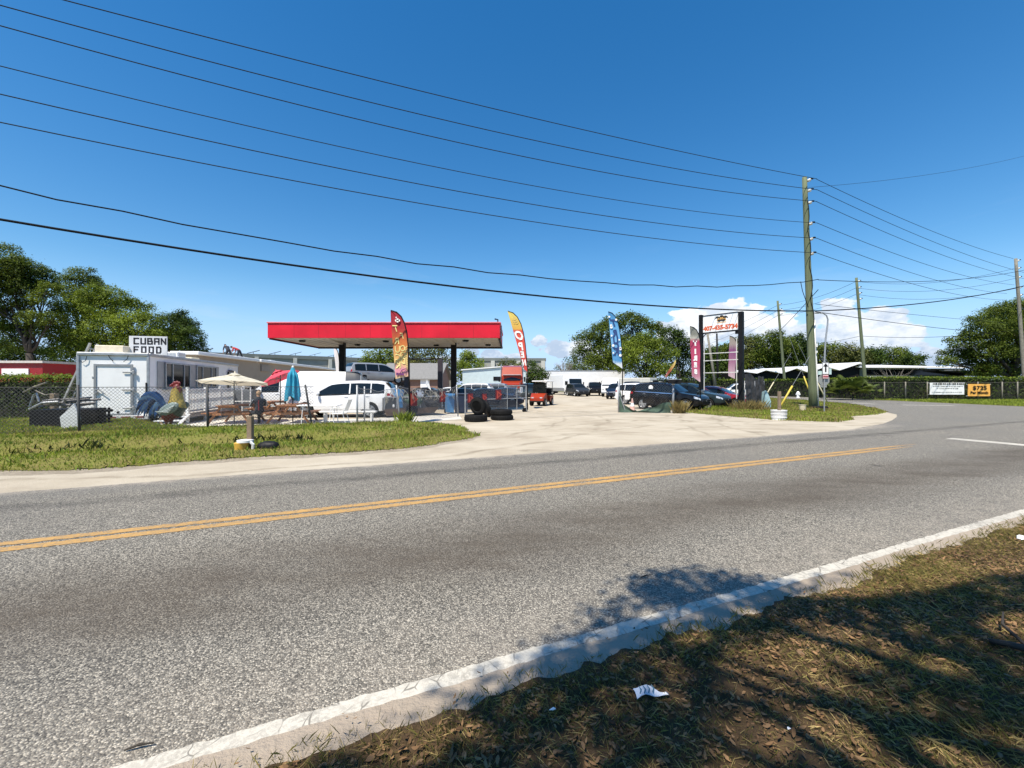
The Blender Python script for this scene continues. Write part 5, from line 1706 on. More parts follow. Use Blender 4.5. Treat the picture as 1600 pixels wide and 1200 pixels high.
def hedge(name, label, x0, x1, y0, y1, z1, leaf, rz=0.0, org=(0, 0), dens=1.0, tips=True):
 t = thing(name, label, 'hedge', (org[0], org[1], 0), rz, HG)
 C, N = box_leaves(x0, x1, y0, y1, .02, z1, leaf, dens)
 np_mesh('foliage', leaf_quads(C, N, leaf), 4, L_HEDGE, t)
 if tips:
  n = int((x1 - x0) * (y1 - y0) * 1.3 / (leaf * leaf))
  p = np.stack([RNG.uniform(x0, x1, n), RNG.uniform(y0 - .12, y1, n), np.zeros(n)], 1)
  p[:, 2] = z1 + .10 * vnoise(p[:, 0], p[:, 1], 2.1, 4) + np.abs(RNG.normal(size=n)) * .06 - np.where(p[:, 1] < y0 + .15, np.abs(RNG.normal(size=n)) * .16, 0)
  nn = np.tile(np.array([0, -.2, 1.0]), (n, 1))
  np_mesh('top_leaves', leaf_quads(p, nn, leaf), 4, L_HEDGETOP, t)
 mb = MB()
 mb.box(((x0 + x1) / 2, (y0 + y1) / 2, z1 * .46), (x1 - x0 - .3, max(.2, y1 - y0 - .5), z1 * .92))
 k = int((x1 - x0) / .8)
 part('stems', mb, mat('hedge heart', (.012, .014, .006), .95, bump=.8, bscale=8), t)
 return t
hedge('hedge', 'dark hedge with bright top leaves at far left behind the chain link fence', 0, 10.5, 0, 1.6, 1.83, .085, 0.0, (-27.2, 16.4), .9)
hedge('hedge', 'long dark hedge with bright top along the right side behind the banners', 0, 30, 0, 2.2, 2.2, .17, 0.0, (36.8, 42.0), 1.1)
hedge('hedge', 'dark hedge running back along the side road beneath the zigzag roof', 0, 24, 0, 2.0, 2.1, .22, math.radians(108), (39.4, 43.4), 1.0)
hedge('hedge', 'far hedge closing the end of the side road left of the tallest pole', 0, 22, 0, 2, 2.4, .28, 0.0, (17.5, 62), 1.0, False)
def palmetto(label, base, n, L, m):
 t = thing('palmetto', label, 'palm', base, 0, 'palmettos at the hedge corner')
 V = []
 mb = MB()
 for i in range(n):
  az_ = random.uniform(0, 2 * math.pi)
  e = random.uniform(.25, 1.25)
  d = Vector((math.cos(az_) * math.cos(e), math.sin(az_) * math.cos(e), math.sin(e)))
  st = d * L * random.uniform(.5, 1.0)
  o0 = Vector((random.uniform(-.7, .7), random.uniform(-.5, .5), random.uniform(.0, .5)))
  mb.tube([o0, o0 + st * .5 + Vector((0, 0, .05)), o0 + st], [.03, .02, .015], 4)
  c = o0 + st
  sd_ = d.cross(Vector((0, 0, 1))).normalized()
  up_ = sd_.cross(d)
  for k in range(15):
   a = (k - 7) / 7 * 1.75
   ld = (d * math.cos(a) + sd_ * math.sin(a))
   ln = L * .62 * (1 - .25 * abs(a) / 1.75)
   nn = ld.cross(up_).normalized() * .05 * L
   tip = c + ld * ln - Vector((0, 0, .22 * ln))
   V += [c, c + ld * ln * .5 + nn, tip, c + ld * ln * .5 - nn]
 np_mesh('fronds', np.array([tuple(v) for v in V]), 4, m, t)
 mb.build('stalks', MATS['bark'], t)
 return t
L_PALM = mat_leaf('palm fronds', (.03, .05, .012), (.16, .20, .05), .25, .8)
for (u, Y, n, L, lab) in ((1325, 41, 34, 1.5, 'tallest fan palmetto clump at the hedge corner left of the leaning pole'), (1306, 42.5, 20, 1.2, 'smaller palmetto clump behind the street sign'), (1345, 40.5, 18, 1.1, 'low palmetto clump touching the leaning pole')):
 p = P(u, 600, Y)
 palmetto(lab, (p.x, Y, .3), n, L, L_PALM)
p = P(1396, 600, 45)
t = thing('bare_shrub', 'thin leafless shrub standing above the hedge before the flat roofed building', 'shrub', (p.x, 45, 0))
mb = MB()
for i in range(34):
 a = random.uniform(-1, 1)
 q = limb_pts((random.uniform(-.5, .5), 0, 1.6), (a * 2.0, random.uniform(-.6, .6), random.uniform(2.4, 3.5)), 0, 4, .2)
 mb.tube(q, [.025, .02, .016, .012, .006], 4)
part('branches', mb, MATS['palebark'], t)
def tuft(name, label, base, n, h, spread, m, wd=.02, cat='weed'):
 X = base[0] + RNG.normal(size=n) * spread
 Y = base[1] + RNG.normal(size=n) * spread * .5
 V = np.zeros((n, 4, 3))
 H = RNG.uniform(.45, 1.0, n) * h
 az_ = RNG.uniform(0, 2 * np.pi, n)
 la = RNG.uniform(0, 2 * np.pi, n)
 Lr = RNG.uniform(.1, .7, n) * H
 wx, wy = np.cos(az_) * wd / 2, np.sin(az_) * wd / 2
 z = np.zeros(n)
 V[:, 0] = np.stack([X - wx, Y - wy, z], 1)
 V[:, 1] = np.stack([X + wx, Y + wy, z], 1)
 V[:, 2] = np.stack([X + np.cos(la) * Lr * .5 + wx * .8, Y + np.sin(la) * Lr * .5 + wy * .8, H * .65], 1)
 V[:, 3] = np.stack([X + np.cos(la) * Lr, Y + np.sin(la) * Lr, H], 1)
 o = np_mesh(name, V.reshape(-1, 3), 4, m)
 return tag(o, label, cat)
g = G(1062, 646)
tuft('dry_tuft', 'dry brown grass tuft beside the black car wheel', g, 420, .75, .15, L_DRY, .014, 'grass tuft')
for (u, v, lab, n, h) in ((1120, 643, 'pale weeds growing below the teal car', 300, .5), (1172, 642, 'tall dry weeds at the foot of the tattered screen', 520, .9), (1150, 640, 'dry weeds in front of the red car', 300, .6)):
 tuft('weeds', lab, G(u, v), n, h * .8, .5, L_DRY if 'dry' in lab else L_GRASS, .016)
tuft('weeds', 'leafy green weed growing through the fence beside the red to gold flag', G(632, 664), 150, .6, .13, L_GRASS, .022)
tuft('weeds', 'low weeds round the rooster stand', G(262, 674), 200, .3, .3, L_GRASSB, .03)
tuft('weeds', 'dark leafy weed by the roadside stake', G(368, 703), 240, .2, .25, L_GRASSB, .035)
random.seed(5)
def interp(tab, x):
 for i in range(len(tab) - 1):
  if x <= tab[i + 1][0]:
   x0, y0 = tab[i]
   x1, y1 = tab[i + 1]
   return y0 + (y1 - y0) * (x - x0) / (x1 - x0 + 1e-9)
 return tab[-1][1]
SPEC = {
 'suv': dict(L=4.55, W=1.84, H=1.68, wb=2.70, r=.355, foh=.19,
    top=[(0, .60), (.012, .68), (.03, .79), (.085, .945), (.15, .985), (.33, 1.0), (.5, .985), (.585, .945), (.725, .655), (.75, .635), (.92, .565), (.975, .50), (1, .41)],
    belt=[(0, .585), (.03, .66), (.2, .645), (.5, .605), (.7, .585), (.76, .572), (.92, .53), (.975, .47), (1, .39)],
    bot=[(0, .26), (.06, .16), (.2, .13), (.8, .13), (.94, .14), (1, .20)],
    plan=[(0, .80), (.025, .92), (.10, .985), (.3, 1), (.75, 1), (.9, .965), (.965, .86), (1, .66)],
    win=[(.085, .205), (.215, .40), (.412, .685)], ws=(.595, .715), rw=(.032, .088), doors=[(.215, .405), (.41, .665)], clad=.27),
 'minivan': dict(L=5.1, W=1.98, H=1.75, wb=3.05, r=.345, foh=.19,
     top=[(0, .60), (.012, .70), (.025, .80), (.06, .955), (.12, .99), (.3, 1.0), (.52, .985), (.6, .945), (.77, .64), (.80, .61), (.93, .52), (.98, .45), (1, .38)],
     belt=[(0, .585), (.03, .62), (.2, .60), (.5, .575), (.7, .56), (.8, .545), (.93, .49), (.98, .43), (1, .36)],
     bot=[(0, .22), (.06, .14), (.2, .11), (.8, .11), (.94, .13), (1, .18)],
     plan=[(0, .84), (.02, .94), (.08, .99), (.3, 1), (.75, 1), (.9, .96), (.965, .85), (1, .65)],
     win=[(.07, .245), (.26, .46), (.475, .73)], ws=(.61, .765), rw=(.026, .066), doors=[(.25, .47), (.475, .70)], clad=.16),
 'sedan': dict(L=4.75, W=1.82, H=1.45, wb=2.75, r=.33, foh=.19,
                  top=[(0, .58), (.015, .66), (.05, .70), (.14, .725), (.30, .965), (.40, 1.0), (.5, .985), (.56, .95), (.72, .67), (.75, .655), (.93, .56), (.98, .49), (1, .42)],
                  belt=[(0, .56), (.05, .66), (.2, .655), (.5, .62), (.72, .60), (.76, .59), (.93, .53), (.98, .46), (1, .40)],
                  bot=[(0, .24), (.06, .15), (.2, .12), (.8, .12), (.94, .14), (1, .2)],
                  plan=[(0, .80), (.03, .92), (.12, .985), (.3, 1), (.75, 1), (.9, .965), (.965, .86), (1, .66)],
                  win=[(.235, .40), (.412, .675)], ws=(.57, .71), rw=(.155, .29), doors=[(.24, .405), (.41, .655)], clad=.15),
 'pickup': dict(L=5.6, W=1.98, H=1.86, wb=3.6, r=.40, foh=.18,
                   top=[(0, .60), (.01, .645), (.385, .645), (.40, .66), (.42, .90), (.45, .985), (.52, 1.0), (.6, .985), (.635, .955), (.735, .68), (.76, .665), (.95, .63), (.985, .56), (1, .46)],
                   belt=[(0, .59), (.02, .63), (.4, .632), (.6, .625), (.74, .62), (.8, .60), (.95, .57), (.985, .5), (1, .44)],
                   bot=[(0, .34), (.04, .22), (.2, .2), (.8, .2), (.95, .2), (1, .24)],
                   plan=[(0, .95), (.02, .985), (.3, 1), (.75, 1), (.93, .97), (.975, .92), (1, .80)],
                   win=[(.43, .515), (.525, .705)], ws=(.642, .73), rw=(.405, .425), doors=[(.42, .518), (.522, .69)], clad=.2),
 'van': dict(L=5.9, W=2.05, H=2.28, wb=3.75, r=.36, foh=.15,
    top=[(0, .94), (.008, .97), (.03, .995), (.3, 1.0), (.68, .995), (.745, .965), (.79, .90), (.90, .585), (.92, .555), (.965, .47), (.99, .40), (1, .34)],
    belt=[(0, .48), (.2, .485), (.7, .485), (.86, .48), (.92, .46), (.965, .40), (.99, .34), (1, .30)],
    bot=[(0, .16), (.05, .13), (.2, .12), (.85, .11), (.96, .11), (1, .15)],
    plan=[(0, .97), (.02, .995), (.3, 1), (.78, 1), (.9, .96), (.965, .86), (1, .68)],
    win=[(.715, .86)], ws=(.785, .895), rw=None, doors=[(.70, .855)], clad=.12),
}
CAR_PAINTS = {}
def paint(name, col, metal=0.0, rough=.28):
 k = 'paint ' + name
 if k not in MATS:
  mat(k, col, rough, metal, spec=.25 if max(col) < .1 else .5, var=.05, scale=3, coat=.15 if max(col) < .2 else .6, dirt=.10)
 return MATS[k]
class CarShape:
 def __init__(s, sp):
  s.sp = sp
 def half(s, x):
  sp = s.sp
  H, W = sp['H'], sp['W']
  zb, zt, ze = interp(sp['bot'], x) * H, interp(sp['top'], x) * H, interp(sp['belt'], x) * H
  wd = interp(sp['plan'], x) * W / 2
  zt = max(zt, ze + .012)
  ze = max(ze, zb + .05)
  h = zt - ze
  boxy = sp.get('boxy', .26)
  y5 = wd * .965
  y6 = y5 - boxy * .9 * h
  y7 = y6 - min(.13, .25 * h + .04)
  return [(0, zb), (wd * .78, zb), (wd * .965, zb + .07), (wd, zb + .32 * (ze - zb)), (wd * .995, ze - .16 * (ze - zb)), (y5, ze), (y6, ze + .87 * h), (y7, ze + .985 * h), (0, zt + .018)]
 def pt(s, x, u, side=1):
  r = s.half(x)
  u = max(0, min(8, u))
  i = min(7, int(u))
  f = u - i
  y = r[i][0] + (r[i + 1][0] - r[i][0]) * f
  z = r[i][1] + (r[i + 1][1] - r[i][1]) * f
  return Vector(((x - .5) * s.sp['L'], y * side, z))
 def nrm(s, x, u, side):
  e = .004
  du = s.pt(x, min(8, u + .05), side) - s.pt(x, max(0, u - .05), side)
  dx = s.pt(min(1, x + e), u, side) - s.pt(max(0, x - e), u, side)
  n = du.cross(dx) * side
  return n.normalized() if n.length > 1e-9 else Vector((0, 0, 1))
 def patch(s, mb, x0, x1, u0, u1, side, off=.006, nx=6, nu=4, mi=0):
  rows = []
  for i in range(nx + 1):
   x = x0 + (x1 - x0) * i / nx
   rows.append([s.pt(x, u0 + (u1 - u0) * j / nu, side) + s.nrm(x, u0 + (u1 - u0) * j / nu, side) * off for j in range(nu + 1)])
  mb.grid(rows, mi)
 def across(s, mb, x0, x1, u0, off=.006, nx=5, n=8, mi=0):
  rows = []
  for i in range(nx + 1):
   x = x0 + (x1 - x0) * i / nx
   row = []
   for j in range(n + 1):
    k = -1 + 2 * j / n
    u = 8 - abs(k) * (8 - u0)
    sd_ = 1 if k >= 0 else -1
    row.append(s.pt(x, u, sd_) + s.nrm(x, min(u, 7.6), sd_) * off)
   rows.append(row)
  mb.grid(rows, mi)
def wheel_meshes(r, w=.21):
 mb = MB()
 mb.lathe([(r * .66, -w / 2), (r * .9, -w / 2), (r, -w / 2 + .035), (r * 1.0, w / 2 - .035), (r * .9, w / 2), (r * .66, w / 2), (r * .64, 0), (r * .66, -w / 2)], n=26, axis='Y')
 return mb
def rim_mesh(r, w=.21, spokes=6):
 mb = MB()
 mb.lathe([(r * .665, -w / 2 + .01), (r * .69, w / 2 + .004), (r * .64, w / 2 + .006), (r * .60, w / 2 - .03), (r * .58, 0), (r * .1, 0), (0, 0)], n=22, axis='Y')
 for i in range(spokes):
  a = 2 * math.pi * i / spokes
  d = Vector((math.cos(a), 0, math.sin(a)))
  q = Vector((-math.sin(a), 0, math.cos(a)))
  pts = []
  for rr, hw in ((r * .12, .034), (r * .64, .05)):
   for k in (-1, 1):
    for yy in (w / 2 - .05, w / 2 - .012):
     pts.append(d * rr + q * hw * k * (r / .35) + Vector((0, yy, 0)))
  mb.hull(pts)
 mb.cyl((0, w / 2 - .06, 0), (0, w / 2 - .004, 0), r * .17, n=12)
 return mb
WH = {}
def vehicle(kind, name, label, cat, pm, loc, heading, group='parked vehicles', scale=(1, 1, 1), z=0.0, rails=False, dark_bumpers=True, detail=True, rim=None):
 """heading: direction the bonnet points, radians from +X"""
 sp = dict(SPEC[kind])
 sp['L'] *= scale[0]
 sp['W'] *= scale[1]
 sp['H'] *= scale[2]
 cs = CarShape(sp)
 L, W, H, r = sp['L'], sp['W'], sp['H'], sp['r']
 t = thing(name, label, cat, (loc[0], loc[1], z), heading, group)
 xs = sorted(set([p[0] for k in ('top', 'belt', 'plan', 'bot') for p in sp[k]] + [i / 26 for i in range(27)]))
 rows = []
 for x in xs:
  h = cs.half(x)
  X = (x - .5) * L
  rows.append([Vector((X, y, zz)) for y, zz in h] + [Vector((X, -y, zz)) for y, zz in h[7:0:-1]])
 mb = MB()
 n = 16
 vs = [p for q in rows for p in q]
 fs = [(j * n + i, j * n + (i + 1) % n, (j + 1) * n + (i + 1) % n, (j + 1) * n + i) for j in range(len(rows) - 1) for i in range(n)]
 fs += [tuple(range(n - 1, -1, -1)), tuple((len(rows) - 1) * n + i for i in range(n))]
 mb.add(vs, fs)
 body = mb.build('body', [pm, M_PLAST, M_CAVE], t, None)
 fx = L / 2 - sp['foh'] * L
 axles = (fx, fx - sp['wb'] * scale[0])
 cut = MB()
 for ax in axles:
  for s in (-1, 1):
   cut.cyl((ax, s * (W / 2 - .34), r * .98), (ax, s * (W / 2 + .3), r * .98), r * 1.17, n=28)
 co = cut.build('cutter', M_CAVE)
 co.location = t.location
 co.rotation_euler = t.rotation_euler
 md = body.modifiers.new('arches', 'BOOLEAN')
 md.operation = 'DIFFERENCE'
 md.object = co
 md.solver = 'EXACT'
 dg = bpy.context.evaluated_depsgraph_get()
 dg.update()
 me = bpy.data.meshes.new_from_object(body.evaluated_get(dg))
 body.modifiers.remove(md)
 old = body.data
 body.data = me
 me.name = 'body'
 bpy.data.meshes.remove(old)
 bpy.data.objects.remove(co)
 if len(me.materials) < 3:
  me.materials.clear()
  for mm in (pm, M_PLAST, M_CAVE):
   me.materials.append(mm)
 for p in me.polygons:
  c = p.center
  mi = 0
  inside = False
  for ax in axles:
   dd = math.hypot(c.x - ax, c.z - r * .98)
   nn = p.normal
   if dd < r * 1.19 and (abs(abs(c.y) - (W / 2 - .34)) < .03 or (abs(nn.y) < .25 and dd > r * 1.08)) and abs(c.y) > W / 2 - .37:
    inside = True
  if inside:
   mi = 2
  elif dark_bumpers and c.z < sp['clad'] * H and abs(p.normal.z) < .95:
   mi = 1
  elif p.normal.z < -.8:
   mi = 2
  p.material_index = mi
  p.use_smooth = True
 me.set_sharp_from_angle(angle=math.radians(38))
 mb = MB()
 cs.across(mb, sp['ws'][0], sp['ws'][1], 7.02, .007)
 part('windshield', mb, M_GLASS, t, 180)
 if sp['rw']:
  mb = MB()
  cs.across(mb, sp['rw'][0], sp['rw'][1], 6.9, .007)
  part('rear_window', mb, M_GLASS, t, 180)
 for s in (-1, 1):
  for (a, b) in sp['win']:
   mb = MB()
   cs.patch(mb, a, b, 5.10, 5.93, s, .007, 10, 3)
   part('side_window', mb, M_GLASS, t, 180)
  mb = MB()
  cs.patch(mb, sp['win'][0][0], sp['win'][-1][1], 5.0, 5.09, s, .010, 14, 1)
  part('window_trim', mb, M_CHROME if rails else M_PLAST, t)
  if detail:
   for (a, b) in sp['doors']:
    mb = MB()
    cs.patch(mb, a + .004, b - .004, 2.5, 4.96, s, .008, 4, 5)
    d = part('door', mb, pm, t, 180)
    hp = cs.pt(a + .025, 4.35, s)
    part('handle', MB().box(hp + Vector((0, s * .03, 0)), (.18, .03, .03), bev=.01), pm if not rails else M_CHROME, d)
   hx = sp['ws'][1] - .025
   mp_ = cs.pt(hx, 5.0, s)
   mb = MB()
   mb.box(mp_ + Vector((0, s * .13, .09)), (.12, .20, .15), bev=.045)
   mb.box(mp_ + Vector((0, s * .03, .04)), (.06, .10, .05), bev=.01)
   part('mirror', mb, pm if kind != 'van' else M_PLAST, t)
  mb = MB()
  cs.patch(mb, .915, .985, 3.9, 4.85, s, .008, 5, 3)
  part('headlight', mb, M_LAMP, t, 180)
  mb = MB()
  if kind in ('minivan', 'van'):
   cs.patch(mb, .001, .022, 4.3 if kind == 'minivan' else 3.6, 5.6 if kind == 'minivan' else 5.2, s, .008, 3, 4)
  else:
   cs.patch(mb, .002, .06, 4.05, 4.95, s, .008, 4, 3)
  part('taillight', mb, M_TAIL, t, 180)
  if rails:
   a, b = cs.pt(.14, 6.95, s), cs.pt(.52, 6.95, s)
   m_ = cs.pt(.33, 6.95, s)
   mb = MB()
   mb.tube([a, a + Vector((.06, 0, .05)), m_ + Vector((0, 0, .055)), b + Vector((-.06, 0, .05)), b], .018, 6)
   part('roof_rail', mb, M_PLAST, t, 180)
 zf = interp(sp['belt'], .985) * H
 zb = interp(sp['bot'], 1) * H
 w1 = interp(sp['plan'], 1) * W
 mb = MB()
 mb.box((L / 2 + .004, 0, zb + (zf - zb) * .62), (.03, w1 * .86, (zf - zb) * .34), bev=.01)
 mb.box((L / 2 + .002, 0, zb + (zf - zb) * .2), (.025, w1 * .95, (zf - zb) * .2), bev=.01)
 part('grille', mb, M_PLAST, t)
 part('front_emblem', MB().cyl((L / 2 + .015, 0, zb + (zf - zb) * .66), (L / 2 + .03, 0, zb + (zf - zb) * .66), .06, n=12), M_CHROME, t)
 zr = interp(sp['belt'], 0) * H
 part('number_plate', MB().box((-L / 2 - .012, 0, zr * .78), (.02, .32, .15), bev=.004), M_PLATE, t)
 part('rear_bumper', MB().box((-L / 2 + .03, 0, interp(sp['bot'], 0) * H + .10), (.14, interp(sp['plan'], .02) * W, .2), bev=.05), pm if not dark_bumpers else M_PLAST, t)
 key = (kind, round(r, 3))
 if key not in WH:
  a = wheel_meshes(r).build('wheel', M_RUB, None, 40)
  b = rim_mesh(r).build('rim', M_ALLOY, None, 30)
  WH[key] = (a.data, b.data)
  bpy.data.objects.remove(a)
  bpy.data.objects.remove(b)
 for ax in axles:
  for s in (-1, 1):
   wo_ = bpy.data.objects.new('wheel', WH[key][0])
   COL.objects.link(wo_)
   wo_.parent = t
   wo_.location = (ax, s * (W / 2 - .115), r)
   wo_.rotation_euler = (0, 0, 0 if s > 0 else math.pi)
   ro = bpy.data.objects.new('rim', WH[key][1])
   COL.objects.link(ro)
   ro.parent = wo_
 return t
def heading(a, b):
 return math.atan2(b.y - a.y, b.x - a.x)
WHITE = paint('white', (.80, .80, .79))
BLACK = paint('black', (.006, .006, .007), .0, .18)
TEALG = paint('teal grey', (.022, .034, .036), .2, .25)
REDP = paint('dark red', (.36, .02, .03), .2, .25)
SILV = paint('silver', (.46, .45, .44), .5, .32)
NAVY = paint('navy', (.012, .022, .045), .2, .25)
GREY = paint('dark grey', (.04, .043, .047), .3, .3)
def by_wheels(front, rear, kind, scale=(1, 1, 1)):
 """centre and heading from where a front and a rear wheel touch the ground (the near side ones)"""
 sp = SPEC[kind]
 d = (front - rear)
 d.z = 0
 h = math.atan2(d.y, d.x)
 u = Vector((math.cos(h), math.sin(h), 0))
 nrm = Vector((-u.y, u.x, 0))
 if nrm.y < 0:
  nrm = -nrm
 m_ = (front + rear) / 2
 fx = sp['L'] * scale[0] / 2 - sp['foh'] * sp['L'] * scale[0]
 mid = fx - sp['wb'] * scale[0] / 2
 c = m_ - u * mid + nrm * (sp['W'] * scale[1] / 2 - .1)
 return c, h
hd = heading(Vector((8.2, 26.6)), Vector((10.35, 24.3)))
c, _ = by_wheels(Vector((10.3, 24.2, 0)), Vector((8.35, 26.15, 0)), 'suv')
e = vehicle('suv', 'parked_car', 'black compact SUV parked behind the wire at the gate post', 'car', BLACK, (c.x, c.y), math.atan2(-1.95, 1.95), rails=True)
o = MB().cyl((0, 0, 0), (0, .012, 0), .15, n=18).build('window_sticker', M_CLEANW, e)
cs = CarShape(SPEC['suv'])
o.location = cs.pt(.33, 5.6, -1) + Vector((0, -.03, 0))
c, _ = by_wheels(Vector((12.5, 25.7, 0)), Vector((10.6, 27.7, 0)), 'suv')
vehicle('suv', 'parked_car', 'dark teal SUV with bright alloy wheel next to the black SUV', 'car', TEALG, (c.x - .25, c.y - .1), math.atan2(-2.0, 1.9), rails=True, scale=(1.03, 1.02, .99))
vehicle('sedan', 'parked_car', 'dark red sedan nose out under the phone number sign', 'car', REDP, (14.2, 28.5), math.atan2(-2.0, 2.2))
vehicle('suv', 'parked_car', 'white hatchback far off seen between the red sedan and the tattered screen', 'car', WHITE, (P(1152, 600, 44).x, 44), math.radians(165), dark_bumpers=False)
vehicle('suv', 'parked_car', 'white car roof showing behind the black SUV', 'car', WHITE, (10.3, 31.5), math.radians(-48), dark_bumpers=False)
vehicle('sedan', 'parked_car', 'second white car behind the teal SUV', 'car', WHITE, (13.8, 33.5), math.radians(-45), scale=(1, 1, 1.08), dark_bumpers=False)
c, _ = by_wheels(G(483, 656), G(621, 655), 'suv', (1.13, 1.07, 1.03))
vehicle('suv', 'parked_car', 'large white SUV in the yard behind the white patio table', 'car', WHITE, (P(541, 600, 20.2).x, 20.2), math.radians(183), scale=(1.1, 1.07, 1.05), rails=False, dark_bumpers=False)
van = vehicle('van', 'panel_van', 'white panel van with dark rear corner under the canopy', 'van', WHITE, (P(478, 600, 24.0).x, 24.2), math.radians(196), scale=(1.02, 1, 1.03), dark_bumpers=False)
cs = CarShape(dict(SPEC['van'], L=SPEC['van']['L'] * 1.02, H=SPEC['van']['H'] * 1.03))
mb = MB()
cs.patch(mb, .004, .14, 5.05, 6.95, 1, .012, 5, 4)
part('rear_panel', mb, mat('dark grey panel', (.06, .065, .075), .4), van, 180)
mb = MB()
cs.patch(mb, .18, .66, 6.28, 6.32, 1, .008, 6, 1)
cs.patch(mb, .02, .70, 4.9, 4.97, 1, .010, 6, 1)
cs.patch(mb, .02, .70, 4.9, 4.97, -1, .010, 6, 1)
part('side_crease', mb, mat('crease grey', (.45, .45, .45), .5), van)
mvz = 1.62
mvp = P(588, 600, 35)
rk = thing('vehicle_rack', 'low dark steel rack lifting the silver minivan above the yard', 'rack', (mvp.x, 35, 0), math.radians(20))
mb = MB()
mb.box((0, .8, mvz - .08), (5.0, .5, .14))
mb.box((0, -.8, mvz - .08), (5.0, .5, .14))
part('runway', mb, M_BLACK, rk)
for x in (-2.4, 2.4):
 for y in (-1.2, 1.2):
  part('leg', MB().box((x, y, mvz / 2), (.16, .16, mvz)), M_BLACK, rk)
mb = MB()
for x in (-2.4, 2.4):
 mb.box((x, 0, mvz - .2), (.14, 2.2, .12))
part('cross_beam', mb, M_BLACK, rk)
vehicle('minivan', 'parked_minivan', 'silver minivan raised high behind the large white SUV', 'minivan', SILV, (mvp.x, 35), math.radians(42), z=mvz, scale=(.98, .98, 1.0))
BK = 'cars at the back of the yard'
for (u, Y, kind, pm, ang, lab, nm, ct) in (
  (902, 54, 'suv', GREY, -78, 'dark grey SUV facing the gate in front of the box truck', 'parked_car', 'car'),
  (929, 57, 'pickup', BLACK, -95, 'black pickup truck facing out before the long white trailer', 'pickup_truck', 'pickup'),
  (964, 45, 'suv', NAVY, -112, 'navy SUV turned away behind the wire post', 'parked_car', 'car'),
  (700, 40, 'sedan', WHITE, 175, 'white sedan behind the blue bin', 'parked_car', 'car'),
  (733, 38, 'suv', WHITE, 172, 'white hatchback behind the upright tyre', 'parked_car', 'car'),
  (762, 41, 'suv', SILV, 168, 'silver car beneath the pale blue shed', 'parked_car', 'car'),
  (716, 29, 'sedan', BLACK, 185, 'black car in shade behind the blue bin', 'parked_car', 'car'),
  (765, 29, 'sedan', NAVY, 12, 'navy car hidden behind the red arrow placards', 'parked_car', 'car'),
  (660, 36, 'sedan', GREY, 178, 'dark car behind the loaded trailer', 'parked_car', 'car'),
  (792, 33, 'sedan', NAVY, -100, 'navy car behind the gate in front of the orange truck', 'parked_car', 'car'),
  (826, 44, 'suv', TEALG, -92, 'dull green grey SUV beside the orange truck', 'parked_car', 'car'),
  (988, 42, 'pickup', BLACK, -110, 'black truck tail half hidden by the wire post and black SUV', 'pickup_truck', 'pickup')):
 vehicle(kind, nm, lab, ct, pm, (P(u, 600, Y).x, Y), math.radians(ang), BK, rails=False, scale=(1, 1, .9 if kind == 'sedan' else 1))
def semi():
 Y = 47
 x0 = P(800, 600, Y).x
 t = thing('semi_truck', 'orange sleeper cab truck facing the gate', 'truck', (x0, Y, 0), 0, 'trucks in the yard')
 mb = MB()
 mb.hull([Vector((sx * 1.22, y, z)) for sx in (-1, 1) for y, z in ((1.1, .9), (1.1, 2.55), (3.6, .9), (3.6, 3.75))] + [Vector((sx * 1.12, 1.75, 3.62)) for sx in (-1, 1)] + [Vector((sx * 1.05, 3.4, 3.85)) for sx in (-1, 1)])
 part('cab', mb, M_ORANGE, t, 30)
 mb = MB()
 mb.hull([Vector((sx * w_, y, z)) for sx in (-1, 1) for (w_, y, z) in ((.95, -.9, .75), (.85, -.9, 1.55), (1.1, 1.15, .9), (1.08, 1.15, 1.95), (.8, -.6, 1.7))])
 part('bonnet', mb, M_ORANGE, t, 30)
 mb = MB()
 mb.hull([Vector((sx * 1.0, y, z)) for sx in (-1, 1) for y, z in ((1.08, 2.02), (1.24, 2.52), (1.06, 2.02), (1.2, 2.54))] + [Vector((0, .98, 2.02)), Vector((0, 1.14, 2.54))])
 part('windshield', mb, M_GLASS, t)
 part('sun_visor', MB().box((0, 1.0, 2.66), (2.1, .35, .1), bev=.03), M_GALV, t)
 mb = MB()
 for i in range(7):
  mb.box((0, -.94, .85 + i * .1), (1.1, .03, .045))
 part('grille', mb, M_CHROME, t)
 part('bumper', MB().box((0, -.95, .52), (2.3, .25, .38), bev=.08), M_CHROME, t)
 for s in (-1, 1):
  part('headlight', MB().box((s * .82, -.86, 1.02), (.34, .12, .26), bev=.05), M_LAMP, t)
  part('fender', MB().box((s * 1.02, -.1, .98), (.5, 1.5, .4), bev=.15), M_ORANGE, t)
  part('mirror', MB().box((s * 1.48, .95, 2.15), (.18, .12, .6), bev=.03).tube([(s * 1.2, 1.1, 2.3), (s * 1.45, .97, 2.3)], .025), M_PLAST, t)
  part('stack', MB().cyl((s * 1.32, 3.2, 1.2), (s * 1.32, 3.2, 4.0), .08, n=10), M_CHROME, t)
  part('side_window', MB().box((s * 1.215, 1.65, 2.2), (.03, .7, .55)), M_GLASS, t)
  for y in (-.1, 4.2, 5.4):
   a = wheel_meshes(.5, .3).build('wheel', M_RUB, t, 40)
   a.location = (s * 1.02, y, .5)
   a.rotation_euler = (0, 0, math.radians(90 if s < 0 else -90))
   rim_mesh(.5, .3, 5).build('rim', M_STEEL, a, 30)
 part('chassis', MB().box((0, 3.8, .75), (1.0, 4.6, .3)), M_BLACK, t)
semi()
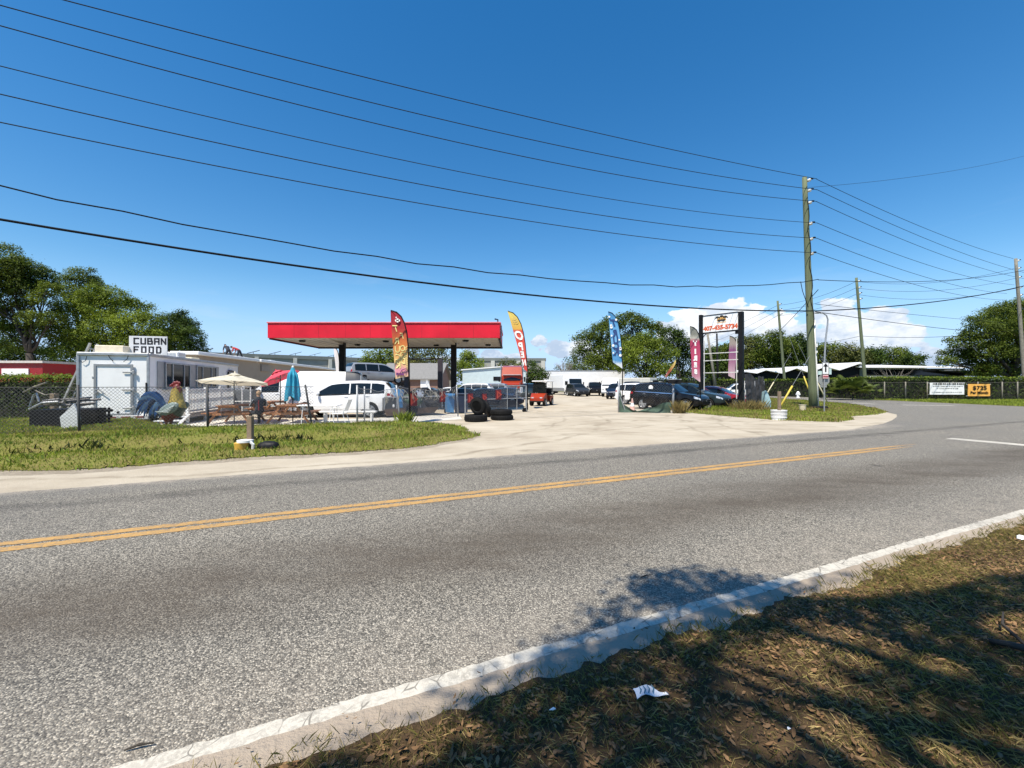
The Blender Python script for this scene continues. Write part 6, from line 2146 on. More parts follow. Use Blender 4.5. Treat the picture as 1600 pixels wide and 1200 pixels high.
def box_trailer():
 Y = 70
 a, b = P(842, 600, Y), P(976, 600, Y)
 L = b.x - a.x
 t = thing('box_trailer', 'long white box trailer parked across the back of the yard', 'trailer', (a.x, Y, 0), 0, 'trucks in the yard')
 mb = MB()
 mb.box((L / 2, 1.3, 2.42), (L, 2.6, 2.9), bev=.03)
 part('box', mb, mat('trailer white', (.72, .72, .72), .4, var=.03, scale=.6, dirt=.12), t)
 mb = MB()
 for z in (.98, 3.86):
  mb.box((L / 2, -.01, z), (L + .04, .08, .12))
 part('rail', mb, M_GALV, t)
 part('underframe', MB().box((L / 2, 1.3, .85), (L - 1, 1.2, .18)), M_BLACK, t)
 for x in (1.6, 2.9, L - 3, L - 1.7):
  for y in (.2, 2.4):
   w_ = wheel_meshes(.5, .3).build('wheel', M_RUB, t, 40)
   w_.location = (x, y, .5)
 for x in (L * .62, L * .66):
  part('landing_leg', MB().box((x, .4, .45), (.12, .12, .9)), M_BLACK, t)
box_trailer()
def box_truck(label, u, Y, w_, h, L, ang, col, cabfrac=.24, nm='box_truck', ct='truck'):
 p = P(u, 600, Y)
 t = thing(nm, label, ct, (p.x, Y, 0), math.radians(ang), 'trucks in the yard')
 mb = MB()
 x1 = L / 2
 cb = L * cabfrac
 mb.box((-cb / 2, 0, (h + .6) / 2), (L - cb, w_, h - .6), bev=.05)
 part('box', mb, col, t)
 mb = MB()
 mb.hull([Vector((x, s * w_ * k, z)) for s in (-1, 1) for (x, z, k) in ((x1 - cb + .02, .5, .47), (x1 - cb + .02, h - .35, .46), (x1, .5, .45), (x1, 1.35, .45), (x1 - .25, h - .45, .42))])
 part('cab', mb, col, t, 30)
 mb = MB()
 mb.hull([Vector((x, s * w_ * k, z)) for s in (-1, 1) for (x, z, k) in ((x1 + .012, 1.38, .41), (x1 - .20, h - .62, .40), (x1 - .03, 1.38, .41), (x1 - .26, h - .62, .40))])
 part('windshield', mb, M_GLASS, t)
 for s in (-1, 1):
  part('side_window', MB().box((x1 - cb * .5, s * w_ * .468, 1.75), (cb * .5, .03, .5)), M_GLASS, t)
  part('headlight', MB().box((x1 + .01, s * w_ * .34, .95), (.05, .3, .2), bev=.02), M_LAMP, t)
  part('mirror', MB().box((x1 - .2, s * (w_ * .5 + .12), 1.7), (.1, .16, .36), bev=.03), M_PLAST, t)
  for x in (x1 - cb * .55, -L / 2 + 1.1):
   a = wheel_meshes(.4, .26).build('wheel', M_RUB, t, 40)
   a.location = (x, s * (w_ / 2 - .16), .4)
   a.rotation_euler = (0, 0, 0 if s > 0 else math.pi)
   rim_mesh(.4, .26, 5).build('rim', M_STEEL, a, 30)
 part('grille', MB().box((x1 + .01, 0, .95), (.04, w_ * .42, .3), bev=.01), M_PLAST, t)
 part('bumper', MB().box((x1 + .05, 0, .55), (.16, w_ * .9, .22), bev=.04), M_GALV, t)
 return t
bt_ = box_truck('white step van with wide dark windscreen behind the dark grey SUV', 884, 60, 2.35, 2.95, 6.5, -72, M_WHITE)
part('cab_band', MB().box((-.6, -1.19, .8), (5.0, .02, .5)), M_GALV, bt_)
box_truck('white box cab truck behind the navy SUV and the wire post', 958, 53, 2.1, 2.35, 5.2, -115, M_CREAM if False else M_WHITE)
box_truck('pale canopy topped truck behind the black SUV roof', 1004, 44, 2.0, 2.25, 4.6, -40, mat('pale truck paint', (.55, .54, .48), .5, dirt=.2))
def golf_cart():
 b = G(848, 634.5)
 t = thing('golf_cart', 'orange golf cart with white roof inside the gate', 'golf cart', (b.x, b.y + .9, 0), math.radians(-112))
 mb = MB()
 mb.hull([Vector((x, s * w_, z)) for s in (-1, 1) for (x, z, w_) in ((1.22, .35, .5), (1.2, .62, .48), (.75, .92, .55), (.5, .92, .56), (.5, .3, .58))])
 part('cowl', mb, M_ORANGE, t, 40)
 mb = MB()
 mb.hull([Vector((x, s * w_, z)) for s in (-1, 1) for (x, z, w_) in ((-1.2, .4, .55), (-1.2, .72, .55), (-.25, .74, .58), (-.25, .3, .58))])
 part('rear_body', mb, M_ORANGE, t, 40)
 part('floor', MB().box((.15, 0, .32), (.9, 1.1, .08)), M_PLAST, t)
 for x in (-.35, -1.0):
  part('seat', MB().box((x, 0, .82), (.5, 1.1, .14), bev=.05), M_PLAST, t)
  part('seat_back', MB().box((x + (-.28 if x > -.5 else .12), 0, 1.08), (.1, 1.05, .4), bev=.04), M_PLAST, t)
 for s in (-1, 1):
  part('roof_post', MB().tube([(.62, s * .5, .9), (.42, s * .52, 1.75)], .022), M_BLACK, t)
  part('roof_post', MB().tube([(-1.15, s * .5, .7), (-1.0, s * .52, 1.75)], .022), M_BLACK, t)
  part('headlight', MB().box((1.18, s * .32, .6), (.06, .2, .1), bev=.02), M_LAMP, t)
  for x in (.85, -.8):
   a = wheel_meshes(.28, .2).build('wheel', M_RUB, t, 40)
   a.location = (x, s * .5, .28)
   a.rotation_euler = (0, 0, 0 if s > 0 else math.pi)
   rim_mesh(.28, .2, 5).build('rim', M_ALLOY, a, 30)
 part('roof', MB().box((-.28, 0, 1.8), (1.75, 1.2, .09), bev=.04), M_CLEANW, t)
 part('windscreen', MB().hull([Vector((x, s * .48, z)) for s in (-1, 1) for (x, z) in ((.60, .95), (.44, 1.7), (.61, .95), (.45, 1.7))]), M_GLASS, t)
 part('steering_wheel', MB().lathe([(.16, -.012), (.18, 0), (.16, .012), (.145, 0), (.16, -.012)], (.32, .25, 1.02), 16, M=Matrix.Rotation(math.radians(-50), 3, 'Y')), M_PLAST, t)
 part('bumper', MB().box((1.24, 0, .34), (.08, 1.05, .1), bev=.03), M_BLACK, t)
golf_cart()
def loaded_trailer():
 a, b = G(604, 652), G(688, 647)
 a, b = P(600, 600, 19.2), P(690, 600, 21.2)
 d = b - a
 d.z = 0
 L = d.length
 t = thing('utility_trailer', 'dark grey utility trailer loaded with junk behind the wire fence', 'trailer', (a.x, a.y, 0), math.atan2(d.y, d.x))
 mb = MB()
 mb.box((L / 2, .9, .40), (L, 1.8, .1))
 for y in (0, 1.8):
  mb.box((L / 2, y, .68), (L, .05, .52))
 for x in (0.025, L - .025):
  mb.box((x, .9, .68), (.05, 1.75, .52))
 part('bed', mb, mat('trailer charcoal', (.045, .05, .055), .5, var=.2, dirt=.35), t)
 mb = MB()
 for y in (-.01, 1.81):
  mb.tube([(0, y, .96), (L, y, .96)], .035, 6)
 for i in range(6):
  mb.box((i * L / 5, -.035, .66), (.05, .03, .56))
 part('rail', mb, M_GALV, t)
 mb = MB()
 mb.hull([Vector((x, -.06, z)) for x, z in ((.1, .1), (L * .85, .14), (L * .95, .42), (0, .42))] + [Vector((x, .02, z)) for x, z in ((.1, .1), (L * .85, .14), (L * .95, .42), (0, .42))])
 part('skirt', mb, mat('rusty brown skirt', (.12, .075, .05), .8, var=.3, dirt=.3), t)
 for x in (L * .45,):
  for y in (-.1, 1.9):
   a_ = wheel_meshes(.33).build('wheel', M_RUB, t, 40)
   a_.location = (x, y + .12, .33)
 w_ = thing('loose_wheel', 'loose alloy wheel lying on the loaded utility trailer', 'wheel', t.matrix_world @ Vector((0, 0, 0)))
 p = P(655, 616, 20.6)
 w_.location = p
 w_.rotation_euler = (math.radians(-20), 0, .2)
 rim_mesh(.34, .2, 7).build('rim', M_ALLOY, w_, 30)
 wheel_meshes(.34).build('tyre', M_RUB, w_, 40)
 for c_ in ((w_),):
  for ch in [x for x in bpy.data.objects if x.parent == w_]:
   ch.rotation_euler = (0, 0, math.pi)
 dp = P(622, 612, 19.9)
 o = MB().lathe([(0, 0), (.28, 0), (.29, .02), (.28, .28), (.295, .3), (.28, .32), (.28, .56), (.295, .58), (.28, .6), (.29, .88), (0, .87)], n=20).build('drum', M_BLUEBIN, None, 40, (dp.x, dp.y, .46))
 tag(o, 'blue drum standing on the loaded utility trailer', 'drum')
 for i, (u, hh, wd, m_, lab) in enumerate(((606, .42, .5, M_TARP, 'black rubbish bag at the left end of the loaded trailer'), (640, .55, .6, M_GREENSC, 'greenish tarp heap in the middle of the loaded trailer'), (672, .45, .55, M_TARP, 'black tarp bundle near the right end of the loaded trailer'))):
  p = P(u, 600, 19.9 + i * .5)
  mb = MB()
  vs_ = []
  mb.ball((0, 0, hh * .5), (wd, .5, hh * .6), n=9)
  mb.v = [tuple(Vector(v) * (1 + .35 * noise.noise(Vector(v) * 3.1 + Vector((i * 7, 0, 0))))) for v in mb.v]
  o = mb.build('junk_bundle', m_, None, 60, (p.x, p.y, .45))
  tag(o, lab, 'junk', 'junk on the loaded trailer')
 cl = P(648, 606, 19.7)
 mb = MB()
 pts = [Vector((0, 0, .32)), Vector((-.07, 0, .1)), Vector((.02, .03, -.05)), Vector((.2, .02, -.22)), Vector((.14, 0, 0)), Vector((.03, .05, .06))]
 mb.hull(pts)
 o = mb.build('rag', M_CLEANW, None, None, (P(667, 600, 19.3).x, 19.3, 1.62))
 o.location.z = 1.50
 tag(o, 'white rag tied to the top of the wire fence', 'rag')
loaded_trailer()
AX = Vector((-.287, .958, 0)).normalized()           # along its length, away from the camera
BXD = Vector((AX.y, -AX.x, 0))                        # its right hand side
TC = Vector((-14.42, 16.25, 0))                       # rear right corner
def food_trailer():
 """local x: across from the rear right corner to the left (negative), y: along the length"""
 ang = math.atan2(BXD.y, BXD.x)
 L, W, z0, z1 = 11.2, 2.2, .36, 2.78
 t = thing('food_trailer', 'long white food trailer with rear door and serving windows', 'food trailer', TC, ang)
 mb = MB()
 plan = [(0, 0), (0, L - 1.2), (-.7, L), (-W + .7, L), (-W, L - 1.2), (-W, 0)]
 mb.prism(plan, z0, z1)
 part('body', mb, mat('trailer skin', (.84, .84, .83), .4, var=.03, scale=1.3, dirt=.10, bump=.25, bscale=1.6), t)
 mb = MB()
 mb.box((-W / 2, -.035, z1 - .02), (W + .06, .09, .12), bev=.02)
 mb.box((.02, L / 2 - .6, z1 - .02), (.09, L - 1.25, .12), bev=.02)
 for x in (0, -W):
  mb.box((x, -.02, (z0 + z1) / 2), (.09, .08, z1 - z0 - .14), bev=.012)
 part('edge_trim', mb, M_STEEL, t)
 mb = MB()
 mb.box((-W / 2, -.05, z0 - .07), (W + .1, .14, .17), bev=.015)
 bm_ = part('bumper', mb, mat('bumper grey', (.5, .5, .5), .5, dirt=.3), t)
 mb = MB()
 for i in range(5):
  mb.box((-W + .2 + i * .44, -.125, z0 - .05), (.27, .012, .05))
 part('reflector', mb, mat('dull red reflector', (.22, .05, .05), .4), bm_)
 s = TC.y / F
 dx0, dx1, dz0, dz1 = -1.66, -.51, .42, 2.33
 mb = MB()
 mb.box(((dx0 + dx1) / 2, -.03, (dz0 + dz1) / 2), (dx1 - dx0, .05, dz1 - dz0), bev=.01)
 d = part('door', mb, MATS['trailer skin'], t)
 mb = MB()
 for x in (dx0, dx1):
  mb.box((x, -.065, (dz0 + dz1) / 2), (.075, .04, dz1 - dz0 + .08))
 for z in (dz0, dz1):
  mb.box(((dx0 + dx1) / 2, -.064, z), (dx1 - dx0 - .08, .04, .075))
 part('door_frame', mb, mat('frame grey', (.30, .31, .32), .45, .3), d)
 for z in (.66, 1.37, 2.06):
  mb = MB()
  mb.box((dx1 - .10, -.10, z), (.36, .025, .06), bev=.01)
  mb.box((dx1 + .07, -.10, z), (.07, .05, .16), bev=.01)
  part('hinge', mb, MATS['frame grey'], d)
 mb = MB()
 mb.box((dx0 + .05, -.11, 1.30), (.09, .05, .16), bev=.015)
 mb.tube([(dx0 + .02, -.13, 1.36), (dx0 + .14, -.14, 1.40), (dx0 + .22, -.14, 1.32), (dx0 + .36, -.14, 1.2)], .018, 6)
 mb.tube([(dx0 + .14, -.14, 1.47), (dx0 + .16, -.14, 1.36)], .018, 6)
 mb.box((dx0 - .05, -.06, 1.85), (.09, .06, .12), bev=.02)
 mb.box((dx0 - .05, -.06, .85), (.09, .06, .12), bev=.02)
 part('latch', mb, MATS['frame grey'], d)
 part('dark_spot', MB().cyl((-.95, -.06, .50), (-.95, -.07, .50), .045, n=10), M_PLAST, d)
 for q in ([(-1.25, -.07, 2.72), (-1.2, -.06, 2.6), (-1.10, -.06, 2.48)], [(-.62, -.07, 2.72), (-.66, -.06, 2.58), (-.78, -.06, 2.46)], [(-2.12, -.07, 2.5), (-2.05, -.06, 2.42), (-1.95, -.06, 2.5), (-1.92, -.06, 2.66)]):
  part('dangling_cord', MB().tube(q, .012, 4), M_PLAST, t)
 part('side_marker', MB().box((-.04, -.08, 1.42), (.04, .03, .46)), M_BLACK, t)
 mb = MB()
 mb.box((.02, 3.75, 1.96), (.03, 6.3, 1.15))
 hp = part('hatch_panel', mb, mat('hatch grey', (.34, .34, .33), .5, var=.12, scale=2, dirt=.2), t)
 for y0, y1 in ((1.15, 3.35), (4.1, 6.45)):
  mb = MB()
  mb.box((.045, (y0 + y1) / 2, 1.97), (.03, y1 - y0, 1.04))
  wn = part('serving_window', mb, M_PANE, t)
  mb = MB()
  for y in (y0, y0 + (y1 - y0) * .27, y0 + (y1 - y0) * .74, y1):
   mb.box((.07, y, 1.97), (.04, .06, 1.08))
  for z in (1.44, 2.5):
   mb.box((.069, (y0 + y1) / 2, z), (.04, y1 - y0, .06))
  part('window_frame', mb, M_STEEL, wn)
 part('service_shelf', MB().box((.14, 3.8, 1.38), (.24, 5.6, .05), bev=.01), M_STEEL, t)
 mb = MB()
 mb.tube([(.06, 8.25, 1.2), (.06, 8.25, 2.3), (.06, 8.35, 2.38), (.06, 9.0, 2.38), (.06, 9.05, 2.3), (.06, 9.05, 1.2)], .04, 6)
 sd_ = part('side_door_frame', mb, M_PLAST, t)
 part('side_door', MB().box((.03, 8.65, 1.35), (.04, .76, 1.9)), mat('door sage', (.38, .39, .37), .5), t)
 for y in (4.6, 5.6):
  for x in (-.15, -W + .15):
   a = wheel_meshes(.36).build('wheel', M_RUB, t, 40)
   a.location = (x, y, .36)
   a.rotation_euler = (0, 0, math.pi / 2 if x < -1 else -math.pi / 2)
 part('chassis', MB().box((-W / 2, L / 2, .25), (1.5, L - .8, .2)).box((-W / 2, -.25, .2), (.1, .5, .08)), M_BLACK, t)
 for (x, y, w_, d_, h_, m_, lab) in ((-1.55, 1.0, .95, .9, .36, mat('cream box', (.66, .58, .44), .6, dirt=.15), 'cream square box on the trailer roof next to the ladder'), (-.9, 3.9, .85, .8, .34, M_PLW, 'white slatted air unit on the trailer roof beyond the food sign'), (-1.1, 6.0, .8, .9, .22, M_CREAM, 'low cream roof vent farthest along the trailer roof')):
  wl = TC + BXD * x + AX * y
  u = thing('roof_unit', lab, 'roof unit', (wl.x, wl.y, z1), ang, 'units on the trailer roof')
  part('casing', MB().box((0, 0, h_ / 2 + .005), (w_, d_, h_), bev=.03), m_, u)
  if 'slatted' in lab:
   mb = MB()
   for i in range(5):
    mb.box((.0, -d_ / 2 - .006, .07 + i * .05), (w_ * .8, .016, .018))
    mb.box((w_ / 2 + .006, 0, .07 + i * .05), (.016, d_ * .8, .018))
   part('slats', mb, M_STEEL, u)
 A = P(206.5, 600, 17.0)
 s_ = thing('food_sign', 'grey hand painted CUBAN FOOD sign on the trailer roof', 'sign', (P(232, 600, 17.0).x, 17.0, z1 + .012), ang - .10)
 part('board', MB().box((0, 0, .395), (1.38, .03, .79), bev=.004), mat('board grey', (.55, .56, .58), .6, var=.04), s_)
 M = face_frame((.05, -.019, .59), (1, 0, 0))
 mb = MB()
 def block(txt, z, x0, dx, hh, ww):
  seg = {'C': [(0, 0, 0, 1), (0, 1, 1, 1), (0, 0, 1, 0)], 'U': [(0, 0, 0, 1), (1, 0, 1, 1), (0, 0, 1, 0)], 'B': [(0, 0, 0, 1), (0, 1, .85, 1), (0, .5, 1, .5), (0, 0, 1, 0), (.85, .5, .85, 1), (1, 0, 1, .5)],
               'A': [(0, 0, 0, 1), (1, 0, 1, 1), (0, 1, 1, 1), (0, .45, 1, .45)], 'N': [(0, 0, 0, 1), (1, 0, 1, 1), (0, 1, 1, 0)], 'F': [(0, 0, 0, 1), (0, 1, 1, 1), (0, .52, .8, .52)],
               'O': [(0, 0, 0, 1), (1, 0, 1, 1), (0, 1, 1, 1), (0, 0, 1, 0)], 'D': [(0, 0, 0, 1), (0, 1, .8, 1), (0, 0, .8, 0), (.8, 1, 1, .8), (1, .8, 1, .2), (1, .2, .8, 0)]}
  for i, ch in enumerate(txt):
   for (xa, za, xb, zb_) in seg[ch]:
    a = Vector((x0 + i * dx + xa * ww, -.021, z + za * hh))
    b = Vector((x0 + i * dx + xb * ww, -.021, z + zb_ * hh))
    d_ = (b - a).normalized() * .026
    n_ = Vector((-d_.z, 0, d_.x)).normalized() * .029
    mb.hull([a - d_ + n_, a - d_ - n_, b + d_ + n_, b + d_ - n_] + [p + Vector((0, .006, 0)) for p in (a - d_ + n_, a - d_ - n_, b + d_ + n_, b + d_ - n_)])
 block('CUBAN', .47, -.50, .245, .22, .15)
 block('FOOD', .10, -.50, .27, .24, .14)
 part('lettering', mb, mat('black brush paint', (.012, .012, .018), .6), s_)
 part('prop', MB().box((-.5, .25, .2), (.04, .5, .04)).box((.5, .25, .2), (.04, .5, .04)), M_GWOOD, s_)
 ld = thing('ladder', 'aluminium ladder leaning against the left corner of the food trailer', 'ladder', (0, 0, 0))
 base = P(82, 664, 16.0)
 base.z = 0
 top = P(141, 536, 16.46)
 ld.location = base
 v_ = top - base
 wv = AX * .44
 for k in (0, 1):
  part('stile', MB().tube([wv * k + Vector((0, 0, 0)), wv * k + v_], .045, 4), M_LADDER, ld)
 for i in range(11):
  a = v_ * ((i + .7) / 11.5)
  part('rung', MB().tube([a, a + wv], .026, 6), M_LADDER, ld)
food_trailer()
def deck():
 A = G(283, 667)
 B = Vector((A.x, A.y, 0)) + AX * 6.8
 A = Vector((-12.9, 16.0, 0))
 ang = math.atan2(AX.y, AX.x)
 t = thing('deck', 'grey deck with white picket railing before the serving windows', 'deck', A, ang)
 L, D, z = 6.6, .95, .42
 part('platform', MB().box((L / 2 + .6, D / 2, z - .04), (L, D, .08), bev=.01).box((L / 2 + .6, .02, z - .12), (L, .04, .14)), mat('deck grey', (.36, .33, .30), .8, var=.15, dirt=.2), t)
 for x in (.75, 2.4, 4.1, 5.8, 7.0):
  for y in (.12, 1.0):
   part('support', MB().box((x, y, z / 2 - .04), (.09, .09, z - .08)), M_GWOOD, t)
 mb = MB()
 for zz in (z + .12, z + .55, z + .95):
  mb.box((L / 2 + .6, .04, zz), (L, .05, .05))
 n = int(L / .135)
 for i in range(n):
  mb.box((.66 + i * .135, .005, z + .54), (.045, .022, .82))
 part('railing', mb, M_PLW, t)
 for x in (.6, 2.25, 3.9, 5.55, 7.2):
  part('railing_post', MB().box((x, .045, (z + 1.06) / 2), (.10, .10, z + 1.06), bev=.01), M_PLW, t)
 for i in range(3):
  part('step', MB().box((.48 - i * .26, D / 2, z - .12 - i * .14), (.28, D, .04)), M_PLW, t)
 mb = MB()
 mb.tube([(.58, .0, z - .06), (-.25, .0, .03)], .06, 4)
 part('stringer', mb, M_PLW, t)
 p = P(385, 600, 21.5)
 c = thing('storage_cabinet', 'dark grey cabinet standing behind the cream umbrella', 'cabinet', (p.x, 21.5, 0), .15)
 part('case', MB().box((0, 0, .66), (.9, .5, 1.3), bev=.02), mat('slate', (.10, .11, .12), .5, var=.15), c)
 part('door', MB().box((0, -.26, .70), (.78, .03, 1.1), bev=.01), mat('slate door', (.13, .14, .15), .45), c)
 part('top_box', MB().box((.28, -.1, 1.42), (.24, .25, .24), bev=.02), M_BLACK, c)
 g = thing('pipe_gate', 'white pipe gate at the end of the picket railing', 'gate', (P(366, 600, 20).x, 20.0, 0), .2)
 mb = MB()
 for x in (0, .35, .72):
  mb.tube([(x, 0, 0), (x, 0, 1.45)], .028, 6)
 mb.tube([(0, 0, 1.45), (.72, 0, 1.45)], .028, 6)
 mb.tube([(0, 0, .75), (.72, 0, .75)], .02, 6)
 part('frame', mb, M_PLW, g)
deck()
def picnic_table():
 """long axis along local y"""
 t = thing('picnic_table', '', 'picnic table')
 L = 1.75
 for i in range(5):
  part('tabletop_board', MB().box((-.3 + i * .15, 0, .745), (.138, L, .04), bev=.006), M_WOOD, t)
 for s in (-1, 1):
  for k in (0, 1):
   part('seat_board', MB().box((s * (.66 + k * .15), 0, .45), (.138, L, .04), bev=.006), M_WOOD, t)
  for y in (-.62, .62):
   mb = MB()
   mb.hull([Vector((s * x, y + dy, z)) for (x, z) in ((.24, .72), (.33, .72), (.74, 0), (.84, 0)) for dy in (-.02, .02)])
   part('leg', mb, M_WOOD, t)
 for y in (-.665, .665):
  part('crosspiece', MB().box((0, y, .405), (1.62, .035, .09)), M_WOOD, t)
  part('crosspiece', MB().box((0, y, .69), (.74, .035, .07)), M_WOOD, t)
 return t
pt = picnic_table()
pcs = [(P(371, 600, 16.8) - Vector((0, .8, 0)), .12, 'brown wooden picnic table under the cream umbrella'), (P(458, 600, 17.1) - Vector((0, .8, 0)), .2, 'brown wooden picnic table under the folded turquoise umbrella'), (P(426, 600, 20) - Vector((0, .8, 0)), .15, 'brown wooden picnic table under the coral umbrella farther back')]
tabs = []
for i, (p, r, lab) in enumerate(pcs):
 o = pt if i == 0 else copy_tree(pt)
 o.location = (p.x, p.y + .8, 0)
 o.rotation_euler = (0, 0, r)
 tag(o, lab, 'picnic table', 'picnic tables on the apron')
 tabs.append(Vector((p.x, p.y + .8, 0)))
def umbrella_open(label, c, rim_z, top_z, R, m, tilt=0.0, tdir=0.0, n=8, sag=.05):
 t = thing('patio_umbrella', label, 'umbrella', (c.x, c.y, 0), 0, 'patio umbrellas')
 part('pole', MB().tube([(0, 0, .05), (0, 0, rim_z + .1), (0, 0, top_z - .06)], .022, 8), M_GALV if m is not M_PINK else M_PLAST, t, 180)
 M = Matrix.Translation((0, 0, rim_z)) @ Matrix.Rotation(tdir, 4, 'Z') @ Matrix.Rotation(tilt, 4, 'X') @ Matrix.Rotation(-tdir, 4, 'Z')
 mb = MB()
 h = top_z - rim_z
 rows = []
 for j in range(7):
  f = j / 6
  row = []
  for i in range(n * 4 + 1):
   a = 2 * math.pi * i / (n * 4)
   seg = (i % 4) / 4
   k = 1 - .045 * math.sin(math.pi * seg) * f
   r = R * f * (1 if seg == 0 else math.cos(math.pi / n) / math.cos((seg - .5) * 2 * math.pi / n)) * 1.0
   z = h * (1 - f ** 1.15) - sag * math.sin(math.pi * f) * math.sin(math.pi * seg)
   row.append(M @ Vector((r * math.cos(a), r * math.sin(a), z)))
  rows.append(row)
 mb.grid(rows)
 cn = mb.build('canopy', m, t, 40)
 top_ = M @ Vector((0, 0, h))
 part('vent_cap', MB().lathe([(.26, -.05), (.12, .03), (.03, .06), (.02, .12), (0, .13)], (0, 0, 0), 12, M=M @ Matrix.Translation((0, 0, h))), m, cn)
 for i in range(n):
  a = 2 * math.pi * i / n
  mb = MB()
  mb.tube([M @ Vector((0, 0, h - .06)), M @ Vector((R * .97 * math.cos(a), R * .97 * math.sin(a), -.015))], .012, 4)
  mb.tube([M @ Vector((R * .52 * math.cos(a), R * .52 * math.sin(a), h * .42)), M @ Vector((.02 * math.cos(a), .02 * math.sin(a), h * .1 - .05))], .011, 4)
  part('rib', mb, M_GALV, t)
 return t
umbrella_open('open cream umbrella over the nearest left picnic table', tabs[0] + Vector((-.03, -.15, 0)), 1.63, 2.0, 1.35, M_CREAM, tilt=-.09, n=6)
umbrella_open('tilted coral red umbrella over the rear picnic table', Vector((P(438, 600, 19.2).x, 19.2, 0)), 1.86, 2.22, .92, M_PINK, tilt=math.radians(-26), tdir=math.radians(100), n=8)
c = Vector((P(457.5, 600, 16.9).x, 16.9, 0))
t = thing('patio_umbrella', 'folded turquoise umbrella standing through a picnic table', 'umbrella', c, 0, 'patio umbrellas')
part('pole', MB().tube([(0, 0, .05), (0, 0, 1.1), (0, 0, 2.28)], .022, 8), M_PLAST, t, 180)
mb = MB()
rows = []
for j in range(15):
 f = j / 14
 z = 2.3 - 1.30 * f
 row = []
 for i in range(49):
  a = 2 * math.pi * i / 48
  r = (.03 + .10 * min(1, f * 5) + .12 * f) * (1 + .30 * math.cos(8 * a + f * 1.5) * min(1, f * 4))
  if f > .12 and f < .20:
   r *= .82
  row.append(Vector((r * math.cos(a), r * math.sin(a), z - (.10 * math.cos(3 * a + 1) if j == 14 else 0))))
 rows.append(row)
mb.grid(rows)
mb.build('canopy', M_TEAL, t, 50)
part('finial', MB().lathe([(.05, 0), (.03, .05), (0, .08)], (0, 0, 2.29), 8), M_CLEANW, t)
p = P(500, 600, 16.6)
t = thing('folding_table', 'white folding table left of the white patio chair', 'table', (p.x, 16.6, 0), .12)
part('tabletop', MB().box((0, 0, .74), (1.55, .72, .05), bev=.015), M_PLW, t)
for x in (-.62, .62):
 for y in (-.28, .28):
  part('leg', MB().tube([(x * .9, y, .72), (x, y, 0)], .018, 6), M_PLW, t)
p = P(533, 600, 16.6)
t = thing('patio_chair', 'white metal patio chair turned to the folding table', 'chair', (p.x, 16.4, 0), .1)
for s in (-.25, .25):
 part('frame', MB().tube([(-.30, s, 0), (-.24, s, .62), (-.1, s, .66), (.2, s, .64), (.27, s, .44)], .016, 6).tube([(.34, s, 0), (.22, s, .42), (.45, s, 1.0)], .016, 6), M_PLW, t)
part('seat', MB().box((0, 0, .43), (.48, .48, .025), bev=.01), M_PLW, t)
part('backrest', MB().hull([Vector((x, y, z)) for y in (-.24, .24) for (x, z) in ((.26, .52), (.28, .52), (.44, .98), (.46, .98))]), M_PLW, t)
p = P(465, 600, 17.8)
t = thing('bench', 'long low white bench beside the large white SUV', 'bench', (P(545, 600, 17.4).x, 17.4, 0), .1)
part('seat', MB().box((0, 0, .42), (2.3, .34, .06), bev=.01), M_PLW, t)
for x in (-.95, .95):
 part('leg', MB().box((x, 0, .2), (.07, .3, .4)), M_PLW, t)
def person(label, loc, rz, joints, bones, cols, rad, extra_hair=(.05, .035, .025), scale=1.0, group=None):
 """one continuous skinned body: joints {name: (x, y, z)}, bones [(a, b)], rad {name: r}, cols {name: material index}"""
 t = thing('person', label, 'person', loc, rz, group)
 names = list(joints)
 me = bpy.data.meshes.new('body')
 me.from_pydata([Vector(joints[n]) for n in names], [(names.index(a), names.index(b)) for a, b in bones], [])
 ob = bpy.data.objects.new('body', me)
 COL.objects.link(ob)
 sk = ob.modifiers.new('skin', 'SKIN')
 for i, n in enumerate(names):
  r = rad[n]
  me.skin_vertices[0].data[i].radius = (r, r) if not isinstance(r, tuple) else r
 me.skin_vertices[0].data[0].use_root = True
 sb = ob.modifiers.new('sub', 'SUBSURF')
 sb.levels = 2
 dg = bpy.context.evaluated_depsgraph_get()
 dg.update()
 m2 = bpy.data.meshes.new_from_object(ob.evaluated_get(dg))
 ob.modifiers.clear()
 ob.data = m2
 m2.materials.clear()
 for c in cols['mats']:
  m2.materials.append(c)
 segs = [(Vector(joints[a]), Vector(joints[b]), cols['bone'].get((a, b), 0)) for a, b in bones]
 for p in m2.polygons:
  best, bi = 9, 0
  for a, b, mi in segs:
   d = b - a
   k = max(0, min(1, (p.center - a).dot(d) / (d.length_squared + 1e-9)))
   q = (p.center - a - d * k).length
   if q < best:
    best, bi = q, mi
  p.material_index = bi
  p.use_smooth = True
 ob.parent = t
 return t, ob
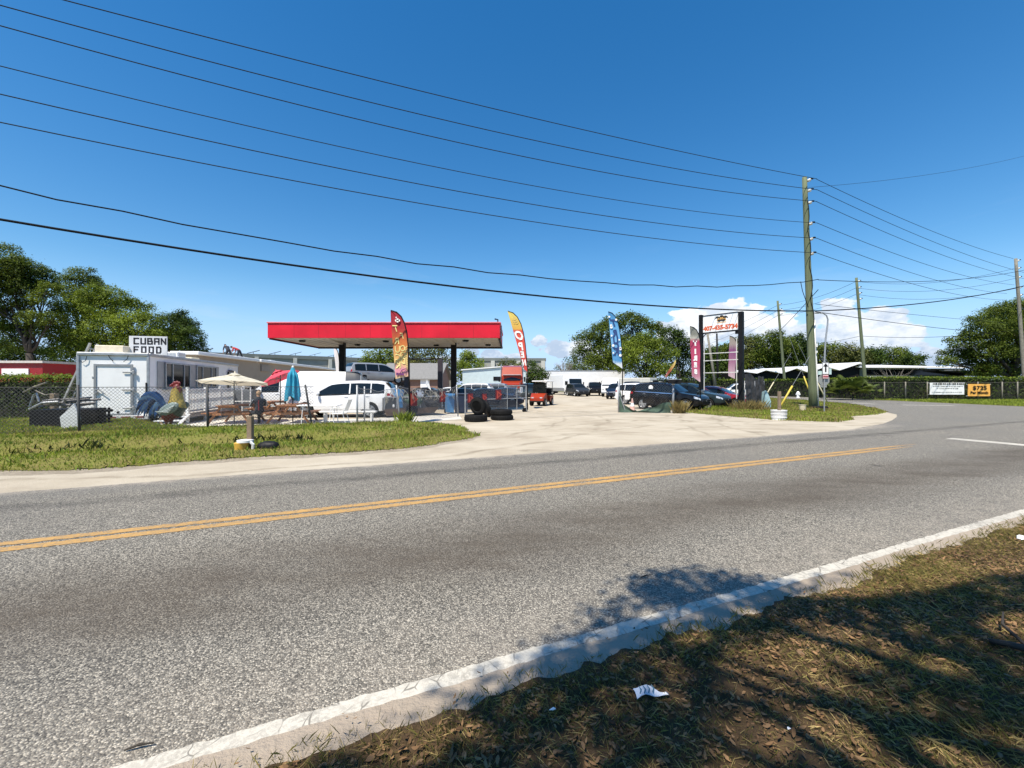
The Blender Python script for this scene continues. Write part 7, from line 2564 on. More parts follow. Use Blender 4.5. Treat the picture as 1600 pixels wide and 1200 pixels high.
def fingers(J, B, R, side, wrist, d, up):
 """palm and five separate, slightly curled fingers"""
 w_ = Vector(wrist)
 d = Vector(d).normalized()
 up = Vector(up).normalized()
 sd_ = d.cross(up)
 palm = w_ + d * .05
 J[f'palm{side}'] = tuple(palm)
 R[f'palm{side}'] = (.034, .018)
 B.append((f'wrist{side}', f'palm{side}'))
 for i, (o, ln) in enumerate(((-.03, .07), (-.01, .085), (.01, .08), (.028, .062))):
  a, b, c = palm + sd_ * o + d * .035, palm + sd_ * o * 1.15 + d * (.035 + ln * .55) - up * .008, palm + sd_ * o * 1.2 + d * (.03 + ln * .9) - up * .035
  for nm, q in (('a', a), ('b', b), ('c', c)):
   J[f'f{side}{i}{nm}'] = tuple(q)
   R[f'f{side}{i}{nm}'] = .0085
  B += [(f'palm{side}', f'f{side}{i}a'), (f'f{side}{i}a', f'f{side}{i}b'), (f'f{side}{i}b', f'f{side}{i}c')]
 a, b = palm - d * .02 + sd_ * -.04, palm + d * .03 + sd_ * -.062 - up * .015
 J[f'th{side}a'], J[f'th{side}b'] = tuple(a), tuple(b)
 R[f'th{side}a'], R[f'th{side}b'] = .010, .009
 B += [(f'palm{side}', f'th{side}a'), (f'th{side}a', f'th{side}b')]
def head_parts(t, c, fwd, hairm, skin):
 """face features and hair round a head centred at c that looks along fwd"""
 c = Vector(c)
 f = Vector(fwd).normalized()
 up = Vector((0, 0, 1)) - f * f.z
 up.normalize()
 s = f.cross(up)
 R = Matrix((s, f, up)).transposed()
 mb = MB()
 mb.ball(c + up * .025 - f * .018, (.082, .098, .108), n=9, M=R)
 part('hair', mb, hairm, t, 180)
 mb = MB()
 for k in (-1, 1):
  mb.ball(c + f * .088 + s * .032 * k + up * .01, .011, n=5)
 part('eyes', mb, M_BLACK, t)
SKIN = mat('skin', (.38, .22, .14), .55, var=.06)
HAIR = mat('dark hair', (.02, .014, .01), .6)
JEANS = mat('dark trousers', (.018, .02, .028), .85, var=.2, scale=14)
JACK = mat('navy jacket', (.02, .024, .034), .8, var=.2, scale=9)
REDSH = mat('red shirt', (.42, .02, .02), .8, var=.12, scale=9)
DKSH = mat('dark shirt', (.025, .03, .045), .8, var=.15, scale=9)
BOOT = mat('boots', (.03, .022, .016), .7)
def body_dict(pelvis, chest, neck, head, sh, el, wr, hip, kn, an, toe, hd):
 J, B, R = {}, [], {}
 J['pelvis'], R['pelvis'] = pelvis, (.155, .125)
 J['waist'], R['waist'] = tuple((Vector(pelvis) * .55 + Vector(chest) * .45)), (.14, .11)
 J['chest'], R['chest'] = chest, (.165, .125)
 J['neck'], R['neck'] = neck, .058
 J['head'], R['head'] = head, (.082, .10)
 J['crown'], R['crown'] = tuple(Vector(head) + (Vector(head) - Vector(neck)).normalized() * .09), (.07, .085)
 B += [('pelvis', 'waist'), ('waist', 'chest'), ('chest', 'neck'), ('neck', 'head'), ('head', 'crown')]
 for i, s in enumerate('lr'):
  J['sh' + s], R['sh' + s] = sh[i], .072
  J['el' + s], R['el' + s] = el[i], .05
  J['wrist' + s], R['wrist' + s] = wr[i], .033
  J['hip' + s], R['hip' + s] = hip[i], .105
  J['kn' + s], R['kn' + s] = kn[i], .072
  J['an' + s], R['an' + s] = an[i], .05
  J['toe' + s], R['toe' + s] = toe[i], .042
  B += [('chest', 'sh' + s), ('sh' + s, 'el' + s), ('el' + s, 'wrist' + s), ('pelvis', 'hip' + s), ('hip' + s, 'kn' + s), ('kn' + s, 'an' + s), ('an' + s, 'toe' + s)]
  fingers(J, B, R, s, wr[i], hd[i], (0, .3, 1))
 return J, B, R
def colours(top, trousers, sleeve_skin=True):
 mats_ = [top, trousers, SKIN, BOOT]
 bone = {('pelvis', 'waist'): 0, ('waist', 'chest'): 0, ('chest', 'neck'): 0, ('neck', 'head'): 2, ('head', 'crown'): 2}
 for s in 'lr':
  bone[('chest', 'sh' + s)] = 0
  bone[('sh' + s, 'el' + s)] = 0
  bone[('el' + s, 'wrist' + s)] = 2 if sleeve_skin else 0
  bone[('pelvis', 'hip' + s)] = 1
  bone[('hip' + s, 'kn' + s)] = 1
  bone[('kn' + s, 'an' + s)] = 1
  bone[('an' + s, 'toe' + s)] = 3
  bone[('wrist' + s, 'palm' + s)] = 2
  bone[('palm' + s, f'th{s}a')] = 2
  bone[(f'th{s}a', f'th{s}b')] = 2
  for i in range(4):
   bone[('palm' + s, f'f{s}{i}a')] = 2
   bone[(f'f{s}{i}a', f'f{s}{i}b')] = 2
   bone[(f'f{s}{i}b', f'f{s}{i}c')] = 2
 return dict(mats=mats_, bone=bone)
def roofer(label, loc, rz, top, bend):
 cb, sb_ = math.cos(bend), math.sin(bend)
 def T(x, z):            # torso point at height z over the pelvis, bent forward
  return (-(z * sb_) + x * cb, z * cb + x * sb_)
 pz = .95
 ch = T(0, .38)
 nk = T(0, .56)
 hd_ = T(-.04, .70)
 shp = T(0, .46)
 el_ = (shp[0] - .06, shp[1] - .28)
 wr_ = (el_[0] - .14, el_[1] - .20)
 J, B, R = body_dict((0, 0, pz), (ch[0], 0, pz + ch[1]), (nk[0], 0, pz + nk[1]), (hd_[0], 0, pz + hd_[1]),
      [(shp[0], -.19, pz + shp[1]), (shp[0], .19, pz + shp[1])], [(el_[0], -.23, pz + el_[1]), (el_[0] + .08, .22, pz + el_[1])],
      [(wr_[0], -.16, pz + wr_[1]), (wr_[0] + .1, .18, pz + wr_[1])], [(.0, -.09, pz - .06), (.0, .09, pz - .06)],
      [(-.10, -.14, .50), (.14, .12, .50)], [(-.02, -.15, .08), (.24, .13, .08)], [(-.17, -.16, .045), (.09, .14, .045)], [(-.3, 0, -1), (-.2, 0, -1)])
 t, ob = person(label, loc, rz, J, B, colours(top, JEANS), R, group='roofers on the tan building')
 head_parts(t, J['crown'] if False else J['head'], (-cb * .8, 0, -.6), HAIR, SKIN)
 return t
p = P(374, 600, 37.6)
roofer('person in red shirt bending down on the flat white roof', (p.x, 37.6, 3.74), 0.15, REDSH, math.radians(64))
p = P(357, 600, 37.2)
roofer('person in dark clothes stooping on the flat white roof', (p.x, 37.2, 3.74), -.5, DKSH, math.radians(48))
J, B, R = body_dict((0, 0, .56), (0, .02, .93), (0, .05, 1.14), (0, .08, 1.26), [(-.2, .02, 1.03), (.2, .02, 1.03)], [(-.27, .14, .80), (.27, .14, .80)], [(-.16, .36, .80), (.16, .36, .80)],
     [(-.1, .04, .54), (.1, .04, .54)], [(-.15, .44, .52), (.15, .44, .52)], [(-.15, .42, .09), (.15, .42, .09)], [(-.16, .56, .045), (.16, .56, .045)], [(.2, 1, -.1), (-.2, 1, -.1)])
sp_ = P(408, 600, 15.9)
sc_ = tabs[0] + Vector((.78, -.35, 0))
t, ob = person('person in dark jacket sitting at the left picnic table with back turned', (P(405, 600, 16.1).x, 16.1, -.05), .9, J, B, colours(JACK, JEANS, False), R)
head_parts(t, J['head'], (0, 1, 0), mat('sandy hair', (.30, .19, .11), .7), SKIN)
mb = MB()
for k in (-1, 1):
 mb.tube([(k * .225, -.045, 1.05), (k * .285, .02, .93), (k * .31, .10, .82), (k * .22, .27, .76)], .010, 4)
part('sleeve_piping', mb, M_CLEANW, t)
mb = MB()
mb.tube([(-.06, -.125, 1.02), (-.075, -.13, .90), (-.06, -.13, .75), (-.07, -.135, .62)], .022, 5)
part('red_stripe', mb, mat('dark red trim', (.16, .012, .016), .8), t)
def rooster():
 b = G(261, 675)
 Y = b.y
 s = Y / F
 t = thing('rooster_statue', 'large painted metal rooster with blue tail on a stand by the fence', 'statue', b, .05)
 def q(u, v, y=0.0):
  return Vector(((u - 261) * s, y, EYE - (v - CY) * s))
 sec = [(q(254, 645), .10), (q(259, 644), .20), (q(266, 643), .27), (q(274, 641), .28), (q(278, 635), .24), (q(277, 628), .195), (q(274.5, 621), .165), (q(273.5, 614), .14), (q(274.5, 608), .115), (q(276.5, 603.5), .095), (q(280, 602), .055)]
 mb = MB()
 rows = []
 n = 18
 for i, (c, r) in enumerate(sec):
  d = (sec[min(i + 1, len(sec) - 1)][0] - sec[max(i - 1, 0)][0]).normalized()
  a = Vector((0, 1, 0))
  e = d.cross(a).normalized()
  rows.append([c + a * math.cos(2 * math.pi * k / n) * r * .8 + e * math.sin(2 * math.pi * k / n) * r for k in range(n + 1)])
 mb.grid(rows)
 mb.f.append(tuple(range(n)))
 mb.m.append(0)
 mb.f.append(tuple((len(sec) - 1) * (n + 1) + k for k in range(n)))
 mb.m.append(0)
 ms = [mat('rooster sage', (.20, .24, .13), .45, var=.25, scale=9), mat('rooster yellow', (.38, .28, .06), .45, var=.3, scale=14), mat('rooster red', (.15, .014, .012), .45, var=.2), mat('rooster green', (.04, .07, .05), .45, var=.3)]
 body = mb.build('body', ms, t, 180)
 for p in body.data.polygons:
  c = p.center
  if c.z > q(0, 606).z:
   p.material_index = 2
  elif c.z > q(0, 633).z and c.z > q(0, 640).z + (c.x - q(262, 0).x) * -.1:
   p.material_index = 1
  elif c.z < q(0, 645.5).z:
   p.material_index = 2
  elif c.x > q(279, 0).x:
   p.material_index = 3
 mb = MB()
 for row, (v, rr) in enumerate(((607, .125), (611, .148), (616, .17), (621, .19), (626, .215))):
  for k in range(14):
   a = 2 * math.pi * (k + .5 * (row % 2)) / 14
   c = q(275.5 - (v - 607) * .02, v)
   o0 = c + Vector((math.cos(a) * rr, math.sin(a) * rr * .8, 0))
   o1 = c + Vector((math.cos(a) * rr * 1.18, math.sin(a) * rr * .96, -.20))
   w_ = Vector((-math.sin(a), math.cos(a), 0)) * .035
   mb.add([o0 - w_, o0 + w_, (o0 + o1) / 2 + w_ * 1.2, o1, (o0 + o1) / 2 - w_ * 1.2], [(0, 1, 2, 3, 4)])
 part('hackle_feathers', mb, ms[1], body)
 mb = MB()
 for (u, v, r) in ((269.5, 601, .055), (272.5, 599, .065), (276, 598.3, .065), (279, 599, .055), (266.5, 602.5, .04)):
  mb.ball(q(u, v), (r, .03, r * 1.1), n=7)
 mb.hull([q(265, 604.5, y) for y in (-.02, .02)] + [q(281, 604, y) for y in (-.02, .02)] + [q(272, 600.5, y) for y in (-.02, .02)] + [q(279, 600.5, y) for y in (-.02, .02)])
 part('comb', mb, ms[2], t, 180)
 mb = MB()
 for y in (-.04, .04):
  mb.ball(q(280.5, 611.5, y), (.055, .03, .13), n=7)
 mb.ball(q(279.5, 606.5), (.07, .09, .07), n=7)
 part('wattle', mb, mat('rooster dark red', (.15, .02, .016), .45), t, 180)
 part('beak', MB().hull([q(281, 603.6, -.03), q(281, 603.6, .03), q(281, 606, -.03), q(281, 606, .03), q(284.2, 605.8, 0)]), ms[1], t)
 for y in (-1, 1):
  mb = MB()
  mb.ball((0, 0, 0), (.36, .06, .17), n=9, M=Matrix.Rotation(math.radians(-28), 3, 'Y'))
  w_ = mb.build('wing', mat('rooster wing grey', (.20, .25, .23), .4, var=.3, scale=6), t, 180, q(271.5, 638.5, y * .235))
  mb = MB()
  for i in range(4):
   a = Vector((-.16 - i * .04, y * .05, -.09 + i * .025))
   mb.tube([Vector((.24 - .05 * i, y * .055, .11 - .06 * i)), Vector((.05, y * .07, .02 - .04 * i)), a + Vector((-.1, 0, -.06))], [.03, .035, .01], 5)
  part('wing_feathers', mb, mat('rooster wing stripe', (.33, .37, .34), .4), w_)
 root = q(257, 641)
 fe = [(220, 640, 232, 601), (219, 646, 228, 606), (222, 650, 230, 611), (226, 648, 234, 608), (230, 653, 235, 615), (234, 650, 238, 612), (238, 654, 241, 619), (242, 651, 244, 617), (246, 654, 247, 624), (250, 652, 250, 624), (253, 653, 254, 632), (222, 629, 238, 604), (226, 620, 243, 606), (236, 640, 243, 610), (228, 641, 240, 604), (244, 643, 249, 616)]
 for i, (u, v, cu_, cv_) in enumerate(fe):
  for y in (-.09, .09) if i < 11 else (-.16, .16):
   tip, mid = q(u, v), q(cu_, cv_)
   pts = [(root.lerp(mid, k / 9)).lerp(mid.lerp(tip, k / 9), k / 9) + Vector((0, y * (.4 + k / 9) * (1 - .04 * i), 0)) for k in range(10)]
   mb = MB()
   rw = []
   for k, p_ in enumerate(pts):
    w_ = (.05 + .075 * math.sin(math.pi * min(1, (k + 1) / 9.6))) * (1 if k < 8 else .6 if k < 9 else .08)
    d = (pts[min(9, k + 1)] - pts[max(0, k - 1)]).normalized()
    nn = Vector((-d.z, 0, d.x))
    g_ = Vector((0, 1 if y > 0 else -1, 0))
    rw.append([p_ + nn * w_, p_ + g_ * .025, p_ - nn * w_, p_ - g_ * .012, p_ + nn * w_])
   mb.grid(rw)
   part('tail_feather', mb, (mat('rooster blue', (.012, .045, .13), .35, var=.35, scale=5), mat('rooster night blue', (.008, .014, .035), .35, var=.3), mat('rooster slate blue', (.05, .10, .17), .4, var=.3, scale=6))[(0, 1, 0, 2)[i % 4]], t, 60)
 for y in (-.09, .09):
  part('leg', MB().tube([q(264, 644, y), q(264, 651, y), q(263.5, 660, y), Vector((.03, y, .08))], [.19, .16, .035, .028], 10), [ms[2]], t, 180)
 mb = MB()
 mb.box((.03, 0, .05), (.75, .5, .06), bev=.01)
 mb.cyl((.03, 0, 0), (.03, 0, .03), .1, n=8)
 part('stand', mb, mat('pale stone stand', (.48, .45, .40), .8, dirt=.3), t)
 for i in range(5):
  o = MB()
  o.ball((0, 0, .05), (.16 + .05 * (i % 2), .12, .07), n=6)
  o.v = [tuple(Vector(v) * (1 + .25 * noise.noise(Vector(v) * 7 + Vector((i * 3, 0, 0))))) for v in o.v]
  oo = o.build('stone', mat('pale rubble', (.42, .40, .36), .9, var=.2, scale=9), None, 60, (b.x - .9 + i * .42, b.y - .25 - .1 * (i % 2), .04))
  tag(oo, ('flattest pale stone left of the rooster stand', 'small pale stone just left of the rooster stand', 'pale stone touching the rooster stand', 'pale stone just right of the rooster stand', 'pale stone farthest right of the rooster stand')[i], 'stone', 'stones round the rooster stand')
rooster()
def mesh_panel(mb, A, B, z0, z1, pitch=.10, r=.0042, sagf=None):
 """woven wire between two points: real diagonal strands"""
 d = B - A
 d.z = 0
 L = d.length
 u = d / L
 H = z1 - z0
 n = int((L + H) / pitch)
 nn = Vector((-u.y, u.x, 0)) * r
 for k in range(-int(H / pitch), int(L / pitch) + 1):
  for s in (1, -1):
   a0 = k * pitch
   a1 = a0 + H
   zA, zB = (z0, z1) if s > 0 else (z1, z0)
   t0 = max(0, -a0 / H)
   t1 = min(1, (L - a0) / H)
   if t1 <= t0:
    continue
   def pp(t_):
    x = a0 + H * t_
    z = zA + (zB - zA) * t_
    if sagf:
     z -= sagf(x / L) * (z - z0) / H
    return A + u * x + Vector((0, 0, z))
   seg = 3 if sagf else 1
   for q in range(seg):
    p, w_ = pp(t0 + (t1 - t0) * q / seg), pp(t0 + (t1 - t0) * (q + 1) / seg)
    e = Vector((0, 0, r))
    mb.add([p + nn, p - nn * .5 + e, p - nn * .5 - e, w_ + nn, w_ - nn * .5 + e, w_ - nn * .5 - e], [(0, 1, 4, 3), (1, 2, 5, 4), (2, 0, 3, 5)])
def fence(label, pts, h, postr, m_wire, m_post, rail=True, pitch=.10, leans=None, sagf=None, r=.0042, posts=True, extra=.08):
 t = thing('chain_link_fence', label, 'fence', (0, 0, 0), 0, 'wire fences')
 o = pts[0]
 t.location = (o.x, o.y, 0)
 rel = [Vector((p.x - o.x, p.y - o.y, 0)) for p in pts]
 mb = MB()
 for a, b in zip(rel[:-1], rel[1:]):
  mesh_panel(mb, a, b, .03, h, pitch, r, sagf)
 part('wire_mesh', mb, m_wire, t)
 if posts:
  for i, p in enumerate(rel):
   ln = leans[i] if leans else (0, 0)
   part('post', MB().cyl(p - Vector((0, 0, .15)), p + Vector((ln[0], ln[1], h + extra)), postr, n=8), m_post, t, 180)
 if rail:
  mb = MB()
  for a, b in zip(rel[:-1], rel[1:]):
   N = 16
   mb.tube([a.lerp(b, i / N) + Vector((0, 0, h + .01 - (sagf(i / N) if sagf else 0))) for i in range(N + 1)], .012 if sagf else .009, 5)
  part('top_wire', mb, m_post if not sagf else m_wire, t)
 return t
fa, fb, fc = G(125, 690), G(325, 683), G(490, 675)
left0 = fa + (fa - fb).normalized() * 3.2
left1 = fa + (fa - fb).normalized() * 6.4
fence('dark chain link fence along the verge from the left edge to the picnic tables', [left1, left0, fa, fb, fc], 1.50, .032, M_WIRED, mat('dark post', (.03, .032, .034), .6), True, .095, leans=[(0, 0), (.05, 0), (-.06, 0), (-.02, 0), (-.28, 0)], r=.0046)
fd = G(558, 668)
fe = G(626, 660)
ff = G(716, 651)
fence('sagging chain link fence before the loaded utility trailer', [fd, fe, ff], 1.48, .036, M_WIRE, M_GALV, True, .085, leans=[(0, 0), (-.18, 0), (-.08, 0)], sagf=lambda x: .16 * math.sin(math.pi * x) + .03 * math.sin(x * 17), r=.0046)
mb = MB()
for i in range(46):
 f = random.random()
 p = fd.lerp(ff, .22 + f * .75) + Vector((0, -.03, 1.44 - random.uniform(0, .2)))
 q = [p]
 for k in range(4):
  q.append(q[-1] + Vector((random.uniform(-.1, .12), random.uniform(-.02, .02), -random.uniform(.04, .16))))
 mb.tube(q, .009, 4)
o = mb.build('dead_vines', mat('pale dead vine', (.36, .34, .29), .9), None)
tag(o, 'pale dead vines hanging in the sagging fence', 'vines')
for (u, v0, v1, lab) in ((569.5, 661, 600, 'thin galvanised stake right of the first sagging fence post'),):
 g = G(u, v0)
 o = MB().cyl((0, 0, -.1), (0, 0, 1.5), .03, n=8).build('fence_stake', M_GALV, None, 180, g)
 tag(o, lab, 'stake')
def gate():
 A, B = G(727, 650), G(822, 643.5)
 d = B - A
 L = d.length
 t = thing('rolling_gate', 'chain link rolling gate with wheel at its free end', 'gate', A, math.atan2(d.y, d.x), 'wire fences')
 H = 1.50
 mb = MB()
 for z in (.16, .80, H):
  mb.tube([(0, 0, z), (L, 0, z)], .026, 8)
 mb.tube([(L * .66, 0, .16), (L * .66, 0, H)], .024, 8)
 mb.tube([(L * .83, 0, .16), (L * .83, 0, H)], .024, 8)
 mb.tube([(0, 0, .02), (0, 0, H + .05)], .036, 8)
 mb.tube([(L, 0, .05), (L, 0, H)], .045, 8)
 part('frame', mb, M_GALV, t)
 mb = MB()
 mesh_panel(mb, Vector((0, 0, 0)), Vector((L * .66, 0, 0)), .16, H, .085, .004)
 mesh_panel(mb, Vector((L * .66, 0, 0)), Vector((L, 0, 0)), .80, H, .085, .004)
 part('wire_mesh', mb, M_WIRE, t)
 mb = MB()
 for x in (L - .18, L - .02):
  mb.lathe([(.05, -.03), (.12, -.03), (.12, .03), (.05, .03)], (x, 0, .12), 14, axis='Y')
 part('wheel', mb, M_RUB, t, 40)
 mb = MB()
 mb.hull([Vector((x, y, z)) for y in (.03, .05) for (x, z) in ((L * .50, .30), (L * .93, .30), (L * .80, .72), (L * .55, .72))])
 part('dark_panel', mb, mat('gate sheet', (.03, .034, .045), .6, var=.2), t)
 w_ = G(714, 650)
 x = L * .90
 n_ = part('notice', MB().box((x, -.05, 1.27), (.20, .01, .30)), M_CLEANW, t)
 mb = MB()
 for i in range(4):
  mb.box((x, -.058, 1.37 - i * .06), (.14, .006, .018))
 part('print_line', mb, M_GALV, n_)
 return A, d.normalized(), L
GA, GD, GL = gate()
def placard(label, p, n_dir, w_, h):
 t = thing('arrow_placard', label, 'placard', p, n_dir, 'red arrow placards')
 part('board', MB().box((0, 0, 0), (w_, .012, h)), mat('placard maroon', (.20, .02, .025), .6, var=.15), t)
 mb = MB()
 a, b, c = Vector((-w_ * .30, -.013, h * .42)), Vector((-w_ * .30, -.013, -h * .42)), Vector((w_ * .62, -.013, 0))
 mb.hull([v + Vector((0, dy, 0)) for v in (a, b, c) for dy in (0, -.008)])
 ar = part('arrow', mb, mat('placard red', (.52, .07, .045), .55), t)
 mb = MB()
 mb.hull([Vector((x, -.024 - dy, z)) for (x, z) in ((-w_ * .12, h * .16), (-w_ * .12, -h * .16), (w_ * .24, 0)) for dy in (0, .006)])
 part('arrow_hole', mb, mat('placard maroon', (.2, .02, .025)), ar)
fang = math.atan2((ff - fe).y, (ff - fe).x)
for (u, v, lab, w_, h, on) in ((646, 624, 'largest red arrow placard right of the red to gold flag pole', .46, .56, 'f'), (692, 619.5, 'red arrow placard above the blue bin', .36, .50, 'f'), (735, 622, 'dark red arrow placard above the upright tyre', .34, .46, 'g'), (757, 621.5, 'small red arrow placard between the leaning tyre and the gate', .30, .42, 'g'), (779, 616.5, 'red arrow placard nearest the open gate end', .40, .52, 'g')):
 a, dd = (fe, (ff - fe).normalized()) if on == 'f' else (GA, GD)
 k = (u - CX) / F
 s_ = (k * a.y - a.x) / (dd.x - k * dd.y)
 p = a + dd * s_
 z = EYE - (v - CY) * p.y / F
 placard(lab, p + Vector((0, -.06, z)), math.atan2(dd.y, dd.x), w_, h)
ga, gb, gc, gd_ = G(967, 644.5), G(1052, 645.5), G(1163, 640), G(1193, 637)
ga, gb, gc, gd_ = [Vector(v) for v in (ga, gb, gc, gd_)]
t = fence('chain link fence with fallen green screen before the black SUV', [ga, gb], 1.62, .06, M_WIRE, M_GALV, False, .14, r=.0016, extra=.18)
mb = MB()
rows = []
for i in range(15):
 f = i / 14
 p = ga.lerp(gb, f * .95) - ga
 top_ = .55 - .42 * math.sin(math.pi * min(1, f * 1.25)) + .05 * math.sin(f * 15)
 if f < .06:
  top_ = 1.75
 rows.append([p + Vector((0, -.05 - .05 * math.sin(f * 11 + k), .02 + (top_ - .02) * k / 5)) for k in range(6)])
mb.grid(rows)
mb.grid([[p + Vector((0, -.012, 0)) for p in r_] for r_ in rows])
part('green_screen', mb, M_GREENSC, t, 180)
mb = MB()
mb.tube([Vector((.02, -.05, 1.0)), Vector((.35, -.1, .05))], .028, 6)
part('brace', mb, M_GALV, t)
pb = thing('post_box', 'small dark box on a grey post before the black SUV', 'post box', gb, 0)
part('box', MB().box((.05, -.05, 1.72), (.62, .3, .2), bev=.02), M_PLAST, pb)
part('lid', MB().box((.05, -.05, 1.85), (.66, .34, .05), bev=.01), M_GALV, pb)
part('clamp', MB().box((.0, 0, 1.60), (.14, .14, .1)), M_GALV, pb)
t = fence('leaning wire fence covered by a tattered dark screen right of the sign', [gc, gc.lerp(gd_, .5), gd_], 1.55, .05, M_WIRE, M_GALV, False, .12, extra=.25)
mb = MB()
rows = []
for i in range(33):
 f = i / 32
 p = gc.lerp(gd_, f) - gc
 top_ = 2.2 + .15 * math.sin(f * 9) - .25 * f + .12 * noise.noise(Vector((f * 9, 1, 2)))
 bot_ = .15 + .25 * max(0, noise.noise(Vector((f * 6, 5, 2))))
 rows.append([p + Vector((0, -.10 - .09 * math.sin(f * 26 + k * .5) + .10 * noise.noise(Vector((f * 7, k * .6, 3))), bot_ + (top_ - bot_) * k / 9)) for k in range(10)])
mb.grid(rows)
mb.grid([[p + Vector((0, -.012, 0)) for p in r_] for r_ in rows])
part('tattered_screen', mb, M_SCREEN, t, 180)
tp_ = G(1199, 640)
mb = MB()
mb.hull([Vector((x, y, z)) for (x, y, z) in ((-.1, 0, .0), (.28, .1, .0), (.3, .1, .5), (.05, .1, 1.15), (-.12, .05, 1.2), (-.15, .4, .1), (.2, .5, .1), (-.1, .4, 1.1))])
o = mb.build('folded_tarp', mat('pale blue tarp', (.34, .50, .54), .5, var=.2, scale=4), None, None, tp_)
tag(o, 'pale blue folded tarp standing at the right end of the tattered screen', 'tarp')
cn = G(988, 641.5)
t = thing('traffic_cone', 'faded pale traffic cone before the black SUV rear wheel', 'cone', (cn.x, cn.y - .0, 0))
part('cone', MB().lathe([(.16, .03), (.03, .74), (.0, .74)], n=14), mat('faded cone', (.66, .40, .33), .6, var=.2, scale=3), t, 40)
part('collar', MB().lathe([(.122, .26), (.083, .46), (.080, .46), (.115, .26)], n=14), M_CLEANW, t, 40)
part('base', MB().box((0, 0, .015), (.38, .38, .03)), M_PLAST, t)
rp = [(1332, 42.2), (1382, 41.6), (1415, 41.6), (1449, 41.4), (1489, 41.4), (1528, 41.3), (1566, 41.2), (1590, 41.2), (1640, 41.2)]
fence('long chain link fence in front of the right hedge', [Vector((P(u, 600, Y).x, Y, 0)) for u, Y in rp], 1.75, .05, M_WIRED, M_OLDP, True, .22, r=.0035)
def banner(label, u0, u1, v0, v1, Y, m, draw):
 a, b = P(u0, v1, Y), P(u1, v0, Y)
 w_, h = b.x - a.x, b.z - a.z
 t = thing('banner', label, 'banner', ((a.x + b.x) / 2, Y, (a.z + b.z) / 2), 0, 'banners on the right fence')
 mb = MB()
 rows = [[Vector(((-.5 + i / 12) * w_, .012 * math.sin(i * 1.3 + j), (-.5 + j / 6) * h)) for i in range(13)] for j in range(7)]
 mb.grid(rows)
 mb.grid([[p + Vector((0, .02, 0)) for p in r_] for r_ in rows])
 sh = part('sheet', mb, m, t)
 mb = MB()
 draw(mb, w_, h)
 part('lettering', mb, M_BLACK, sh)
 mb = MB()
 for sx in (-1, 1):
  for sz in (-1, 1):
   mb.tube([Vector((sx * w_ * .5, 0, sz * h * .45)), Vector((sx * (w_ * .5 + .12), .06, sz * h * .5))], .012, 4)
 part('tie', mb, M_CLEANW, t)
def draw_white(mb, w_, h):
 rnd = random.Random(4)
 for (z, hh, x0, x1) in ((.40, .16, -.42, .46), (.20, .05, -.42, .42), (.02, .05, -.30, .30), (-.30, .04, -.45, .42)):
  x = x0 * w_
  while x < x1 * w_:
   k = rnd.uniform(.05, .16)
   mb.box((x + k / 2, -.03, z * h), (k, .006, hh * h * rnd.uniform(.6, 1)))
   x += k + rnd.uniform(.03, .10)
def draw_orange(mb, w_, h):
 lettering(mb, '$725', .52, face_frame((.05, -.035, .17 * h), (1, 0, 0)), bold=.012, sx=1.25, spacing=1.1)
 lettering(mb, 'Per Month', .36, face_frame((0, -.035, -.22 * h), (1, 0, 0)), bold=.010, sx=1.15)
banner('wide white banner with rows of black print on the right fence', 1453, 1506.5, 598, 616.5, 41.0, M_CLEANW, draw_white)
banner('orange banner reading 725 Per Month on the right fence', 1512.5, 1547, 600, 619, 40.9, mat('banner orange', (.78, .40, .08), .55, var=.04), draw_orange)
def tyre(label, c, R=.48, w_=.28, M=None):
 mb = MB()
 prof = [(R * .60, -w_ * .42), (R * .66, -w_ * .5), (R * .86, -w_ * .5), (R * .97, -w_ * .42), (R, -w_ * .3), (R, w_ * .3), (R * .97, w_ * .42), (R * .86, w_ * .5), (R * .66, w_ * .5), (R * .60, w_ * .42), (R * .62, 0), (R * .60, -w_ * .42)]
 mb.lathe(prof, n=34, M=M)
 for k in range(34):
  a = 2 * math.pi * k / 34
  for z in (-w_ * .18, w_ * .06):
   R3 = (M.to_3x3() if M is not None else Matrix.Identity(3)) @ Matrix.Rotation(a, 3, 'Z')
   mb.box(R3 @ Vector((R + .004, 0, z)), (.022, .055, w_ * .2), R=R3)
 o = mb.build('tyre', M_RUB, None, 40, c)
 return tag(o, label, 'tyre', 'used tyres by the gate')
a = G(742, 660)
tyre('black tyre lying flat under the upright tyre', (a.x, a.y + .45, .15), .48, .29)
tyre('upright black tyre standing on a flat tyre', (a.x + .1, a.y + .5, .655), .375, .25, Matrix.Rotation(math.radians(58), 4, 'Z') @ Matrix.Rotation(math.radians(82), 4, 'Y'))
b = G(760, 652)
tyre('dark tyre leaning between the upright tyre and the stack', (b.x - .02, b.y + .1, .42), .42, .26, Matrix.Rotation(math.radians(20), 4, 'Z') @ Matrix.Rotation(math.radians(66), 4, 'Y'))
c = G(784, 657.5)
tyre('lower black tyre of the flat stack of two', (c.x, c.y + .47, .118), .49, .235)
tyre('upper black tyre of the flat stack of two', (c.x - .03, c.y + .47, .355), .48, .235)
mt = tyre('black tyre half hugging the foot of the tallest pole', (MAINB.x + .15, MAINB.y - .32, .12), .42, .24)
bb = G(700, 647)
t = thing('wheeled_bin', 'bright blue wheeled bin behind the sagging fence', 'bin', (bb.x + .02, bb.y + .4, 0), math.radians(20))
part('tub', MB().hull([Vector((x * k, y * k, z)) for x in (-.2, .2) for y in (-.38, .38) for (z, k) in ((.08, .85), (1.0, 1.0))]), M_BLUEBIN, t)
part('lid', MB().box((0, 0, 1.04), (.46, .84, .08), bev=.03).box((0, -.5, 1.0), (.36, .2, .14), bev=.03), M_BLUEBIN, t)
mb = MB()
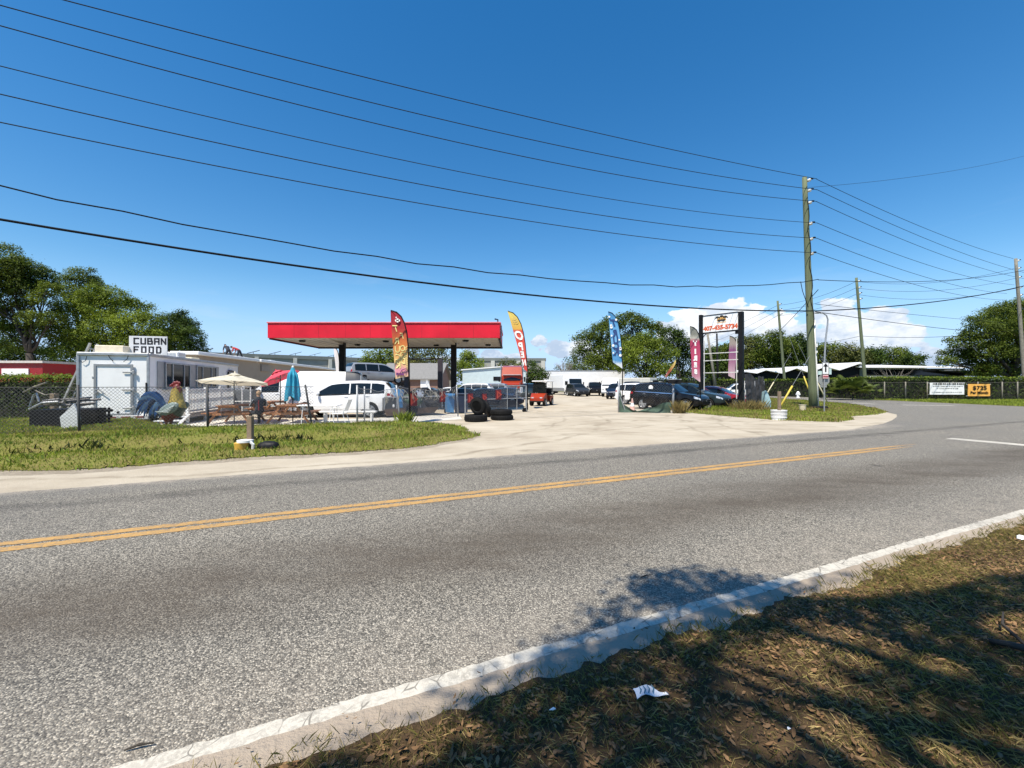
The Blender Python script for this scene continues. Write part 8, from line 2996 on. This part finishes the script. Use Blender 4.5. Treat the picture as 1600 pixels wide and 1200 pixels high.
for x in (-.17, .17):
 mb.cyl((x - .04, .36, .12), (x + .04, .36, .12), .12, n=14)
part('wheel', mb, M_RUB, t)
t = thing('navy_bin', 'navy bin standing against the bright blue bin', 'bin', (bb.x + .62, bb.y + .6, 0), .15)
part('tub', MB().hull([Vector((x * k, y * k, z)) for x in (-.38, .38) for y in (-.36, .36) for (z, k) in ((.06, .88), (1.02, 1.0))]), M_NAVY, t)
part('lid', MB().box((0, 0, 1.06), (.82, .80, .07), bev=.03), M_NAVY, t)
sb_ = G(389, 707)
t = thing('roadside_stake', 'short wooden roadside post with yellow and white tubs at its foot', 'post', sb_)
part('shaft', MB().box((0, .05, .42), (.12, .11, .86), bev=.012), M_GWOOD, t)
part('yellow_tub', MB().lathe([(0, .02), (.13, .02), (.15, .2), (.155, .24), (.10, .26), (0, .26)], (-.12, -.08, 0), 14), mat('amber tub', (.60, .36, .06), .5, dirt=.2), t, 40)
part('white_rim', MB().lathe([(.12, .24), (.17, .25), (.17, .30), (.12, .31)], (-.05, -.06, 0), 16).tube([(.08, -.1, .28), (.16, -.1, .2), (.14, -.08, .03)], .035, 6), M_PLW, t, 40)
o = MB()
o.ball((0, 0, .1), (.26, .16, .13), n=8)
o.v = [tuple(Vector(v) * (1 + .25 * noise.noise(Vector(v) * 6))) for v in o.v]
oo = o.build('rubbish_bag', M_TARP, None, 60, (sb_.x + .42, sb_.y + .1, .02))
tag(oo, 'black rubbish bag lying right of the roadside post', 'bag')
jb = G(68, 682)
t = thing('junk_cart', 'black tarped cart heaped with scrap behind the left fence', 'cart', (jb.x, jb.y + .75, 0), .25)
mb = MB()
mb.hull([Vector((x, y, z)) for x in (-.62, .62) for y in (-.6, .6) for z in (.06, .80)] + [Vector((-.66, 0, .7)), Vector((.66, 0, .75))])
part('tub', mb, M_TARP, t)
mb = MB()
for i in range(9):
 a = Vector((random.uniform(-.6, .1), random.uniform(-.5, .4), .86 + .03 * i))
 mb.tube([a, a + Vector((random.uniform(.4, .9), random.uniform(-.2, .2), random.uniform(-.05, .12)))], random.uniform(.025, .05), 5)
part('scrap_lengths', mb, mat('scrap grey', (.16, .15, .14), .7, .2, var=.3), t)
mb = MB()
mb.tube([(-.66, -.55, .82), (-.3, -.6, 1.02), (.1, -.6, 1.05)], .035, 6)
mb.tube([(-.75, -.4, .9), (-.62, -.45, 1.25), (-.52, -.5, 1.32), (-.45, -.5, 1.05)], .028, 6)
part('bent_pipe', mb, M_STEEL, t)
mb = MB()
mb.hull([Vector((x, y, z)) for (x, y, z) in ((0, 0, .0), (.30, .02, .02), (.34, 0, .5), (.2, .03, .88), (-.06, 0, .52), (0, .04, .0), (.30, .06, .02), (.34, .04, .5), (.2, .07, .88), (-.06, .04, .52))])
o = mb.build('sheet_offcut', mat('pale grey sheet', (.50, .52, .53), .5, var=.05), None, None, P(98, 600, 12.6) * 1.0)
g = G(98, 683)
o.location = (g.x, g.y, 0)
o.scale = (1.5, 1, 1.15)
tag(o, 'pale grey sheet offcut leaning on the junk cart', 'sheet')
mb = MB()
for i in range(4):
 mb.box((.0 + .02 * i, 0, .10 + i * .2), (.62, .45, .08))
for x in (-.27, .27):
 for y in (-.18, .18):
  mb.box((x, y, .40), (.05, .05, .8))
g = G(135, 676)
o = mb.build('plastic_crate', M_PLAST, None, None, (g.x, g.y + .3, 0))
tag(o, 'black slatted plastic crate left of the trailer bumper', 'crate')
g = G(136, 680)
o = MB().box((0, 0, .09), (.72, .35, .18), bev=.02).build('concrete_block', M_CONC, None, None, (g.x, g.y, .04))
tag(o, 'concrete block lying below the trailer corner', 'block')
g = G(56, 686)
mb = MB()
mb.hull([Vector((x, y, z)) for (x, y, z) in ((-.25, 0, .10), (.3, .05, .03), (.26, .25, .05), (-.28, .3, .22), (-.1, .1, .26), (.1, .2, .20))])
o = mb.build('yellow_sack', mat('acid yellow cloth', (.60, .58, .10), .7, var=.2), None, None, g)
tag(o, 'yellow green sack on the grass in front of the junk cart', 'sack')
g = P(85, 600, 14.8)
o = MB().box((0, 0, .62), (.17, .17, 1.25), bev=.01).build('wooden_post', M_GWOOD, None, None, (g.x, 14.8, 0))
tag(o, 'short square wooden post beside the ladder before the hedge', 'post')
mb = MB()
mb.tube([P(36, 613, 15), P(52, 605, 15), P(72, 598, 15)], .03, 5)
mb.tube([P(55, 610, 15), P(70, 617, 15), P(86, 615, 15)], .02, 5)
o = mb.build('bare_branches', MATS['palebark'])
tag(o, 'bare grey branches sticking out of the left hedge', 'branch')
g = G(1019, 1103)
mb = MB()
rows = []
for i in range(9):
 f = i / 8
 rows.append([Vector((-.09 + .18 * f, (-.024 + .048 * k / 4) * (1 - .45 * f), .016 + .03 * math.sin(f * 5) * .4 + .022 * (k / 4) * (1 - f) + .008 * math.sin(k + f * 9))) for k in range(5)])
mb.grid(rows)
mb.grid([[p + Vector((0, 0, .0015)) for p in r_] for r_ in rows])
t = thing('paper_scrap', 'crumpled white and blue wrapper lying on the shaded leaves', 'wrapper', (g.x, g.y, .045), .15)
part('sheet', mb, mat('wrapper white', (.74, .76, .80), .5, var=.06), t, 180)
mb = MB()
for i in range(4):
 x = -.07 + i * .022
 mb.tube([Vector((x, -.014, .034)), Vector((x + .012, 0, .044)), Vector((x + .006, .014, .050))], .003, 4)
part('blue_print', mb, mat('wrapper blue', (.10, .22, .28), .5), t)
for (u, v, sc, lab) in ((863, 1130, .018, 'small white paper scrap left of the blue wrapper'), (1232, 1160, .012, 'tiny white scrap among leaves at the bottom right'), (1598, 852, .07, 'white paper at the right edge of the near grass')):
 g = G(u, v)
 mb = MB()
 mb.hull([Vector((random.uniform(-1, 1) * sc, random.uniform(-.6, .6) * sc, random.uniform(0, .5) * sc)) for _ in range(9)])
 o = mb.build('paper_scrap', M_CLEANW, None, None, (g.x, g.y, .062))
 tag(o, lab, 'paper')
g0, g1 = G(1545, 1025), G(1640, 1085)
mb = MB()
mb.tube(limb_pts((g0.x, g0.y, .09), (g1.x + .3, g1.y - .1, .10), .02, 6, .1), [.014, .018, .02, .022, .024, .024, .02], 7)
mb.tube([(g0.x + .15, g0.y - .05, .1), (g0.x + .2, g0.y + .1, .13), (g0.x + .3, g0.y + .18, .16)], [.01, .008, .004], 5)
o = mb.build('fallen_branch', MATS['bark'], None, 180)
tag(o, 'dark fallen branch in the shade at the right edge', 'branch')
for (u, v, lab) in ((216, 1176, 'dark twig lying on the road near the bottom left'), (1010, 905, 'short twig beside the shadow on the road')):
 g = G(u, v)
 o = MB().tube([(-.05, -.01, .0), (0, .005, .012), (.05, .02, .006)], [.004, .006, .003], 5).build('twig', MATS['bark'], None, None, (g.x, g.y, .02))
 tag(o, lab, 'twig')
g = G(1298, 934)
